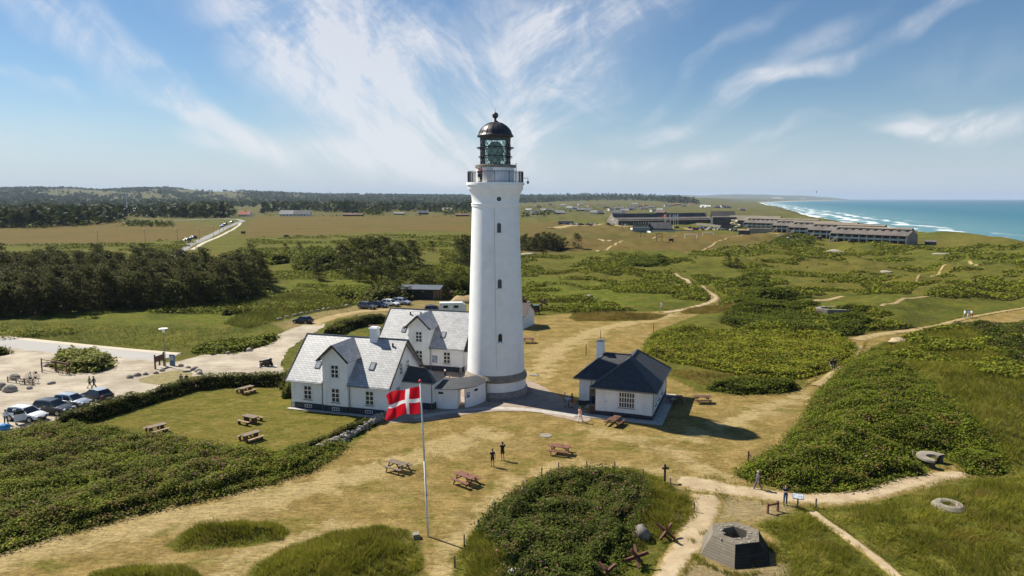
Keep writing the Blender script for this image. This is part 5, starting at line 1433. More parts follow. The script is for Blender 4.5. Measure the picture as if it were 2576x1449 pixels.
# front rows first: they show largest
sd_ = sdpoly(cand[:, 0], cand[:, 1], WOOD); order = np.argsort(cand[:, 1])
for p in cand[order]:
    mn = 3.6 + .013 * (p[1] - 140)
    if all((p[0] - q[0]) ** 2 + (p[1] - q[1]) ** 2 > mn * mn for q in keep_): keep_.append(p)
print('wood trees', len(keep_))
rr_ = random.Random(3)
for p in keep_[:245]:
    plant('pine%d' % rr_.randrange(8), p[0], p[1], rr_.uniform(.82, 1.18), rr_.uniform(-.5, .5), sz=rr_.uniform(.85, 1.15))
for p in []: pass
GL = 'dark windswept conifer of the grove behind the two white houses'
GG = 'conifers of the grove behind the houses'
for i in range(4):
    tree_proto('grove%d' % i, 'pine_tree', GL, 'tree', GG, 10, 4.1, 200 + i, F_PINE2 if i % 2 else F_PINE, ncl=46, per=44, base=.01, size=.40, lean=(-.20 if i % 2 else -.10, .0), cone=.65)
for i in range(3): tree_proto('olive%d' % i, 'pine_tree', GL, 'tree', GG, 9, 3.8, 230 + i, F_OLIVE, ncl=46, per=44, base=.0, size=.42, lean=(-.14, .0), cone=.5)
GR = [(872,690,1.1),(884,700,.75),(902,682,1.15),(925,690,1.2),(940,672,1.2),(960,690,1.25),(980,680,1.2),(1000,700,1.05),(1012,682,1.1),(1030,695,.95),(1045,672,1.0),(1058,680,.8),(960,712,.75),(990,715,.7),(1020,712,.6),(905,708,.6),(935,712,.7),(875,672,.8),
      (1060,742,.72),(1080,735,.85),(1098,742,.75),(1120,738,.8),(1138,745,.7),(1152,738,.75),(1168,730,.8),(1178,745,.7),(1090,722,.7),(1045,728,.6),(1035,720,.6)]
for i, (px, py, s) in enumerate(GR):
    p = P(px, py); plant(('grove%d' % (i % 4)) if i < 14 else 'olive%d' % (i % 3), p.x, p.y, s * (1 if i < 14 else .92), rr_.uniform(-.4, .4))
RL = 'dark conifer of the compact clump just right of the tower shaft'; RG_ = 'conifers of the clump right of the tower'
for i, (px, py, s) in enumerate([(1312,629,.85),(1322,631,.8),(1338,632,.8),(1352,632,.85),(1364,631,.9),(1376,632,.8),(1390,631,.85),(1402,631,.8),(1414,631,.7),(1423,629,.6),(1318,624,.95),(1363,623,1.05),(1390,623,1.0),(1316,628,.9),(1330,630,.85),(1343,626,1.0),(1357,630,.95),(1370,627,1.0),(1383,629,.95),(1396,627,.9),(1408,629,.8),(1416,626,.75),(1350,622,.95),(1378,621,.95)]):
    p = P(px, py); plant('grove%d' % (i % 4), p.x, p.y, s * .78, rr_.uniform(0, 6), RL, RG_)
for i, (px, py, s) in enumerate([(1160,662,1.0),(1172,668,1.1),(1182,660,1.15),(1176,672,.85)]):
    p = P(px, py); plant('grove%d' % (i % 4), p.x, p.y, s * .95, rr_.uniform(-.4, .4), 'dark conifer rising close against the left edge of the tower shaft', 'conifers against the left edge of the tower')
SOLO = [(1455,623,.78,'lone dark conifer standing right of the compact clump by the tower'), (1090,634,.55,'small single conifer at the right end of the grove skyline'), (803,706,.62,'single bushy conifer on the meadow left of the grove'),
        (607,668,.6,'slim conifer standing apart beyond the right end of the dark wood'), (592,660,.4,'stunted conifer on the meadow beyond the wood'), (722,634,.42,'small dark conifer left of the low thickets on the meadow'), (755,632,.45,'small spreading conifer among the low thickets on the meadow'), (1835,668,.5,'small dark conifer on the dune right of the sand path'), (1855,676,.42,'low twisted conifer beside the small one on the dune')]
for i, (px, py, s, lb) in enumerate(SOLO):
    p = P(px, py); t = plant('grove%d' % (i % 4), p.x, p.y, s, rr_.uniform(-.5, .5), lb); 
    if 'group' in t: del t['group']

# ---------------- distant woods
def far_wood(pxpoly, n, h, label, fol=F_FAR, per=7, seed=0, wide=.55, name='distant_wood'):
    rg = np.random.default_rng(seed); poly = np.array(pxpoly, float)
    s = sample_poly(poly, n, rg)
    dx = (s[:, 0] - CX) / FPX; dy = math.cos(PITCH) - (s[:, 1] - CY) / FPX * math.sin(PITCH); dz = -math.sin(PITCH) - (s[:, 1] - CY) / FPX * math.cos(PITCH)
    t = -CH / dz; x = dx * t; y = dy * t; z = H(x, y)
    hh = h * rg.uniform(.45, 1.3, n) * (.75 + .5 * fbm(x / 90, y / 90, seed, 2))
    u = rg.uniform(.12, 1, (n, per)) ** .8
    w = (1 - u) ** .6 * wide * hh[:, None] + .08 * hh[:, None]
    a = rg.uniform(0, 6.28, (n, per)); q = rg.uniform(.2, 1, (n, per))
    pt = np.stack([x[:, None] + np.cos(a) * w * q, y[:, None] + np.sin(a) * w * q, z[:, None] + u * hh[:, None] - .08 * hh[:, None]], -1).reshape(-1, 3)
    V, F = cards(pt, (hh[:, None] * rg.uniform(.28, .5, (n, per))).ravel(), .25, rg)
    tag(npmesh(name, V, F, fol), label, 'woodland', kind='stuff')
far_wood([(-520,585),(0,574),(120,571),(230,566),(305,557),(318,545),(250,530),(-520,528)], 2300, 13, 'dark far wood at the left beyond the brown heath', per=12, seed=1)
far_wood([(-120,585),(0,578),(120,575),(200,572),(305,560),(290,552),(-120,560)], 260, 5, 'lighter bushes along the foot of the far left wood', F_FARL, 8, 2, .9, 'distant_bushes')
far_wood([(300,570),(430,572),(440,566),(330,560)], 120, 4, 'low bushes on the far heath by the winding road', F_FARL, 8, 3, 1.2, 'distant_bushes')
far_wood([(320,548),(420,549),(425,540),(330,538)], 60, 14, 'trees in front of the far white sheds', per=10, seed=4)
far_wood([(425,549),(585,549),(590,540),(500,530),(430,535)], 300, 14, 'dark wood left of the red roofed farmhouse', per=10, seed=5)
far_wood([(-600,522),(640,521),(660,510),(-600,509)], 3600, 17, 'far band of forest along the foot of the hills', per=7, seed=6)
far_wood([(655,537),(700,534),(760,530),(840,535),(905,537),(905,525),(700,522)], 300, 15, 'trees round the far farm with white walls', per=10, seed=7)
far_wood([(900,538),(1000,533),(1190,537),(1190,520),(900,520)], 520, 14, 'mixed trees behind the low holiday houses left of the tower', per=9, seed=8)
far_wood([(905,540),(960,541),(960,537),(905,536)], 26, 9, 'round light green trees by the low houses', F_FARL, 12, 9, .8, 'distant_bushes')
far_wood([(1110,541),(1180,541),(1180,537),(1110,537)], 26, 8, 'light green trees left of the tower on the heath edge', F_FARL, 12, 10, .8, 'distant_bushes')
far_wood([(600,515),(1200,516),(1200,508),(600,507)], 2200, 18, 'long forest belt on the skyline left of the tower', per=6, seed=11)
far_wood([(1295,514),(1420,512),(1640,512),(1690,515),(1760,516),(1700,507),(1295,505)], 2200, 20, 'forest plantation behind the dune village', per=6, seed=12)
far_wood([(1310,542),(1420,538),(1560,528),(1700,524),(1700,516),(1310,518)], 330, 4.5, 'bushes among the dune village houses', F_FARL, 7, 13, 1.1, 'distant_bushes')
far_wood([(1310,548),(1400,545),(1400,540),(1310,542)], 26, 6, 'dark bushes before the dune village', F_FAR, 9, 14, 1.0, 'distant_bushes')
far_wood([(270,543),(1180,549),(1180,543),(600,540)], 160, 2.5, 'scattered bushes on the far edge of the heath', F_FARL, 6, 15, 1.2, 'distant_bushes')
# woods on the hills
rg = np.random.default_rng(9); n = 9000
A_ = rg.uniform(-40, 3, n); D_ = rg.uniform(3600, 7200, n)
mk = fbm(A_ / 2.2, D_ / 700, 91, 3)
ok = (mk > .52) | (rg.uniform(size=n) < .02); A_, D_ = np.radians(A_[ok]), D_[ok]; x = D_ * np.sin(A_); y = D_ * np.cos(A_)
p_ = np.stack([x, y, H(x, y)], 1); p_ = np.repeat(p_, 4, 0) + rg.normal(0, 1, (len(p_) * 4, 3)) * np.array([16, 16, 2.5]) + np.array([0, 0, 6])
V, F = cards(p_, rg.uniform(14, 26, len(p_)), .25, rg)
tag(npmesh('hill_woods', V, F, F_FAR), 'dark woods on the distant hills', 'woodland', kind='stuff')
for o in list(COL.objects):
    if '_used' in o: del o['_used']
# ================================================================== haze
m = bpy.data.materials.new('haze'); m.use_nodes = True; nt = m.node_tree; nt.nodes.clear()
o_ = nt.nodes.new('ShaderNodeOutputMaterial'); pv = nt.nodes.new('ShaderNodeVolumePrincipled')
pv.inputs['Color'].default_value = (.62, .78, 1.0, 1); pv.inputs['Density'].default_value = HAZE; pv.inputs['Anisotropy'].default_value = 0.0
nt.links.new(pv.outputs[0], o_.inputs['Volume'])
hz = MB().box((3000, 19500, 95), (64000, 52000, 245)).build('haze', m)
tag(hz, 'thin blue air over the far hills', 'haze', kind='stuff')

# ================================================================== small things
def heading(dx, dy): return math.atan2(dy, dx)

# ---------------- picnic tables
def aframe(matl, label):
    t = thing('picnic_table', label, 'picnic table', group='A-frame picnic tables on the lawns')
    mb = MB()
    for i in range(5): mb.box((0, -.32 + .16 * i, .745), (1.9, .145, .045))
    mb.build('tabletop', matl, t)
    for s in (-1, 1):
        mb = MB()
        for q in (-.07, .08): mb.box((0, s * .72 + q, .455), (1.9, .14, .045))
        mb.build('seat', matl, t)
    for x in (-.68, .68):
        mb = MB()
        for s in (-1, 1): mb.bar((x, s * .22, .72), (x, s * .78, 0), .045, .11)
        mb.bar((x + .05, -.86, .41), (x + .05, .86, .41), .045, .09); mb.bar((x + .05, -.36, .70), (x + .05, .36, .70), .045, .07); mb.bar((x, 0, .41), (x * .25, 0, .70), .04, .07)
        mb.build('leg', matl, t)
    return t
def gset(label):
    t = thing('picnic_table', label, 'picnic table', group='plank tables with benches in the fenced garden')
    MB().box((0, 0, .735), (1.95, .85, .07)).build('tabletop', M_GREYWD, t)
    for x in (-.6, .6): MB().box((x, 0, .35), (.16, .66, .70)).build('leg', M_BROWN, t)
    for s in (-1, 1):
        b_ = MB().box((0, s * .98, .43), (1.85, .34, .06)).build('bench', M_PALEWD, t)
        for x in (-.62, .62): MB().box((x, s * .98, .2), (.14, .28, .40)).build('leg', M_BROWN, b_)
    return t
def put(o, px, py, rz=0, s=1.0, dz=0.0):
    p = P(px, py); o.location = (p.x, p.y, p.z + dz); o.rotation_euler = (0, 0, rz); o.scale = (s, s, s); return o
put(aframe(M_GREYWD, 'grey brown picnic table left of the flagpole'), 1001, 1184, -.55, 1.08)
put(aframe(M_REDBR, 'red brown picnic table just right of the flagpole with a cup on it'), 1172, 1217, -.72, 1.08)
put(aframe(M_REDBR, 'red brown picnic table on the lawn right of the two black clad people'), 1408, 1141, -.32, 1.06)
put(aframe(M_BROWN, 'brown picnic table against the front wall of the black roofed hut'), 1546, 1069, 1.05, 1.05)
put(aframe(M_BROWN, 'picnic table on sunny grass right of the hut'), 1766, 1012, -.02, 1.05)
put(aframe(M_BROWN, 'picnic table in shade beside the right wall of the hut'), 1697, 1013, .1, 1.05)
put(aframe(M_REDBR, 'picnic table in the shade of the outbuilding right of the tower'), 1329, 862, -.1, 1.1)
put(aframe(M_BROWN, 'picnic table behind the front house beside the hedge'), 941, 829, .05, 1.1)
put(gset('plank table with benches nearest the back hedge of the garden'), 619, 988, .98)
put(gset('plank table with benches in the middle of the garden lawn'), 630, 1063, -.5)
put(gset('plank table with benches nearest the front corner of the garden'), 631, 1107, .96)
put(gset('plank table with benches at the left rim of the garden'), 394, 1087, .92)
for px, py, lb in ((1170, 1217, 'small dark cup standing on the red brown table by the flagpole'), (1408, 1141, 'small dark cup standing on the red brown table near the two people'), (1546, 1069, 'small dark pot standing on the table by the hut')):
    p = P(px, py); o = MB().lathe([(0, 0), (.05, 0), (.06, .1), (.0, .1)], 10).build('cup', M_REDBR); o.location = (p.x + .25, p.y + .05, p.z + .81); tag(o, lb, 'cup')

# ---------------- flag
fx, fy = P0(1078, 1350)
fp = thing('flagpole', 'tall white flagpole with a red top knob in the foreground', 'flagpole', (fx, fy, 0))
lean = Vector((-.42, 0, 11.72))
MB().rod((0, 0, -.2), lean * .5, .085, .07, 14).rod(lean * .5, lean, .07, .04, 14).build('pole', mat('pole_white', (.78, .79, .80), .35, .05, 3), fp, True)
MB().blob(lean + Vector((0, 0, .08)), (.13, .13, .13), 1, (12, 8), 0).build('knob', mat('knob_red', (.45, .02, .03), .4, .1), fp, True)
MB().rod(lean * .985 + Vector((.06, -.07, 0)), lean * .28 + Vector((.075, -.075, 0)), .012, n=5).build('halyard', mat('rope', (.5, .5, .48), .8), fp)
MB().box(lean * .28 + Vector((.05, -.1, 0)), (.06, .06, .22)).build('cleat', M_ZINC, fp)
# the cloth: red field, white cross as faces of the waving sheet
m, nt, b, out = newmat('flag_red'); g = NT(nt)
c = g.mix(g.noise(30, 2, .5, g.obj()), (.50, .008, .018), (.60, .012, .025)); g.l(c, b.inputs['Base Color']); b.inputs['Roughness'].default_value = .8; b.inputs['Specular IOR Level'].default_value = .1
tl_ = g.n('BsdfTranslucent'); g.l(c, tl_.inputs[0]); ms = g.n('MixShader'); ms.inputs[0].default_value = .35; g.l(b.outputs[0], ms.inputs[1]); g.l(tl_.outputs[0], ms.inputs[2]); g.l(ms.outputs[0], out.inputs[0])
m_red = m
m, nt, b, out = newmat('flag_white'); g = NT(nt); b.inputs['Base Color'].default_value = (.80, .80, .80, 1); b.inputs['Roughness'].default_value = .8; b.inputs['Specular IOR Level'].default_value = .1
tl_ = g.n('BsdfTranslucent'); tl_.inputs[0].default_value = (.8, .8, .8, 1); ms = g.n('MixShader'); ms.inputs[0].default_value = .35; g.l(b.outputs[0], ms.inputs[1]); g.l(tl_.outputs[0], ms.inputs[2]); g.l(ms.outputs[0], out.inputs[0])
m_whi = m
def danish_flag(par, W, Hh, top, n=56, droop=.62, name='flag'):
    NX, NY = n, int(n * 28 / 37); V = []; F = []; MI = []
    for i in range(NX + 1):
        u = i / NX
        for j in range(NY + 1):
            v = j / NY
            x = -W * u * .86; z = -Hh * v - W * droop * u * (.55 + .45 * u) * (1 - .45 * v) - .10 * math.sin(u * 7 + v * 2) * u
            y = .20 * W * .5 * math.sin(u * 9.0 - v * 3.2) * u ** .6 + .10 * math.sin(v * 7 + u * 4) * u - .25 * u
            x += .10 * math.sin(v * 5 + u * 6) * u
            V.append((top[0] + x, top[1] + y, top[2] + z))
    for i in range(NX):
        for j in range(NY):
            a = i * (NY + 1) + j; F.append((a, a + 1, a + NY + 2, a + NY + 1))
            u = (i + .5) / NX * 37; v = (j + .5) / NY * 28
            MI.append(1 if 12 <= u <= 16 or 12 <= v <= 16 else 0)
    return npmesh(name, V, F, [m_red, m_whi], par, True, mi=MI)
danish_flag(fp, 2.75, 2.0, lean * .975 + Vector((-.05, -.03, 0)), droop=.2)

# ---------------- stones
def boulder(px, py, r, seed, label, group=None, fl=.7, mt=M_FIELD, rz=0):
    o = MB().blob((0, 0, r * .25), (r, r * .8, r * fl), seed, (10, 7), .22).build('boulder', mt, None, True)
    put(o, px, py, rz); return tag(o, label, 'boulder', group)
GB = 'fieldstones along the edge of the parking ground behind the houses'
for i, (px, py) in enumerate([(703,805),(722,799),(741,795),(758,791),(772,788),(785,786),(800,783),(814,780),(828,778),(846,776),(860,773),(873,771)]):
    boulder(px, py, RNG.uniform(.35, .6), 10 + i, 'pale fieldstone in the row edging the grassy lot of parked cars', GB)
GC = 'stones round the turf patch by the info board'
for i, (px, py) in enumerate([(326,951),(345,946),(366,943),(392,940),(408,934),(455,922),(473,926),(490,931),(499,935),(503,941)]):
    boulder(px, py, RNG.uniform(.35, .6), 40 + i, 'stone in the arc round the turf patch by the info board', GC, mt=M_FIELD if i > 4 else M_STONEG)
boulder(25, 985, .9, 60, 'large pale boulder beside the low bicycle fence', fl=.75)
boulder(0, 980, .8, 61, 'pale boulder cut by the left edge of the picture', fl=.9)
boulder(37, 953, .75, 62, 'grey boulder behind the low bicycle fence'); boulder(129, 966, .5, 63, 'flat dark stone on the gravel below the bicycle rails', mt=M_STONEG, fl=.5); boulder(74, 979, .42, 64, 'small pale stone on the gravel below the bicycles')
boulder(574, 890, .45, 65, 'pale stone at the lower edge of the drive verge'); boulder(627, 883, .55, 66, 'pale stone on the outer bend of the gravel drive'); boulder(120, 922, .55, 67, 'dark stone by the bicycle rails at the reedy island', mt=M_STONEG)
boulder(1614, 1350, .7, 68, 'big smooth grey rock at the right rim of the fenced hollow', fl=.95, mt=mat('rock', (.17, .155, .13), .9, .3, 1.5, bump=.5))
boulder(1297, 1447, .55, 69, 'white topped round stone at the bottom edge below the hollow', mt=M_WHITE, fl=.5)
boulder(1484, 762 - 14, .7, 70, 'dark lone boulder on the meadow right of the tower', mt=M_STONEG)
boulder(1330, 765, .7, 71, 'pale boulder by the rusty obstacles right of the tower')
for i, (px, py) in enumerate([(570, 792), (590, 788), (603, 791), (622, 789)]):
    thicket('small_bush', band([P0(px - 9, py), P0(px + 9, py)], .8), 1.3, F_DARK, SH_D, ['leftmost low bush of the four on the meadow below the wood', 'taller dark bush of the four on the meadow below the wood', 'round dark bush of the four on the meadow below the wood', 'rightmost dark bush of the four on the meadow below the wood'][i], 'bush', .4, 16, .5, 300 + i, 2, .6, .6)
put(tag(MB().box((0, 0, .14), (.5, .5, .42)).build('stone_block', M_CONC, bevel=.03), 'small pale square block near the foot of the flagpole', 'stone block'), 1047, 1353, .3)
put(tag(MB().lathe([(0, .06), (.62, .06), (.66, -.1)], 28).build('cover_slab', M_CONC), 'round pale cover slab on the mown lawn', 'slab'), 1373, 1096)
put(tag(MB().box((0, 0, .03), (1.25, .9, .12)).build('hatch_slab', M_CONC, bevel=.02), 'square pale hatch slab in the lawn right of the tower', 'slab'), 1343, 944, -.2)
# dry stone wall below the garden
sw = thing('dry_stone_wall', 'dry stone wall running from the hedge up to the corner of the house', 'wall')
ln = [P0(*q) for q in [(805, 1135), (835, 1118), (870, 1103), (905, 1084), (940, 1063), (966, 1050)]]
mb = MB(); d = 0
for i in range(230):
    u = RNG.uniform(0, len(ln) - 1.001); k = int(u); a, b2 = Vector((*ln[k], 0)), Vector((*ln[k + 1], 0)); q = a.lerp(b2, u - k) + Vector((RNG.uniform(-.28, .28), RNG.uniform(-.3, .15) - .35, 0))
    r = RNG.uniform(.14, .34); mb.blob((q.x, q.y, RNG.uniform(.05, .62)), (r, r * .85, r * .7), i, (7, 5), .22)
mb.build('stones', M_FIELD, sw)

# ---------------- posts and low fences
def posts(pts, h, r, matl, name, labels, cat, group=None):
    for i, (px, py) in enumerate(pts):
        mb = MB(); mb.box((0, 0, h / 2 - .15), (r * 2, r * 2, h + .3)); mb.box((0, 0, h + .02), (r * 1.9, r * 1.9, .04), taper=.5)
        o = mb.build(name, matl); put(o, px, py, .4 + i); tag(o, labels if isinstance(labels, str) else labels[i], cat, group)
posts([(1405,1186),(1476,1182),(1546,1185),(1617,1204),(1363,1199),(1325,1231),(1286,1262),(1245,1289),(1203,1334),(1168,1374),(1144,1428),(1686,1226),(1746,1289),(1708,1322)], .85, .045, M_GREYWD, 'fence_post', 'short grey post of the ring round the rose hollow', 'fence post', 'posts round the fenced hollow')
posts([(1474,894),(1511,856),(1674,866),(1650,901),(1644,836)], 1.75, .05, M_BROWN, 'lawn_post', ['tall dark post on the lawn left of the hut chimney', 'tall dark post on the lawn behind the hut', 'post standing inside the yellow green thicket', 'post on the near edge of the yellow green thicket', 'post at the far left corner of the yellow green thicket'], 'post')
posts([(1704,690),(1722,703),(1741,714),(1760,722),(1778,731),(1795,738),(1808,765),(1830,768)], .9, .06, M_GREYWD, 'path_post', 'thin wooden post beside the sand path through the dunes', 'fence post', 'posts beside the dune path')
posts([(2170,826),(2215,826),(2250,823),(2285,818),(2310,813),(2345,808)], .9, .06, M_GREYWD, 'path_post', 'thin wooden post of the wire fence below the open emplacement', 'fence post', 'posts below the emplacement')
posts([(2296,1153),(2052,1278),(1681,943)], .8, .06, M_CONC, 'marker_post', ['grey marker post left of the curved concrete bench', 'short stub post beside the narrow sand track', 'dark marker post behind the right corner of the hut'], 'post')
posts([(1980,722),(749,577),(757,577),(662,596),(665,599),(1840,745),(1500,578),(1607,622)], 1.3, .09, M_BROWN, 'field_post', ['pale marker post in the dune hollow', 'left post of a pair on the brown heath', 'right post of a pair on the brown heath', 'left post of the near pair on the heath', 'right post of the near pair on the heath', 'post at the bend of the dune path', 'post before the hotel parking ground', 'post beside the heath track'], 'post')
def red_rail(a, b2, h, label, name='red_rail', board=True):
    A, B = P(*a), P(*b2); t = thing(name, label, 'rail', A); v = B - A
    for q in (Vector((0, 0, 0)), v): MB().box((q.x, q.y, q.z + h / 2), (.14, .14, h + .1), rz=.3).build('post', M_REDBR, t)
    if board: MB().bar((0, 0, h * .82), (v.x, v.y, v.z + h * .82), .06, .16).build('board', M_REDBR, t)
    return t
red_rail((1931, 1292), (1956, 1286), .82, 'low red brown rail on two posts beside the path')
t = thing('trail_marker', 'two small red posts at the edge of the big rose thicket', 'marker', P(1882, 1161))
MB().box((0, 0, .5), (.13, .13, 1.1)).build('post', M_REDBR, t); MB().box((.32, -.35, .2), (.15, .15, .5)).build('stub', M_REDBR, t); MB().bar((.05, 0, .75), (.28, -.3, .4), .03, .12).build('board', mat('pinkish', (.5, .32, .28), .7), t)
t = thing('signpost', 'dark wooden signpost with a cross board at the start of the sand path', 'signpost', P(1672, 1213))
MB().box((0, 0, .8), (.16, .16, 1.7)).build('post', M_DARKWOOD, t); MB().box((.05, 0, 1.28), (.62, .12, .17)).build('board', M_BROWN, t)
def lectern(px, py, rz, label, h=1.0):
    t = thing('info_lectern', label, 'info panel', P(px, py), rz)
    MB().box((0, 0, h / 2), (.12, .10, h)).build('post', M_ZINC, t)
    M = Matrix.Translation((0, 0, h + .05)) @ Matrix.Rotation(rad(28), 4, 'X')
    pn = MB().box((0, 0, 0), (.85, .55, .05), M).build('panel', M_ZINC, t); mb = MB(); mb.box((0, 0, .03), (.78, .48, .015), M); mb.build('print', mat('print_grey', (.45, .50, .55), .5, .5, 7), pn)
lectern(2006, 1280, -.3, 'slanted info panel on a post beside the woman with blue jeans'); lectern(1430, 1026, .5, 'slanted info panel between the two men near the hut', 1.05)
# info board, pillar, bins, lamp by the car park
A, B = P(391, 929), P(413, 921); t = thing('info_board', 'brown wooden notice board on two posts by the car park', 'notice board', A); v = B - A
for q in (0, .5, 1): MB().box((v.x * q, v.y * q, 1.05), (.18, .18, 2.2 if q != .5 else 1.4)).build('post', M_BROWN, t)
MB().bar((0, 0, 1.45), (v.x, v.y, 1.45), .10, .85).build('board', M_BROWN, t)
t = thing('info_pillar', 'blue and white info pillar at the end of the asphalt', 'info pillar', P(434, 920), -.3); MB().box((0, 0, .85), (.85, .22, 1.7)).build('pillar', mat('pillar_blue', (.05, .14, .24), .5), t); MB().box((0, -.12, 1.2), (.70, .03, .7)).build('print', mat('print_grey', (.45, .50, .55), .5, .5, 7), t); MB().box((-.37, -.12, .7), (.1, .04, 1.3)).build('edge', M_WHITE, t)
t = thing('street_lamp', 'grey street lamp with a flat round head beside the info board', 'street lamp', P(417, 923)); MB().rod((0, 0, 0), (0, 0, 5.2), .07, .05, 10).build('post', M_ZINC, t)
MB().lathe([(0, 5.9), (.62, 5.82), (.66, 5.75), (.1, 5.72)], 24).build('lamp_shade', M_WHITE, t); MB().lathe([(.16, 5.2), (.24, 5.7)], 16).build('lamp_glass', mat('opal', (.75, .75, .72), .3), t)
t = thing('litter_bin', 'brown wooden litter bin in front of the reedy island', 'bin', P(224, 927)); MB().box((0, 0, .55), (.95, .8, 1.1)).build('body', M_BROWN, t); MB().box((0, 0, 1.14), (1.05, .9, .08)).build('lid', M_STONE, t)
t = thing('wood_bin', 'small brown wooden bin at the corner of the hut', 'bin', P(1489, 1040)); MB().box((0, 0, .5), (.62, .62, 1.0)).build('body', M_BROWN, t); MB().box((0, 0, 1.02), (.68, .68, .05)).build('lid', M_GREYWD, t)
def railfence(line, h, label, rails=(.9,), pr=.08, mt_=M_BROWN, name='rail_fence'):
    p = [P(*q) for q in line]; t = thing(name, label, 'fence', p[0])
    for q in p: MB().rod(q - p[0] + Vector((0, 0, -.2)), q - p[0] + Vector((0, 0, h)), pr, n=8).build('post', mt_, t)
    for a, b2 in zip(p[:-1], p[1:]):
        for r in rails: MB().rod(a - p[0] + Vector((0, 0, h * r)), b2 - p[0] + Vector((0, 0, h * r)), pr * .9, n=8).build('rail', mt_, t)
railfence([(169, 941), (222 - 83, 944 - 6), (171 - 65, 931)][:1] + [(225 - 85, 935), (106, 937)], 1.55, 'front round timber bicycle rail on the gravel')
railfence([(176, 942), (143, 936), (106, 931)], 1.75, 'rear round timber bicycle rail beside the reedy island')
railfence([(20, 962), (41, 964), (62, 967), (83, 970)], .8, 'low wooden fence with pale boards left of the bicycles', (.85, .45), .07, M_GREYWD)
railfence([(1336, 789), (1350, 782), (1362, 775), (1376, 769)], 1.1, 'dark rail fence by the obstacles right of the tower', (.9,), .09, M_DARKWOOD)
t = thing('water_stand', 'dark stand with a blue top beside the rail fence right of the tower', 'stand', P(1347, 790)); MB().box((0, 0, 1.2), (1.8, .7, 1.3)).build('box', M_DARKWOOD, t); MB().box((0, 0, 1.9), (1.3, .5, .15)).build('top', mat('blue_top', (.10, .30, .40), .5), t)
for x in (-.8, .8): MB().box((x, 0, .3), (.14, .5, .7)).build('leg', M_DARKWOOD, t)

# ---------------- bicycles
def bicycle(px, py, rz, col, label):
    t = thing('bicycle', label, 'bicycle', P(px, py), rz, 'bicycles at the timber rails'); m_ = mat('bike_%s' % col[0], col[1], .4, .1)
    for x in (-.53, .53):
        mb = MB()
        for i in range(20):
            a, b2 = 2 * math.pi * i / 20, 2 * math.pi * (i + 1) / 20
            mb.rod((x + .34 * math.cos(a), 0, .35 + .34 * math.sin(a)), (x + .34 * math.cos(b2), 0, .35 + .34 * math.sin(b2)), .028, n=5, cap=False)
        for i in range(5): a = math.pi * i / 5; mb.rod((x + .32 * math.cos(a), 0, .35 + .32 * math.sin(a)), (x - .32 * math.cos(a), 0, .35 - .32 * math.sin(a)), .006, n=4)
        mb.build('wheel', M_RUBBER, t)
    mb = MB()
    for a, b2 in (((-.53, 0, .35), (-.15, 0, .32)), ((-.15, 0, .32), (-.28, 0, .88)), ((-.15, 0, .32), (.36, 0, .80)), ((-.25, 0, .78), (.34, 0, .88)), ((-.53, 0, .35), (-.26, 0, .78)), ((.53, 0, .35), (.33, 0, .98))): mb.rod(a, b2, .026, n=6)
    mb.build('frame', m_, t); MB().box((-.29, 0, .92), (.26, .13, .06)).build('saddle', M_RUBBER, t); MB().rod((.33, -.28, 1.02), (.33, .28, 1.02), .02, n=6).box((.5, 0, .85), (.2, .3, .2)).build('handlebar', M_IRON, t)
bicycle(82, 952, .1, ('dark', (.03, .03, .035)), 'dark bicycle with bags leaning at the front timber rail')
bicycle(68, 967, .35, ('black', (.02, .02, .02)), 'black bicycle nearest the low boarded fence'); bicycle(80, 965, .2, ('black', (.02, .02, .02)), 'black bicycle squeezed between the front rail and the low fence')
bicycle(162, 944, -.05, ('orange', (.40, .16, .03)), 'orange bicycle at the right end of the rear rail')

# ---------------- cannon
t = thing('cannon', 'black old cannon on a wooden carriage behind the front hedge', 'cannon', P(671, 922), -.25)
mb = MB(); Mb = Matrix.Translation((0, 0, .95)) @ Matrix.Rotation(rad(78), 4, 'Y') @ Matrix.Rotation(math.pi, 4, 'X')
mb.lathe([(0, -.95), (.12, -.92), (.24, -.8), (.25, -.4), (.21, .1), (.17, .95), (.21, 1.05), (.20, 1.15), (.1, 1.15), (.09, .8)], 16, 0, Mb); mb.build('barrel', M_IRON, t, True)
mb = MB(); 
for y in (-.32, .32): mb.prism([(-.9, -.2), (.7, -.2), (.7, .35), (.2, .45), (-.9, .1)], y - .07, y + .07, 0, Matrix(((1, 0, 0, 0), (0, 0, 1, 0), (0, 1, 0, .45), (0, 0, 0, 1))))
mb.box((0, 0, .35), (1.3, .5, .1)); mb.build('carriage', M_DARKWOOD, t)
for x in (-.6, .5):
    for y in (-.5, .5): MB().rod((x, y - .06, .26), (x, y + .06, .26), .26, n=14).build('wheel', M_DARKWOOD, t)
put(tag(MB().prism([(-1.6, -.9), (1.6, -.9), (1.6, .9), (-1.6, .9)], .0, .05).build('cannon_pad', M_STONE), 'pale stone pad under the old cannon', 'slab'), 671, 922, -.25)
posts([(709, 916), (655, 926)], .45, .09, M_STONEG, 'stone_bollard', ['small stone bollard right of the cannon', 'small stone bollard left of the cannon'], 'bollard')

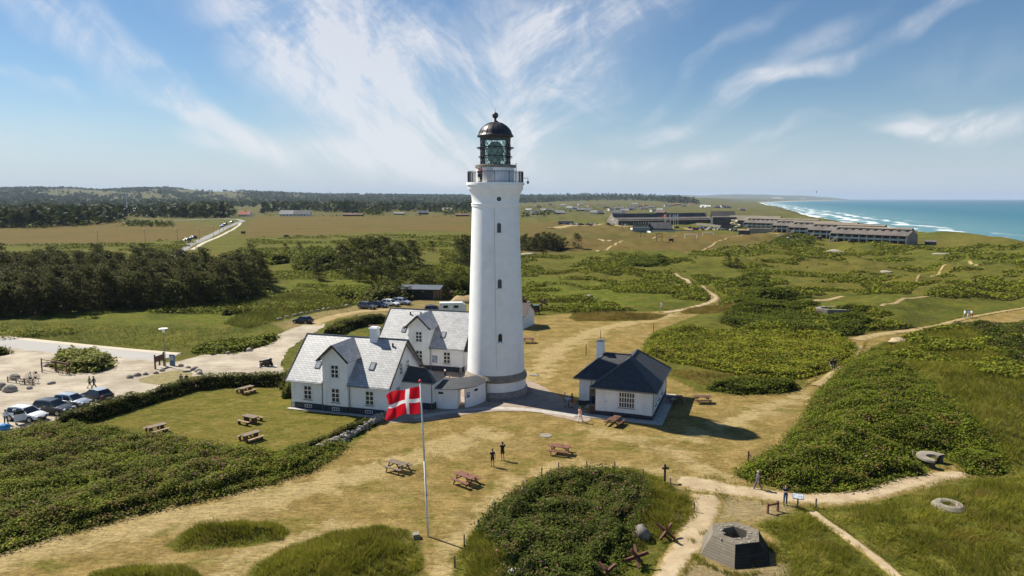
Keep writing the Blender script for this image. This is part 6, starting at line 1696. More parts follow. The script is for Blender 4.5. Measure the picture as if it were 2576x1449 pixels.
# ---------------- steel hedgehogs
def hedgehog(px, py, s, rz, label, base=True):
    t = thing('steel_hedgehog', label, 'tank obstacle', P(px, py), rz)
    dirs = [(Vector((1, .25, .55)), 0), (Vector((-.55, .9, .62)), 1), (Vector((-.35, -.75, .95)), 2)]
    c = Vector((0, 0, .75 * s))
    for d, k in dirs:
        d = d.normalized() * .95 * s; mb = MB()
        sd = d.cross(Vector((0, 0, 1))).normalized(); up = sd.cross(d).normalized()
        mb.bar(c - d, c + d, .035 * s, .20 * s)
        for q in (-1, 1): mb.bar(c - d + up * q * .1 * s, c + d + up * q * .1 * s, .17 * s, .03 * s)
        mb.build('beam', M_RUST, t)
    return t
hedgehog(1675, 1357, .85, .5, 'rusty steel obstacle on the grass bank between hollow and bunker'); hedgehog(1601, 1424, .92, -.5, 'rusty steel obstacle at the lower right of the rose hollow')
hedgehog(1526, 1462, .85, .2, 'rusty steel obstacle cut by the bottom edge'); hedgehog(1318, 768, 1.5, .3, 'rusty steel obstacle close to the right edge of the tower'); hedgehog(1366, 772, 1.4, 1.2, 'rusty steel obstacle at the end of the rail fence'); hedgehog(1131, 752, 1.6, .7, 'dark steel obstacle on the sandy track left of the tower')

# ---------------- bunkers and concrete
bx = P(1848, 1386)
t = thing('hexagonal_bunker', 'six sided concrete bunker with a square hole in its roof at lower right', 'bunker', bx, rad(12))
hexa = lambda R, o=0: [(R * math.cos(rad(60 * i + o)), R * math.sin(rad(60 * i + o))) for i in range(6)]
mb = MB(); R0, R1, R2 = 2.75, 1.80, .98; zt_ = 1.38
vs = [(x, y, -.5) for x, y in hexa(R0 * 1.08)] + [(x, y, zt_) for x, y in hexa(R1)] + [(x, y, zt_ - .02) for x, y in hexa(R2, 8)] + [(x, y, .35) for x, y in hexa(R2 * .95, 8)]
for i in range(6):
    j = (i + 1) % 6
    ang_ = (60 * i + 30 + 12) % 360
    mb.add([vs[i], vs[j], vs[6 + j], vs[6 + i]], [(0, 1, 2, 3)], 1 if 255 < ang_ < 350 else 0)
    mb.add([vs[6 + i], vs[6 + j], vs[12 + j], vs[12 + i]], [(0, 1, 2, 3)], 0); mb.add([vs[12 + i], vs[12 + j], vs[18 + j], vs[18 + i]], [(0, 1, 2, 3)], 0)
mb.add(vs[18:], [(0, 1, 2, 3, 4, 5)], 1)
mb.v = [(x + RNG.uniform(-.03, .03), y + RNG.uniform(-.03, .03), z) for x, y, z in mb.v] if False else mb.v
mb.build('shell', [tiled('board_concrete', (.225, .195, .15), (.18, .155, .12), (.08, .068, .05), 5, .19, .9, .2, .012, .9), tiled('board_tar', (.020, .018, .016), (.034, .030, .026), (.008, .007, .006), 5, .21, .85, .3, .014, .9)], t)
mb = MB()
for i in range(34):
    a = RNG.uniform(0, 6.28); r = RNG.choice([RNG.uniform(.86, 1.05), RNG.uniform(1.4, 1.62), RNG.uniform(.9, 1.6)]); mb.blob((r * math.cos(a), r * math.sin(a), zt_ + .01), (RNG.uniform(.06, .18), .08, .035), i, (6, 4), .3)
mb.build('broken_edge', M_FIELD, t)
t = thing('concrete_ring', 'round concrete ring mouth of a buried pit on the right dune', 'bunker ring', P(2386, 1277)); MB().lathe([(1.25, -.5), (1.18, .14), (.95, .36), (.60, .38), (.46, .28), (.44, -.3), (0, -.3)], 40).build('ring', M_CONC, t, False)
t = thing('curved_bench', 'curved concrete slab like a bench standing on stubs beside the path', 'concrete slab', P(2347, 1170), rad(12))
MB().lathe([(.62, .62), (1.42, .66), (1.42, .86), (.62, .84), (.62, .62)], 30, a0=rad(8), a1=rad(232)).build('slab', M_CONC, t)
for a in (15, 120, 222): MB().box((1.05 * math.cos(rad(a)), 1.05 * math.sin(rad(a)), .28), (.5, .3, .7), rz=rad(a)).build('stub', M_CONCD, t)
a0 = P(2116, 786)
t = thing('open_emplacement', 'open concrete gun emplacement on the dune top', 'bunker', a0, rad(-4))
oc = [(-5.0, 0), (-3.4, -1.6), (2.2, -1.7), (5.2, -.4), (4.0, 2.2), (.8, 3.4), (-2.5, 3.2), (-4.6, 1.8)]
_h = .8; ic = [(x * .80, y * .76 + .2) for x, y in oc]; n = 8; mb = MB()
for i in range(n):
    j = (i + 1) % n; mb.add([(*oc[i], -1), (*oc[j], -1), (*oc[j], _h), (*oc[i], _h), (*ic[i], -.3), (*ic[j], -.3), (*ic[j], _h), (*ic[i], _h)], [(0, 1, 2, 3), (3, 2, 6, 7), (7, 6, 5, 4)])
mb.add([(*q, -.25) for q in ic], [tuple(range(n))]); mb.build('wall', M_CONC, t)
def slab_bunker(px, py, w, d, h, rz, label):
    t = thing('slab_bunker', label, 'bunker', P(px, py), rz); MB().blob((0, d * .5, 0), (w / 2, d / 2, h), int(px), (18, 8), .16).build('roof_slab', mat('dune_concrete', (.30, .265, .21), .9, .25, .8, bump=.5), t, True); MB().box((w * .12, d * .1, h * .2), (w * .22, 1.0, h * .7)).build('opening', M_IRON, t)
slab_bunker(2102, 640, 11, 8, 1.9, -.3, 'pale broken concrete bunker roof before the long hotel'); slab_bunker(2234, 687, 7, 5, .8, -.1, 'low grey bunker half sunk in the dune with dark hollow'); slab_bunker(2376, 640, 9, 5, .4, 0, 'flat grey bunker slab right of the hotel end'); slab_bunker(1329, 642, 8, 4, .9, 0, 'low concrete bunker by the dark trees right of the tower'); slab_bunker(1825, 652, 5, 3, .4, .2, 'small pale slab on the dune before the conifers')
o = MB().blob((0, 0, 0), (3.6, 2.4, 1.5), 5, (16, 8), .2).build('sand_heap', M_DIRT, None, True); put(tag(o, 'heap of sand and rubble close left of the tower', 'sand heap'), 1166, 760); 
o = MB().blob((0, 0, -.1), (3.4, 1.6, .45), 6, (16, 8), .25).build('sand_heap', M_SANDP, None, True); put(tag(o, 'small bare sand mound above the fork of the dirt path', 'sand heap'), 2278, 860)

# ================================================================== cars
def paint(name, col, metal=.3):
    if 'p_' + name in MC: return MC['p_' + name]
    m_ = mat('p_' + name, col, .32, .05, .8, metal=metal, coat=.3); return m_
M_LIGHT = mat('lamp_clear', (.75, .77, .80), .15, .05); M_TAIL = mat('lamp_red', (.35, .012, .012), .2, .1); M_RIM = mat('alloy', (.42, .43, .45), .35, .1, metal=.6); M_TRIM = mat('trim', (.02, .02, .022), .6); M_PLATE = mat('plate', (.72, .72, .70), .5)
def car_meshes(L, Wd, Hh, suv, roofc=None):
    k = L / 4.4; w = Wd / 2; zb = .30 if suv else .22; zbelt = Hh * .62
    st = [(-2.20, zb + .22, zbelt - .22, .80), (-2.10, zb + .10, zbelt - .02, .92), (-1.6, zb, zbelt + .02, .985), (-.5, zb - .02, zbelt, 1), (.75, zb - .02, zbelt - .02, 1), (1.25, zb, zbelt - .05, .98), (1.8, zb + .03, zbelt - .16, .93), (2.10, zb + .10, zbelt - .32, .84), (2.20, zb + .2, zbelt - .46, .72)]
    body = MB(); V = []; 
    for x, z0, z1, ww in st:
        ww *= w; zm = (z0 + z1) / 2
        V += [(x * k, -ww * .88, z0), (x * k, -ww, z0 + .16), (x * k, -ww, zm + .12), (x * k, -ww * .93, z1 - .03), (x * k, -ww * .55, z1 + .02), (x * k, ww * .55, z1 + .02), (x * k, ww * .93, z1 - .03), (x * k, ww, zm + .12), (x * k, ww, z0 + .16), (x * k, ww * .88, z0)]
    n = 10; F = []
    for i in range(len(st) - 1):
        for j in range(n): F.append((i * n + j, i * n + (j + 1) % n, (i + 1) * n + (j + 1) % n, (i + 1) * n + j))
    F += [tuple(range(n)), tuple(range(len(V) - 1, len(V) - n - 1, -1))]
    body.add(V, F)
    # cabin
    xb = [(-2.02 if suv else -1.95) * k, 1.08 * k]; xt = [(-1.72 if suv else -1.35) * k, .22 * k]; wb, wt = w * .93, w * .70; z0 = zbelt - .06; z1 = Hh - .04
    c8 = [(xb[0], -wb, z0), (xb[1], -wb, z0 - .04), (xb[1], wb, z0 - .04), (xb[0], wb, z0), (xt[0], -wt, z1 - .04), (xt[1], -wt, z1 - .03), (xt[1], wt, z1 - .03), (xt[0], wt, z1 - .04)]
    body.add(c8, [(0, 1, 5, 4), (1, 2, 6, 5), (2, 3, 7, 6), (3, 0, 4, 7), (4, 5, 6, 7)])
    mid = [((xt[0] + xt[1]) / 2, -wt, z1 + .02), ((xt[0] + xt[1]) / 2, wt, z1 + .02)]
    roof = MB(); roof.add([(xt[0], -wt, z1 - .035), mid[0], (xt[1], -wt, z1 - .025), (xt[1], wt, z1 - .025), mid[1], (xt[0], wt, z1 - .035), ((xt[0] + xt[1]) / 2, 0, z1 + .04)], [(0, 1, 6), (1, 2, 6), (2, 3, 6), (3, 4, 6), (4, 5, 6), (5, 0, 6)])
    if suv:
        for s in (-1, 1): roof.bar((xt[0] + .1, s * wt * .96, z1 + .05), (xt[1] - .1, s * wt * .96, z1 + .05), .04, .03)
    def inset(a, b2, c, d, k1=.07, k2=.12, off=.012):
        a, b2, c, d = map(Vector, (a, b2, c, d)); nrm = (b2 - a).cross(d - a).normalized()
        q = lambda u, v: a.lerp(b2, u).lerp(d.lerp(c, u), v) + nrm * off
        return q(k1, k2), q(1 - k1, k2), q(1 - k1, 1 - k2 * .8), q(k1, 1 - k2 * .8)
    gl = {}
    mb = MB(); mb.add(inset(c8[1], c8[2], c8[6], c8[5], .05, .08), [(0, 1, 2, 3)]); gl['windscreen'] = [mb]
    mb = MB(); mb.add(inset(c8[3], c8[0], c8[4], c8[7], .08, .14), [(0, 1, 2, 3)]); gl['rear_window'] = [mb]
    gl['side_window'] = []
    for a, b2, c, d, s in ((0, 1, 5, 4, -1), (2, 3, 7, 6, 1)):
        mb = MB()
        q = lambda i, j, u: tuple(Vector(c8[i]).lerp(Vector(c8[j]), u))
        for u0, u1 in ((0.04, .50), (.53, .93)):
            mb.add(inset(q(a, b2, u0), q(a, b2, u1), q(d, c, u1), q(d, c, u0), .04, .14, .014), [(0, 1, 2, 3)])
        gl['side_window'].append(mb)
    ww = []
    R = .35 if suv else .32
    for x in (-1.33 * k, 1.36 * k):
        for s in (-1, 1):
            ty = MB().rod((x, s * (w - .22), R), (x, s * (w + .015), R), R, n=18); rm = MB().rod((x, s * (w - .02), R), (x, s * (w + .025), R), R * .66, n=14); arch = MB().rod((x, s * (w - .2), R + .02), (x, s * (w + .004), R + .02), R * 1.16, n=20)
            ww.append((ty, rm, arch))
    lights = [MB().box((2.08 * k, s * w * .66, zbelt - .30), (.16, .34, .13), rz=-s * .3) for s in (-1, 1)]
    tails = [MB().box((-2.12 * k, s * w * .78, zbelt - .14), (.12, .28, .18), rz=s * .2) for s in (-1, 1)]
    trim = MB().box((0, 0, zb + .03), (3.0 * k, Wd * .985, .14)); trim.box((2.16 * k, 0, zb + .26), (.12, Wd * .62, .16)); trim.box((-2.16 * k, 0, zb + .22), (.12, Wd * .75, .16))
    mirrors = [MB().box((.72 * k, s * (w + .08), zbelt + .04), (.14, .2, .13)) for s in (-1, 1)]
    plates = [MB().box((2.235 * k, 0, zb + .30), (.03, .46, .11)), MB().box((-2.235 * k, 0, zb + .34), (.03, .46, .11))]
    return dict(body=body, roof=roof, gl=gl, wheels=ww, lights=lights, tails=tails, trim=trim, mirrors=mirrors, plates=plates)
def car(label, px, py, rz, pt, L=4.4, Wd=1.82, Hh=1.58, suv=True, roofm=None, group=None):
    q = car_meshes(L, Wd, Hh, suv); t = thing('parked_car', label, 'car', (0, 0, 0), rz, group); put(t, px, py, rz)
    q['body'].build('body', pt, t, False, bevel=.04); q['roof'].build('roof', roofm or pt, t)
    for n_, l in q['gl'].items():
        for mb in l: mb.build(n_, M_CARG, t)
    for ty, rm, ar in q['wheels']:
        o = ty.build('wheel', M_RUBBER, t); rm.build('rim', M_RIM, o); ar.build('wheel_arch', M_TRIM, t)
    for mb in q['lights']: mb.build('headlight', M_LIGHT, t)
    for mb in q['tails']: mb.build('tail_light', M_TAIL, t)
    q['trim'].build('bumper_trim', M_TRIM, t)
    for mb in q['mirrors']: mb.build('mirror', pt, t)
    for mb in q['plates']: mb.build('number_plate', M_PLATE, t)
    return t
def car_simple(pt, L=4.4, Wd=1.8, Hh=1.55):
    q = car_meshes(L, Wd, Hh, True); mb = MB()
    def join(o, mi): mb.add(o.v, o.f, mi)
    join(q['body'], 0); join(q['roof'], 0)
    for l in q['gl'].values():
        for o in l: join(o, 1)
    for ty, rm, ar in q['wheels']: join(ty, 2)
    for o in q['tails']: join(o, 3)
    for o in q['lights']: join(o, 4)
    return mb.build('parked_car', [pt, M_CARG, M_RUBBER, M_TAIL, M_LIGHT])
PW, PS, PG, PB, PN = paint('white', (.70, .71, .72), 0), paint('silver', (.48, .51, .55), .5), paint('grey', (.095, .095, .10), .5), paint('black', (.012, .013, .018), .2), paint('navy', (.02, .03, .06), .3)
GP = 'cars parked nose to the hedge'
car('black car showing its tail, nearest the walkers on the car park', 243, 1006, rad(155), PB, 4.45, 1.85, 1.55, False, PS, GP)
car('silver car parked between the black and the dark grey one by the hedge', 182, 1022, rad(-12), PS, 4.3, 1.85, 1.58, True, None, GP)
car('dark grey car parked between the silver and the white one by the hedge', 135, 1039, rad(-12), PG, 4.6, 1.88, 1.65, True, None, GP)
cw = car('white car with its front door open at the left end of the row', 68, 1056, rad(-14), PW, 4.6, 1.88, 1.60, True, None, GP)
o = MB().box((.62, -1.35, .75), (1.05, .06, .75), rz=rad(60)).build('open_door', PW, cw); MB().box((.62, -1.35, 1.3), (1.0, .05, .4), rz=rad(60)).build('door_window', M_CARG, o)
GN = 'cars parked on the grassy lot behind the houses'
car('lone black car on the grass beside the drive', 762, 813, rad(160), PB, 4.2, 1.78, 1.50, False, None, None)
car('dark grey car first in the row before the shed', 924, 777, rad(-28), PG, 4.5, 1.88, 1.66, True, None, GN); car('dark blue car between the grey and the white one before the shed', 955, 773.5, rad(-26), PN, 4.3, 1.8, 1.5, False, None, GN)
car('white car with dark windows third in the row before the shed', 983, 769.5, rad(-24), PW, 4.5, 1.85, 1.58, True, None, GN); car('silver car nearest the black timber shed', 1012, 766, rad(-24), PS, 4.4, 1.84, 1.62, True, None, GN)
v_ = car('grey van showing over the rear roof beside the caravan', 1094, 790, rad(8), PG, 5.0, 1.95, 2.0, True, None, None); v_.name = 'grey_van'; v_['category'] = 'van'
t = thing('caravan', 'white caravan showing above the rear house roof beside the tower', 'caravan', P(1140, 792), rad(6)); mb = MB(); mb.prism([(-2.9, .6), (2.4, .6), (2.8, 1.3), (2.6, 2.3), (2.0, 2.75), (-2.9, 2.75), (-3.0, 1.5)], -1.1, 1.1, 0, Matrix(((1, 0, 0, 0), (0, 0, 1, 0), (0, 1, 0, 0), (0, 0, 0, 1)))); mb.build('body', paint('caravan_white', (.74, .74, .73), 0), t)
for x in (-1.6, .6): MB().box((x, -1.11, 1.95), (1.0, .03, .55)).build('window', M_CARG, t)
MB().box((2.73, 0, 1.95), (.06, 1.3, .5), rz=.0).build('window', M_CARG, t); MB().box((-.5, -1.11, 1.5), (.6, .02, 1.5)).build('door', M_WHITE, t)
for y in (-.95, .95): MB().rod((-.4, y - .1, .33), (-.4, y + .1, .33), .33, n=16).build('wheel', M_RUBBER, t)

# ================================================================== people
M_SKIN = mat('skin', (.48, .28, .20), .6, .1, 6); M_HAIRD = mat('hair_dark', (.03, .02, .015), .7); M_HAIRW = mat('hair_white', (.60, .58, .54), .7); M_HAIRB = mat('hair_brown', (.10, .055, .03), .7); M_EYE = mat('eye', (.03, .03, .03), .3); M_SHOE = mat('shoe_dark', (.03, .028, .026), .6); M_SHOEW = mat('shoe_white', (.65, .65, .64), .6)
def cloth(n, c): return mat('cloth_' + n, c, .85, .15, 6)
BLK, NAV, WHT, RED, GRY, PNK, GRN, BLU, JEAN, KHA, PUR, RST = (cloth('black', (.014, .014, .016)), cloth('navy', (.022, .028, .055)), cloth('white', (.70, .69, .67)), cloth('red', (.38, .03, .03)), cloth('grey', (.16, .165, .175)), cloth('pink', (.62, .33, .25)), cloth('olive', (.20, .23, .07)), cloth('blue', (.06, .15, .40)), cloth('jeans', (.055, .12, .23)), cloth('khaki', (.33, .27, .19)), cloth('plum', (.10, .085, .13)), cloth('rust', (.34, .06, .03)))
def skinned(verts, edges, rad_, sub=1):
    me = bpy.data.meshes.new('tmp'); me.from_pydata([tuple(v) for v in verts], edges, []); me.update()
    o = bpy.data.objects.new('tmp', me); COL.objects.link(o)
    md = o.modifiers.new('s', 'SKIN'); md.use_smooth_shade = True
    if not me.skin_vertices: me.skin_vertices.new() if hasattr(me.skin_vertices, 'new') else None
    sv_ = me.skin_vertices[0].data
    for i, r in enumerate(rad_): sv_[i].radius = (r, r) if not isinstance(r, tuple) else r; sv_[i].use_root = (i == 0)
    s = o.modifiers.new('u', 'SUBSURF'); s.levels = sub; s.render_levels = sub
    dg = bpy.context.evaluated_depsgraph_get(); ev = o.evaluated_get(dg); em = ev.to_mesh()
    V = [tuple(v.co) for v in em.vertices]; F = [tuple(p.vertices) for p in em.polygons]
    ev.to_mesh_clear(); bpy.data.objects.remove(o); bpy.data.meshes.remove(me)
    return V, F
def person(label, loc, face, top, bot, pose='stand', h=1.74, hair=M_HAIRD, shorts=False, sleeves='short', hat=None, shoes=M_SHOE, pony=False, bag=None, group=None, wide=1.0):
    t = thing('person', label, 'person', loc, face, group); k = h / 1.76
    t.scale = (k * wide, k, k)
    sit = pose == 'sit'; st = .0; bend = 0
    if pose == 'walk': st = .30
    dz = -.45 if sit else 0
    hipz, kz, az = .90 + dz, .49, .09
    def leg(s):
        f = st * (1 if s > 0 else -1)
        if sit: return [Vector((s * .10, .02, hipz)), Vector((s * .13, .42, .46)), Vector((s * .13, .44, az)), Vector((s * .14, .60, .045))]
        kn = Vector((s * .10, f * .5 + (.05 if st else .01), kz)); an = Vector((s * .11, f * 1.05 - (.05 if f < 0 else 0), az + (.07 if f < 0 else 0)))
        return [Vector((s * .09, 0, hipz)), kn, an, an + Vector((s * .02, .17, -.045 - (.05 if f < 0 else 0)))]
    sh = 1.44 + dz
    ARM = {'down': lambda s: [(s * .26, -.02, sh - .29), (s * .27, .05, sh - .55)], 'phone': lambda s: [(s * .24, .10, sh - .26), (s * .08, .34, sh - .18)], 'photo': lambda s: [(s * .27, .20, sh - .12), (s * .10, .32, sh + .16)],
           'swing': lambda s: [(s * .25, -.12 * s * (1), sh - .27), (s * .25, -.05 - .22 * s, sh - .50)], 'lap': lambda s: [(s * .25, .06, sh - .28), (s * .13, .30, sh - .36)], 'cross': lambda s: [(s * .25, .06, sh - .27), (-s * .05, .20, sh - .24)]}
    arm = {'stand': 'down', 'walk': 'swing', 'phone': 'phone', 'photo': 'photo', 'sit': 'lap', 'cross': 'cross'}[pose]
    L_, R_ = leg(-1), leg(1); aL = [Vector(q) for q in ARM[arm](-1)]; aR = [Vector(q) for q in ARM[arm](1)]
    tors = [Vector((0, 0, .97 + dz)), Vector((0, .0, 1.12 + dz)), Vector((0, .01, 1.30 + dz)), Vector((0, 0, 1.46 + dz)), Vector((0, .015, 1.545 + dz)), Vector((0, .03, 1.63 + dz)), Vector((0, .02, 1.70 + dz))]
    shl, shr = Vector((-.175, 0, sh - .02)), Vector((.175, 0, sh - .02))
    V = tors + L_ + R_ + [shl] + aL + [shr] + aR
    E = [(0, 1), (1, 2), (2, 3), (3, 4), (4, 5), (5, 6), (0, 7), (7, 8), (8, 9), (9, 10), (0, 11), (11, 12), (12, 13), (13, 14), (2, 15), (15, 16), (16, 17), (2, 18), (18, 19), (19, 20)]
    Rd = [(.120, .085), (.118, .086), (.155, .108), (.072, .068), (.062, .065), (.086, .098), (.070, .08), .066, .056, .040, .034, .066, .056, .040, .034, .058, .042, .029, .058, .042, .029]
    bv, bf = skinned(V, E, Rd)
    mb = MB(); mb.add(bv, bf, 0)
    hz_ = 1.635 + dz
    mb.blob((0, .03, hz_ + .01), (.078, .098, .118), 1, (12, 8), .0); mb.blob((0, .135, hz_ - .005), (.013, .022, .024), 2, (6, 4), 0)
    for s in (-1, 1): mb.blob((s * .082, .02, hz_), (.012, .025, .035), 3, (6, 4), 0); mb.blob((s * .032, .117, hz_ + .022), (.013, .010, .009), 4, (6, 4), 0, 1)
    mb.box((0, .122, hz_ - .055), (.045, .01, .010), mi=1)
    for s, a in ((-1, aL), (1, aR)):      # palm, four fingers, thumb
        d = (a[1] - a[0]).normalized(); sd_ = d.cross(Vector((0, 1, .2))).normalized(); nn = sd_.cross(d)
        mb.bar(a[1] - d * .01, a[1] + d * .085, .075, .03, up=tuple(nn))
        for i, ln_ in enumerate((.065, .078, .072, .055)):
            o0 = a[1] + d * .08 + sd_ * (-.028 + .019 * i); mid = o0 + d * ln_ * .55 + nn * .008; mb.rod(o0, mid, .009, .008, 5); mb.rod(mid, mid + d * ln_ * .45 + nn * .02, .008, .006, 5)
        o0 = a[1] + d * .025 - sd_ * .036; mb.rod(o0, o0 + d * .045 - sd_ * .025 + nn * .01, .011, .009, 5); mb.rod(o0 + d * .045 - sd_ * .025 + nn * .01, o0 + d * .075 - sd_ * .028 + nn * .02, .009, .007, 5)
    ob_ = mb.build('body', [M_SKIN, M_EYE, top, bot], t, True)
    for p_ in ob_.data.polygons:
        zc = p_.center.z - dz
        if abs(p_.center.x) < .20 and .80 < zc < 1.40 and p_.material_index == 0 and not (pose in ('phone', 'lap', 'sit', 'cross') and p_.center.y > .13): p_.material_index = 3 if zc < 1.0 else 2
    # shirt
    up = .55
    eL, eR = shl.lerp(aL[0], up + .1), shr.lerp(aR[0], up + .1)
    sv2 = [tors[0] - Vector((0, 0, .09)), tors[1], tors[2], tors[3] - Vector((0, 0, .015)), shl, eL, shr, eR]; se = [(0, 1), (1, 2), (2, 3), (2, 4), (4, 5), (2, 6), (6, 7)]; sr = [(.172, .130), (.150, .116), (.176, .130), (.085, .082), .078, .066, .078, .066]
    if sleeves == 'long':
        n0 = len(sv2); sv2[5], sv2[7] = aL[0], aR[0]; sv2 += [aL[1], aR[1]]; se += [(5, 8), (7, 9)]; sr += [.044, .044]; sr[5] = sr[7] = .060
    a, b_ = skinned(sv2, se, sr); MB().add(a, b_).build('jacket' if sleeves == 'long' else 'shirt', top, t, True)
    if shorts: kl, kr = L_[0].lerp(L_[1], .8), R_[0].lerp(R_[1], .8); tv = [tors[0] + Vector((0, 0, .05)), L_[0], kl, R_[0], kr]; te = [(0, 1), (1, 2), (0, 3), (3, 4)]; trd = [(.160, .118), .100, .088, .100, .088]
    else: tv = [tors[0] + Vector((0, 0, .05)), L_[0], L_[1], L_[2] + Vector((0, 0, .0)), R_[0], R_[1], R_[2]]; te = [(0, 1), (1, 2), (2, 3), (0, 4), (4, 5), (5, 6)]; trd = [(.160, .118), .100, .076, .062, .100, .076, .062]
    a, b_ = skinned(tv, te, trd); MB().add(a, b_).build('shorts' if shorts else 'trousers', bot, t, True)
    for f in (L_, R_): 
        d = f[3] - f[2]; MB().blob(f[2] + d * .55 + Vector((0, 0, .0)), (.05, .135, .052), 4, (8, 6), 0).build('shoe', shoes, t, True)
    mb = MB(); mb.blob((0, .005, hz_ + .045), (.090, .108, .098), 5, (12, 8), .03); mb.blob((0, -.05, hz_ + .0), (.078, .06, .09), 6, (10, 6), .03)
    if pony: mb.blob((0, -.09, hz_ + .16), (.045, .05, .06), 7, (8, 6), .05); mb.rod((0, -.11, hz_ + .12), (0, -.17, hz_ - .06), .03, .012, 6)
    mb.build('hair', hair, t, True)
    if hat: MB().lathe([(.175, hz_ + .055), (.17, hz_ + .07), (.10, hz_ + .08), (.095, hz_ + .14), (.06, hz_ + .165), (0, hz_ + .17)], 16).build('hat', hat, t, True)
    if bag: MB().box((0, -.17, 1.24 + dz), (.28, .16, .38)).build('backpack', bag, t, bevel=.04)
    return t
def gp(px, py): return P(px, py)
U = 0.0; DN = math.pi      # face away from / towards the camera
person('woman in black shorts and top with a high ponytail, seen from behind', gp(1239, 1174), .25, BLK, BLK, 'stand', 1.72, M_HAIRD, True, pony=True, shoes=M_SHOE)
person('man in black shirt and shorts photographing the tower, seen from behind', gp(1264, 1158.5), .05, BLK, BLK, 'photo', 1.84, M_HAIRD, True, shoes=M_SHOEW)
person('woman in pink top and white trousers walking past the hut', gp(1459, 1062), -.6, PNK, WHT, 'walk', 1.76, M_HAIRB)
person('grey haired man in grey shirt and shorts reading the panel by the hut', gp(1420, 1024), -1.2, GRY, GRY, 'stand', 1.78, M_HAIRW, True)
person('man in black shirt and red shorts beside the panel near the hut', gp(1439, 1026), 1.9, BLK, RED, 'phone', 1.78, M_HAIRD, True)
person('person in pale shirt and dark trousers leaning at the tower base', gp(1221, 1005), -.5, WHT, BLK, 'stand', 1.7, M_HAIRW)
person('person in dark clothes standing at the tower base plinth', gp(1242, 1006), -.3, GRY, BLK, 'photo', 1.72, M_HAIRB)
yd = P0(1120, 952); b_ = thing('bench', 'low wooden bench in the yard between house and corridor', 'bench', (yd[0], yd[1], 0)); MB().box((0, 0, .42), (1.5, .4, .06)).build('seat', M_BROWN, b_)
for x in (-.6, .6): MB().box((x, 0, .2), (.08, .36, .4)).build('leg', M_BROWN, b_)
person('person with white hat and dark top sitting in the yard behind the corridor', (yd[0], yd[1] - .05, 0), .4, BLK, BLK, 'sit', 1.7, M_HAIRW, hat=WHT)
gr_ = rr - .42
def gallery(px):
    x = (px - CX) / FPX * (TD - gr_ + 0) ; xo = (px - CX) / FPX * (TD - 2.6) - TX; return (TX + xo, TD - math.sqrt(max(.01, gr_ ** 2 - xo ** 2)), zg)
person('man in red jacket standing on the lighthouse gallery', gallery(1211.5), .9, RST, NAV, 'photo', 1.8, M_HAIRD, sleeves='long')
person('woman in dark shorts beside the red jacket on the gallery', gallery(1205.5), -.4, GRY, BLK, 'cross', 1.68, M_HAIRB, True)
person('white haired person in olive top walking across the car park', gp(226, 978), -1.25, GRN, BLK, 'walk', 1.72, M_HAIRW, True)
person('person in navy jacket walking across the car park', gp(237, 979), -1.25, NAV, NAV, 'walk', 1.76, M_HAIRD, sleeves='long')
person('person in white shirt and black trousers behind the white car', gp(16, 1068), .5, WHT, BLK, 'walk', 1.72, M_HAIRD, sleeves='long')
person('person in navy shirt and cap bending at the side of the white car', gp(39, 1068), -.8, NAV, WHT, 'phone', 1.72, M_HAIRD, hat=WHT)
person('walker in plum clothes and pale sun hat on the sand path', gp(1906, 1233), 1.9, PUR, PUR, 'walk', 1.72, M_HAIRB, hat=KHA, sleeves='long')
person('woman in navy shirt and blue jeans looking at her phone on the path', gp(1975, 1270), 2.9, NAV, JEAN, 'phone', 1.70, M_HAIRB)
person('hiker in black with pale shorts on the path by the thicket', gp(2091, 933), 3.3, BLK, KHA, 'walk', 1.78, M_HAIRB, True, bag=BLK)
person('person in dark clothes walking just behind the hiker by the thicket', gp(2099, 930), 3.2, BLK, BLK, 'walk', 1.6, M_HAIRD)
person('walker in white at the left of three on the far dirt path', gp(2426, 800), -1.4, WHT, KHA, 'walk', 1.74, M_HAIRW, sleeves='long'); person('walker in blue between two in white on the far dirt path', gp(2436, 800), -1.3, BLU, WHT, 'walk', 1.76, M_HAIRD, sleeves='long'); person('walker in white at the right of three on the far dirt path', gp(2443, 799), -1.3, WHT, RED, 'walk', 1.7, M_HAIRD, sleeves='long')
person('far walker in black on the dune slope path', gp(2399, 683), .4, BLK, BLK, 'walk', 1.75, M_HAIRD); person('person in white on the trail along the meadow edge', gp(1664, 776), 1.0, WHT, WHT, 'walk', 1.74, M_HAIRD, sleeves='long'); person('dark clad walker in the dune hollow at the right', gp(2452, 715), .4, BLK, NAV, 'walk', 1.75, M_HAIRD)
def bench_pair(px, py, lab, bl):
    p = gp(px, py); b_ = thing('bench', bl, 'bench', p); MB().box((0, 0, .42), (2.0, .4, .06)).build('seat', M_BROWN, b_)
    for x in (-.8, .8): MB().box((x, 0, .2), (.08, .36, .4)).build('leg', M_BROWN, b_)
    for (dx, lb, c1, c2, hr_) in lab: person(lb, (p.x + dx, p.y - .05, p.z), DN if py < 900 else .5, c1, c2, 'sit', 1.72, hr_)
bench_pair(1319, 793, [(-.45, 'person in white shirt sitting on the bench right of the tower', WHT, GRY, M_HAIRW), (.45, 'person in red top sitting on the bench right of the tower', PNK, JEAN, M_HAIRB)], 'bench with two sitters close right of the tower')
bench_pair(463, 963, [(-.35, 'person in dark top sitting behind the hedge, left of two', GRY, BLK, M_HAIRB), (.4, 'person in blue top sitting behind the hedge, right of two', NAV, BLK, M_HAIRW)], 'bench behind the garden hedge')
t = thing('blue_cloth', 'bright blue bag lying at the left edge beside the white car', 'bag', gp(8, 1082)); MB().blob((0, 0, .3), (.75, .5, .42), 9, (12, 8), .2).build('bag', mat('bag_blue', (.03, .25, .55), .6), t, True)
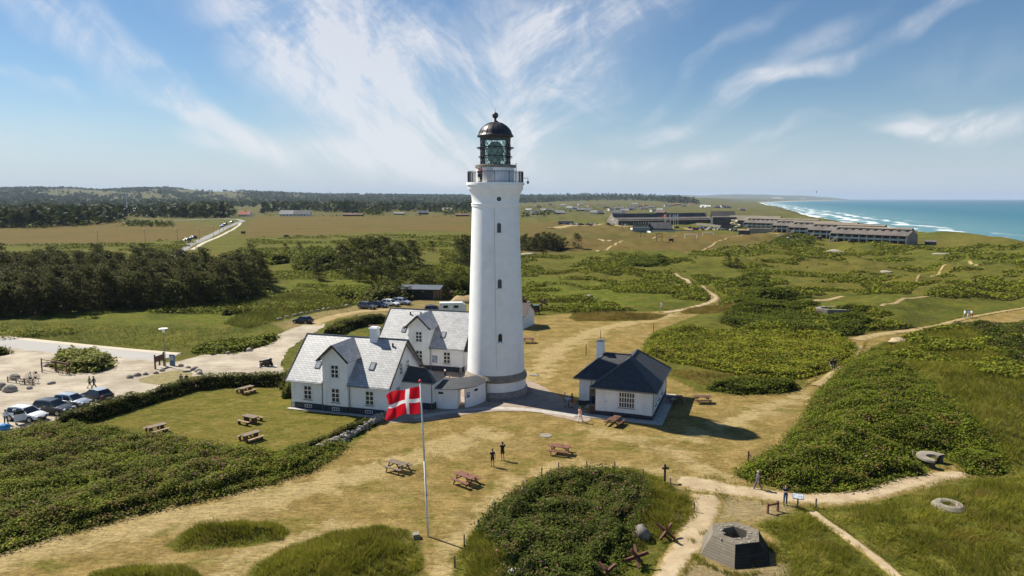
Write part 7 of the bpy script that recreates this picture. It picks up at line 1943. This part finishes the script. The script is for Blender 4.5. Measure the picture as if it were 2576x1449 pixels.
# ================================================================== long hotel and the dune village
M_HROOF = mat('hotel_roof', (.115, .10, .088), .9, .2, .15); M_HROOFL = mat('hotel_roof_pale', (.175, .148, .112), .9, .15, .12); M_HDARK = mat('hotel_dark', (.045, .05, .055), .7, .3, .3); M_HCONC = mat('hotel_concrete', (.27, .24, .195), .9, .2, .2, stain=((.16, .14, .12), .5)); M_BALC = mat('balcony_blue', (.05, .10, .13), .6, .3, .6)
def pt_(px, py): p = P(px, py); return Vector((p.x, p.y, 0)), p.z
def terrace_block(px, py, L, label, px_end=None):
    o, z = pt_(px, py); t = thing('hotel_block', label, 'hotel', (o.x, o.y, z - .1), math.atan2(-.80, .60), 'terraced blocks of the long dune hotel')
    Wd, he, hr = 12.5, 5.0, 8.3
    mb = MB(); pr = lambda x: [(x, 2.0, -1.5), (x, Wd, -1.5), (x, Wd, he - .2), (x, 7.5, hr - .15), (x, 2.0, he + .6)]
    mb.add(pr(0) + pr(L), [(0, 4, 3, 2, 1), (5, 6, 7, 8, 9)] + [(i, (i + 1) % 5, 5 + (i + 1) % 5, 5 + i)[::-1] for i in range(5)]); mb.build('wall', M_HDARK, t)
    for x in (-.15, L + .15): MB().prism([(.0, -1.5), (Wd + .2, -1.5), (Wd + .2, he), (7.5, hr + .25), (0, he + .1)], x - .25, x + .25, 0, Matrix(((0, 0, 1, 0), (1, 0, 0, 0), (0, 1, 0, 0), (0, 0, 0, 1)))).build('gable', M_HCONC, t)
    mb = MB(); mb.add([(0, -.4, he), (L, -.4, he), (L, 7.5, hr), (0, 7.5, hr), (0, -.4, he + .2), (L, -.4, he + .2), (L, 7.5, hr + .2), (0, 7.5, hr + .2)], [(3, 2, 1, 0), (4, 5, 6, 7), (0, 1, 5, 4), (1, 2, 6, 5), (2, 3, 7, 6), (3, 0, 4, 7)]); mb.build('roof', M_HROOF, t)
    mb = MB(); mb.add([(0, 7.5, hr + .2), (L, 7.5, hr + .2), (L, Wd + .3, he), (0, Wd + .3, he), (0, 5.6, hr + .1), (L, 5.6, hr + .1), (L, 7.5, hr + 1.0), (0, 7.5, hr + 1.0)], [(3, 2, 1, 0)[::-1], (4, 5, 6, 7), (7, 6, 2, 3)]); mb.build('upper_roof', M_HROOFL, t)
    n = int(L / 4.2)
    for i in range(n):
        x = 2 + i * 4.2; mb = MB(); mb.box((x, 4.9, hr - .55), (1.1, 1.4, .9)); mb.build('roof_window', M_HDARK, t)
    mb = MB(); mb.box((L / 2, .3, 2.55), (L, 2.0, .22)); mb.box((L / 2, -.65, 3.1), (L, .08, .9)); mb.build('balcony', M_BALC, t)
    mb = MB()
    for i in range(n + 1): mb.box((.3 + i * 4.2, .0, 1.7), (.25, 1.6, 5.8)) 
    mb.build('partition', M_HCONC, t)
    for i in range(n):
        x = 2 + i * 4.2
        for zz in (.2, 2.8): mb = MB(); mb.box((x, 1.97, zz + 1.0), (2.6, .08, 1.9)); mb.build('window', M_PANE, t)
    mb = MB(); mb.bar((1.2, -1.6, -.3), (5.2, -1.6, 2.6), .25, .3); mb.bar((1.2, -1.6, .7), (5.2, -1.6, 3.6), .06, .5); mb.bar((5.2, -1.6, 2.55), (5.2, -.3, 2.55), .9, .15); mb.build('stair', M_HCONC, t)
    return t
for (px, py, L, lb) in [(2087.6, 608, 42, 'nearest right hand block of the long terraced hotel with its grey gable'), (2030.5, 598, 44, 'second block from the right end of the long terraced hotel'), (1982.5, 590, 44, 'third block from the right end of the long terraced hotel'), (1941.8, 583, 46, 'fourth block from the right end of the long terraced hotel'), (1869.5, 575, 62, 'fifth hotel block, beside the water slide')]:
    terrace_block(px, py, L, lb)
# the long left wing
a, z = pt_(1557, 566); b2, z2 = pt_(1790, 562)
ln = (b2 - a).length; t = thing('hotel_wing', 'long low dark hotel wing with a concrete gable at its left end', 'hotel', (a.x, a.y, z), math.atan2((b2 - a).y, (b2 - a).x))
mb = MB(); mb.box((ln / 2, 7, 2.2), (ln, 10, 5.4)); mb.build('wall', M_HDARK, t)
mb = MB(); mb.add([(-.2, 0, 3.4), (ln, 0, 3.4), (ln, 8, 6.2), (-.2, 8, 6.2), (-.2, 0, 3.7), (ln, 0, 3.7), (ln, 8, 6.5), (-.2, 8, 6.5)], [(3, 2, 1, 0), (4, 5, 6, 7), (0, 1, 5, 4), (1, 2, 6, 5), (2, 3, 7, 6), (3, 0, 4, 7)]); mb.build('roof', M_HROOF, t)
mb = MB(); mb.add([(-.2, 8.2, 6.6), (ln, 8.2, 6.6), (ln, 11, 10.2), (-.2, 11, 10.2), (ln, 18, 4), (-.2, 18, 4)], [(0, 1, 2, 3), (3, 2, 4, 5)]); mb.build('upper_roof', mat('hotel_roof_dark', (.055, .06, .065), .8, .3, .12), t)
Mg = Matrix(((0, 0, 1, 0), (1, 0, 0, 0), (0, 1, 0, 0), (0, 0, 0, 1)))
mb = MB(); mb.prism([(-.5, -.5), (18.5, -.5), (18.5, 4.4), (11, 10.8), (8, 6.8), (-.5, 3.8)], -1.3, -.3, 0, Mg); mb.build('gable', M_HCONC, t); mb = MB(); mb.prism([(-.5, -.5), (18.5, -.5), (18.5, 4.4), (11, 10.8), (8, 6.8), (-.5, 3.8)], ln + .1, ln + 1.0, 0, Mg); mb.build('gable', M_HCONC, t)
mb = MB(); prev = None
for i in range(30):
    q = (-1.45, 5.2 + i * .28, 4.4 + 1.1 * math.sin(i * 1.3) * math.exp(-((i - 6) / 9) ** 2) + .25 * math.sin(i * 2.9))
    if prev: mb.rod(prev, q, .16, n=5)
    prev = q
mb.build('sign', M_WHITE, t)
for i in range(int(ln / 9)): MB().box((6 + i * 9, 1.94, 1.4), (5.5, .12, 2.2)).build('window', M_PANE, t)
# slide tower block
a, z = pt_(1793, 569); t = thing('hotel_pool_block', 'taller dark hotel block beside the yellow water slide', 'hotel', (a.x, a.y, z), rad(-8))
Lq = 20; mb = MB(); mb.box((Lq / 2, 7, 4.0), (Lq, 14, 8.0)); mb.build('wall', M_HDARK, t); mb = MB(); mb.add([(-.3, -.5, 7.2), (Lq + .3, -.5, 7.2), (Lq + .3, 8, 8.6), (-.3, 8, 8.6), (Lq + .3, 11, 13), (-.3, 11, 13), (Lq + .3, 15, 7), (-.3, 15, 7)], [(0, 1, 2, 3), (3, 2, 4, 5), (5, 4, 6, 7)]); mb.build('roof', M_HROOF, t)
for i in range(5): MB().box((2.2 + i * 4, -.06, 3.2), (3.0, .12, 4.6)).build('window', M_PANE, t)
a, z = pt_(1843, 571); t = thing('hotel_link', 'pale roofed hotel part between the pool block and the terraces', 'hotel', (a.x, a.y + 14, z), rad(-38))
mb = MB(); mb.box((20, 6, 2.5), (46, 12, 6)); mb.build('wall', M_HDARK, t); mb = MB(); mb.add([(-3.4, -.5, 5.4), (43.4, -.5, 5.4), (43.4, 8, 9.4), (-3.4, 8, 9.4), (43.4, 13, 5), (-3.4, 13, 5)], [(0, 1, 2, 3), (3, 2, 4, 5)]); mb.build('roof', M_HROOFL, t)
a, z = pt_(1846, 577); t = thing('water_slide', 'pale yellow water slide beside the hotel pool block', 'water slide', (a.x, a.y, z)); mb = MB(); prev = None
for i in range(40):
    q = (-1.5 + i * .12 + 3.2 * math.sin(i * .28), 2.2 * math.cos(i * .28), 7.5 - i * .15)
    if prev: mb.rod(prev, q, .65, n=7)
    prev = q
mb.build('chute', mat('slide_yellow', (.62, .56, .36), .5), t)
for x, y, h in ((-1.5, 2, 7), (1.5, -2, 5), (3, 1, 3)): MB().rod((x, y, 0), (x, y, h), .15, n=6).build('support', M_ZINC, t)
# sawtooth hall
a, z = pt_(1591, 582); b2, z2 = pt_(1692, 580); ln = (b2 - a).length; t = thing('sawtooth_hall', 'dark gabled hall with a row of small glazed peaks before the hotel', 'hall', (a.x, a.y, z), math.atan2((b2 - a).y, (b2 - a).x))
l1 = ln * .43
mb = MB(); mb.box((l1 + (ln - l1) / 2, 5, 1.2), (ln - l1, 10, 2.6)); mb.build('wall', M_HDARK, t)
mb = MB(); mb.add([(l1 - .3, -.4, 2.3), (ln + .3, -.4, 2.3), (ln - 1.5, 5, 7.0), (l1 - .3, 5, 7.0), (ln + .3, 10.4, 2.3), (l1 - .3, 10.4, 2.3)], [(0, 1, 2, 3), (3, 2, 4, 5), (1, 4, 2), (0, 3, 5)]); mb.build('roof', mat('hall_roof', (.05, .05, .052), .8, .3, .3), t)
k = l1 / 7
for i in range(7):
    x = i * k; mb = MB(); mb.add([(x, 0, 3), (x + k, 0, 3), (x + k / 2, 0, 7.2), (x, 8, 3), (x + k, 8, 3), (x + k / 2, 8, 7.2)], [(0, 1, 2), (3, 5, 4), (0, 2, 5, 3), (1, 4, 5, 2)]); mb.build('peak', mat('peak_grey', (.16, .155, .15), .7), t)
mb = MB(); mb.box((l1 / 2, 4, 1.3), (l1 - .1, 7.9, 3.2)); mb.build('glazing', mat('hall_glass', (.16, .22, .24), .2), t); mb = MB(); mb.box((l1 / 2, -.1, 2.9), (l1, .3, .35)); mb.build('fascia', M_WHITE, t)
a, z = pt_(1590, 577); b2, z2 = pt_(1640, 585)
def slab_wall(p0, p1, h, label, mt_=M_HCONC, th=.3, name='wall_screen'):
    A, B = P(*p0), P(*p1); o = MB().bar((0, 0, h / 2), (B.x - A.x, B.y - A.y, B.z - A.z + h / 2), th, h).build(name, mt_); o.location = A; return tag(o, label, 'wall')
slab_wall((1586, 577), (1637, 584), 1.3, 'low white wall in front of the glazed hall', M_WHITE); slab_wall((1640, 583), (1745, 584), 1.6, 'pale board fence right of the glazed hall', mat('fence_pale', (.36, .34, .31), .8, .2, .4)); slab_wall((1752, 567), (1815, 574), 2.4, 'grey board fence before the hotel pool', mat('fence_grey', (.17, .155, .14), .8, .2, .4)); slab_wall((1812, 575), (1885, 574), 2.6, 'dark board fence before the water slide', mat('fence_dark', (.085, .075, .07), .8, .2, .4))
t = thing('grey_shed', 'long grey flat roofed shed left of the hotel parking', 'shed', P(1403, 567), rad(-3)); MB().box((7.5, 4, 1.9), (15, 8, 4.2)).build('wall', M_HCONC, t); MB().box((7.5, 4, 4.05), (15.4, 8.4, .25)).build('roof', M_HROOF, t); MB().box((3, -.05, 1.3), (2.6, .1, 2.6)).build('door', M_HDARK, t)
t = thing('pale_kiosk', 'flat roofed pale kiosk before the hotel terraces', 'kiosk', P(1884, 588), rad(-8)); MB().box((8, 4, 1.8), (16, 8, 4)).build('wall', M_HCONC, t); MB().box((8, 4, 3.9), (16.6, 8.6, .3)).build('roof', M_HROOFL, t)
t = thing('container', 'dark container at the right end of the hotel car row', 'container', P(1858, 590), rad(-6)); MB().box((4, 1.5, 1.5), (8, 3, 3)).build('box', M_HDARK, t); MB().box((4, 1.5, 3.06), (8.2, 3.2, .1)).build('roof', M_HROOF, t)
t = thing('small_cabin', 'small dark cabin just right of the hotel gable', 'cabin', P(2326, 616), rad(-35)); MB().box((4, 3, 1.3), (8, 6, 3)).build('wall', M_HDARK, t); mb = MB(); mb.add([(-.4, -.4, 2.7), (8.4, -.4, 2.7), (8.4, 3, 4.2), (-.4, 3, 4.2), (8.4, 6.4, 2.7), (-.4, 6.4, 2.7)], [(0, 1, 2, 3), (3, 2, 4, 5), (1, 4, 2), (0, 3, 5)]); mb.build('roof', M_HROOF, t); t.scale = (.65, .65, .6)
# flagpoles before the hotel
for i, (px, lb) in enumerate([(1672, None), (1675, 'dn'), (1686, 'w'), (1694, 'b'), (1699, 'w'), (1705, 'w')]):
    t = thing('hotel_flagpole', ['bare white flagpole left in the hotel row', 'far flagpole with a red and white flag before the hotel', 'flagpole with a white pennant right of the red flag', 'flagpole with a pale blue pennant before the hotel', 'flagpole with a narrow white pennant before the hotel', 'rightmost flagpole of the hotel row with white pennant'][i], 'flagpole', P(px, 569)); Hp = 11
    MB().rod((0, 0, 0), (0, 0, Hp), .12, .07, 6).build('pole', M_WHITE, t)
    if lb == 'dn': danish_flag(t, 3.4, 2.6, (-.1, 0, Hp - .2), 24, .5)
    elif lb: MB().add([(0, 0, Hp), (-1.3, -.3, Hp - 1.6), (-1.2, -.2, Hp - 4.2), (0, 0, Hp - 3.5)], [(0, 1, 2, 3)]).build('flag', mat('pennant_' + lb, (.72, .72, .72) if lb == 'w' else (.40, .55, .70), .8), t)
# cars at the hotel
CS = [car_simple(p_) for p_ in (PW, PS, PG, PB, PN, paint('red', (.22, .015, .02), .2), paint('blue', (.05, .13, .38), .3))]
HC = [(1530,565,2),(1543,566,0),(1568,567,3),(1576,568,1),(1592,567,4),(1480,566.5,2),(1490,566.5,0),(1500,566,1),(1455,566,1),(1463,566.5,3),(1438,567,0),(1427,566,3),(1702,573,3),(1738,575,3),(1746,577,5),(1757,577,4),(1765,575,6),(1775,576,6),(1785,578,0),(1790,576,1),(1768,579,5),(1750,579,3),(1803,578,3),(1811,579,0),(1820,580,2),(1830,580,3),(1842,581,1),(1850,582,3),(1965,597,6),(1974,598.5,3),(1987,600,0),(1995,600,5),(2005,602,1),(2017,602,2),(2062,597,1),(2143,609,3),(1580,566,3),(1486,568,3)]
CN = ['white', 'silver', 'grey', 'black', 'dark blue', 'dark red', 'blue']; used_ = set(); GH = 'cars parked round the hotel'
for i, (px, py, k) in enumerate(HC):
    o = CS[k] if k not in used_ else CS[k].copy()
    if k in used_: COL.objects.link(o)
    used_.add(k); put(o, px, py, RNG.uniform(-.5, .5) + rad(40)); o.scale = (1.15,) * 3
    tag(o, 'tiny %s car parked before the distant long hotel' % CN[k], 'car', GH + ', ' + CN[k])
for (px, py, k, lb) in [(485, 601, 4, 'dark blue car on the far road above the wood'), (470, 607, 2, 'grey car just showing above the dark wood'), (558, 571, 6, 'blue car on the far road, nearest of the queue'), (566, 566, 2, 'grey car second in the queue on the far road'), (582, 561, 1, 'silver car on the far road by the bend')]:
    o = CS[k].copy(); COL.objects.link(o); put(o, px, py, rad(-110)); o.scale = (1.25,) * 3; tag(o, lb, 'car', 'cars on the far road'); o.name = 'driving_car'
# street lamps along the far road
sl0 = None
for px, py, hgt in [(247, 615, 7), (366, 611, 7), (447, 608, 7.5), (502, 606, 8), (537, 597, 8), (553, 589, 8), (563, 583, 8), (571, 577, 8), (579, 574, 9)]:
    if sl0 is None:
        sl0 = thing('road_lamp', 'slim grey street lamp along the far winding road', 'street lamp', (0, 0, 0), 0, 'lamps along the far road'); MB().rod((0, 0, 0), (0, 0, 7.5), .13, .09, 6).build('post', M_ZINC, sl0); MB().box((-.5, 0, 7.55), (1.2, .3, .18)).build('lamp', M_WHITE, sl0); o = sl0
    else: o = copy_tree(sl0)
    put(o, px, py, 0)
# village houses
def house_mb(L, W, hw, hr, wallm, roofm, label, px, py, rz, s=1.0, group=None, gab=True, chim=False, cat='house', name='village_house'):
    t = thing(name, label, cat, P(px, py), rz, group); t.location.z -= .2
    mb = MB(); pr = lambda x: [(x, 0, -1), (x, W, -1), (x, W, hw), (x, W / 2, hr - .1), (x, 0, hw)]
    mb.add(pr(0) + pr(L), [(0, 4, 3, 2, 1), (5, 6, 7, 8, 9)] + [(i, (i + 1) % 5, 5 + (i + 1) % 5, 5 + i)[::-1] for i in range(5)]); mb.build('wall', wallm, t)
    mb = MB(); sl = (hr - hw) / (W / 2)
    mb.add([(-.5, -.6, hw - .6 * sl), (L + .5, -.6, hw - .6 * sl), (L + .5, W / 2, hr), (-.5, W / 2, hr), (L + .5, W + .6, hw - .6 * sl), (-.5, W + .6, hw - .6 * sl)], [(0, 1, 2, 3), (3, 2, 4, 5)])
    mb.add([(-.5, -.6, hw - .6 * sl + .2), (L + .5, -.6, hw - .6 * sl + .2), (L + .5, W / 2, hr + .2), (-.5, W / 2, hr + .2), (L + .5, W + .6, hw - .6 * sl + .2), (-.5, W + .6, hw - .6 * sl + .2)], [(0, 1, 2, 3), (3, 2, 4, 5)]); rf = mb.build('roof', roofm, t)
    mb = MB()
    for x in (-.55, L + .55):
        for y in (-.65, W + .65): mb.bar((x, y, hw - .6 * sl + .1), (x, W / 2, hr + .1), .12, .4)
    mb.build('bargeboard', M_WHITE if gab else M_DARKWOOD, t)
    if chim: MB().box((L * .5, W / 2, hr + .4), (.8, .8, 1.4)).build('chimney', M_WHITE, rf)
    for i in range(int(L / 4)):
        MB().box((2 + i * 4, -.04, hw * .5), (1.5, .1, 1.2)).build('window', M_PANE, t)
    t.scale = (s, s, s); return t
RG1 = mat('roof_grey', (.10, .10, .11), .8, .2, .3); RG2 = mat('roof_slategrey', (.24, .24, .24), .8, .2, .3); RG3 = mat('roof_red', (.36, .10, .045), .8, .2, .3); RG4 = mat('roof_brown', (.15, .075, .055), .8, .2, .3); WB = mat('wall_brown', (.10, .055, .04), .8, .2, .5); WY = mat('wall_yellow', (.48, .38, .20), .8, .1, .5); WK = mat('wall_black', (.03, .03, .033), .8, .2, .5)
GV = 'holiday houses of the dune village'
VH = [(1338,541,'k','g'),(1320,531,'w','s'),(1357,532,'k','s'),(1370,531,'k','g'),(1350,522,'b','n'),(1392,536,'y','g'),(1399,539,'k','s'),(1425,527,'w','s'),(1440,526,'k','g'),(1452,532,'k','s'),(1470,531,'w','g'),(1485,538,'w','s'),(1503,539,'k','g'),(1520,524,'k','n'),(1533,531,'w','g'),(1548,528,'k','g'),(1560,533,'k','s'),(1555,536,'w','g'),(1575,528,'b','g'),(1588,526,'w','g'),(1540,538,'w','g'),(1605,521,'k','n'),(1620,518,'b','r'),(1612,527,'k','g'),(1640,531,'w','g'),(1652,530,'w','s'),(1650,537,'b','n'),(1630,524,'k','g'),(1672,519,'w','g'),(1685,517,'b','n'),(1700,516,'k','n'),(1715,519,'k','g'),(1733,516,'w','r'),(1765,521,'w','w'),(1775,521,'w','w'),(1800,523,'k','g'),(1815,522,'w','g'),(1828,524,'k','g'),(1410,518,'w','s'),(1480,519,'w','r'),(1455,516,'w','s'),(1380,515,'b','n'),(1590,515,'w','s'),(1500,516,'w','n'),(1862,530,'k','g')]
WM_ = {'w': (M_WHITE, 'white'), 'k': (WK, 'black'), 'b': (WB, 'brown'), 'y': (WY, 'yellow')}; RM_ = {'g': (RG1, 'dark grey'), 's': (RG2, 'pale grey'), 'n': (RG4, 'brown'), 'r': (RG3, 'red'), 'w': (M_WHITE, 'white')}
for i, (px, py, a, c) in enumerate(VH):
    D = P(px, py).y; s = 1.0 if D < 1500 else 1.15
    house_mb(RNG.uniform(11, 16), 8, 2.6, 5.4, WM_[a][0], RM_[c][0], 'small %s holiday house with %s roof in the dune village' % (WM_[a][1], RM_[c][1]), px, py, RNG.uniform(-.7, .5), s, GV + ', %s with %s roofs' % (WM_[a][1], RM_[c][1]), RNG.random() < .7)
house_mb(14, 8, 3.2, 7, M_WHITE, RG3, 'white farmhouse with red tiled roof left on the far heath', 600, 545, -.1, 1.1, None, True, True)
house_mb(17, 9, 3, 7, M_WHITE, RG2, 'white far house with pale grey roof beside the dark roofed one', 703, 544, -.1, 1.2); house_mb(19, 9, 3, 7, M_WHITE, RG1, 'white far house with dark roof right of the pale grey one', 737, 544, -.05, 1.2)
house_mb(30, 8, 2.4, 4, WB, RG4, 'long low brown holiday house before the far trees', 862, 543.5, 0, .95, None, False); house_mb(18, 8, 2.4, 4, WK, RG2, 'dark low holiday house right of the long brown one', 990, 540, 0, .9, None, False); house_mb(13, 8, 2.6, 5.4, WK, RG1, 'black gabled holiday house left of the tower on the heath edge', 1053, 540, .3, 1.2); house_mb(20, 8, 2.4, 4, WK, RG4, 'long low dark house closest to the left side of the tower', 1146, 544, 0, .95, None, False); house_mb(12, 9, 4, 7, M_WHITE, RG2, 'white house half hidden by trees left of the tower', 1113, 536, 0, 1.3)
house_mb(20, 9, 3, 6, mat('wall_teal', (.10, .22, .26), .7), RG1, 'far blue green shed beside the red roofed farm', 680, 531, 0, 1.3, None, False, name='far_shed', cat='shed')
for (px, L, lb) in ((303, 62, 'long white shed roof showing above the far wood'), (403, 46, 'second white shed right of the long one behind the far trees')):
    house_mb(L, 26, 6, 10, mat('wall_pale', (.55, .55, .54), .7), mat('roof_white', (.72, .68, .62), .6, .08, .1), lb, px, 540, -.15, 1.0, None, True, name='white_shed', cat='shed')
# masts on the skyline
def mast(px, D, h, label, w=1.2, col=M_ZINC):
    dx, dy, dz = ray(px, 495); x, y = dx / dy * D, D; t = thing('radio_mast', label, 'mast', (x, y, h1(x, y)))
    mb = MB()
    for i in range(3):
        a = i * 2.094; mb.rod((w * math.cos(a), w * math.sin(a), 0), (w * .3 * math.cos(a), w * .3 * math.sin(a), h), .3, .2, 4)
    mb.build('legs', col, t); mb = MB()
    for j in range(8):
        for i in range(3):
            a, b2 = i * 2.094, (i + 1) * 2.094; k0, k1 = 1 - .7 * j / 8, 1 - .7 * (j + 1) / 8
            mb.rod((w * k0 * math.cos(a), w * k0 * math.sin(a), h * j / 8), (w * k1 * math.cos(b2), w * k1 * math.sin(b2), h * (j + 1) / 8), .2, n=4)
    mb.build('lattice', col, t); MB().lathe([(.2, h), (.12, h * 1.08)], 6).build('antenna', col, t)
mast(5, 2600, 62, 'tall lattice mast on the skyline at the far left', 2.2); mast(597, 3800, 60, 'thin mast on the skyline left of the tower', 2.0); mast(861, 3300, 52, 'stout mast on the forest skyline left of the tower', 3.2)
t = thing('white_mast', 'white pole rising from the far sheds in the wood', 'mast', P(321, 545)); MB().rod((0, 0, 0), (0, 0, 32), .55, .45, 8).build('pole', M_WHITE, t); MB().blob((0, 0, 32), (.8, .8, .8), 1, amp=0).build('cap', M_WHITE, t)
# frames and goals on the heath
def portal(px, py, w, h, mt_, label, name, cat, r=.16):
    t = thing(name, label, cat, P(px, py))
    for x in (-w / 2, w / 2): MB().rod((x, 0, 0), (x, 0, h), r, n=6).build('post', mt_, t)
    MB().rod((-w / 2, 0, h), (w / 2, 0, h), r, n=6).build('crossbar', mt_, t)
portal(1617, 597, 2.6, 4.2, M_DARKWOOD, 'dark wooden frame on the heath below the glazed hall', 'wooden_frame', 'frame'); portal(1658, 615, 3.0, 4.2, M_DARKWOOD, 'dark wooden frame beside the heath track', 'wooden_frame', 'frame'); portal(1574, 580, 5.5, 4.5, M_DARKWOOD, 'broad dark wooden frame left of the glazed hall', 'wooden_frame', 'frame')
portal(1738, 600, 7.3, 2.6, M_WHITE, 'near white football goal on the sandy pitch', 'football_goal', 'goal'); portal(1781, 594, 7.3, 2.6, M_WHITE, 'far white football goal on the sandy pitch', 'football_goal', 'goal')
for (px, py, lb) in [(612, 589, 'dark box shelter on the heath near the cycle path'), (721, 599, 'dark small shelter on the heath before the single conifer'), (1688, 609, 'dark box shelter beside the heath track right of the frame'), (2060, 604, 'dark box by the hotel terrace lawn')]:
    t = thing('field_shelter', lb, 'shelter', P(px, py)); MB().box((0, 0, 1.3), (2.6, 1.6, 1.4)).build('box', M_DARKWOOD, t); MB().box((0, 0, 2.05), (3, 2, .12)).build('roof', M_GREYWD, t); [MB().box((x, 0, .3), (.2, 1.2, .8)).build('leg', M_DARKWOOD, t) for x in (-1, 1)]
# kite over the sea
dx, dy, dz = ray(2054, 483); D = 900
k_ = thing('kite', 'tiny dark kite in the air over the sea', 'kite', (dx / dy * D, D, CH + dz / dy * D)); mb = MB(); mb.add([(-.9, 0, 0), (0, -.2, 1.4), (.9, 0, 0), (0, .3, -.9), (0, -.5, .3)], [(0, 4, 1), (1, 4, 2), (2, 4, 3), (3, 4, 0)]); mb.build('sail', M_IRON, k_); MB().rod((0, .3, -.9), (.4, .3, -1.8), .06, n=4).build('tail', M_IRON, k_)
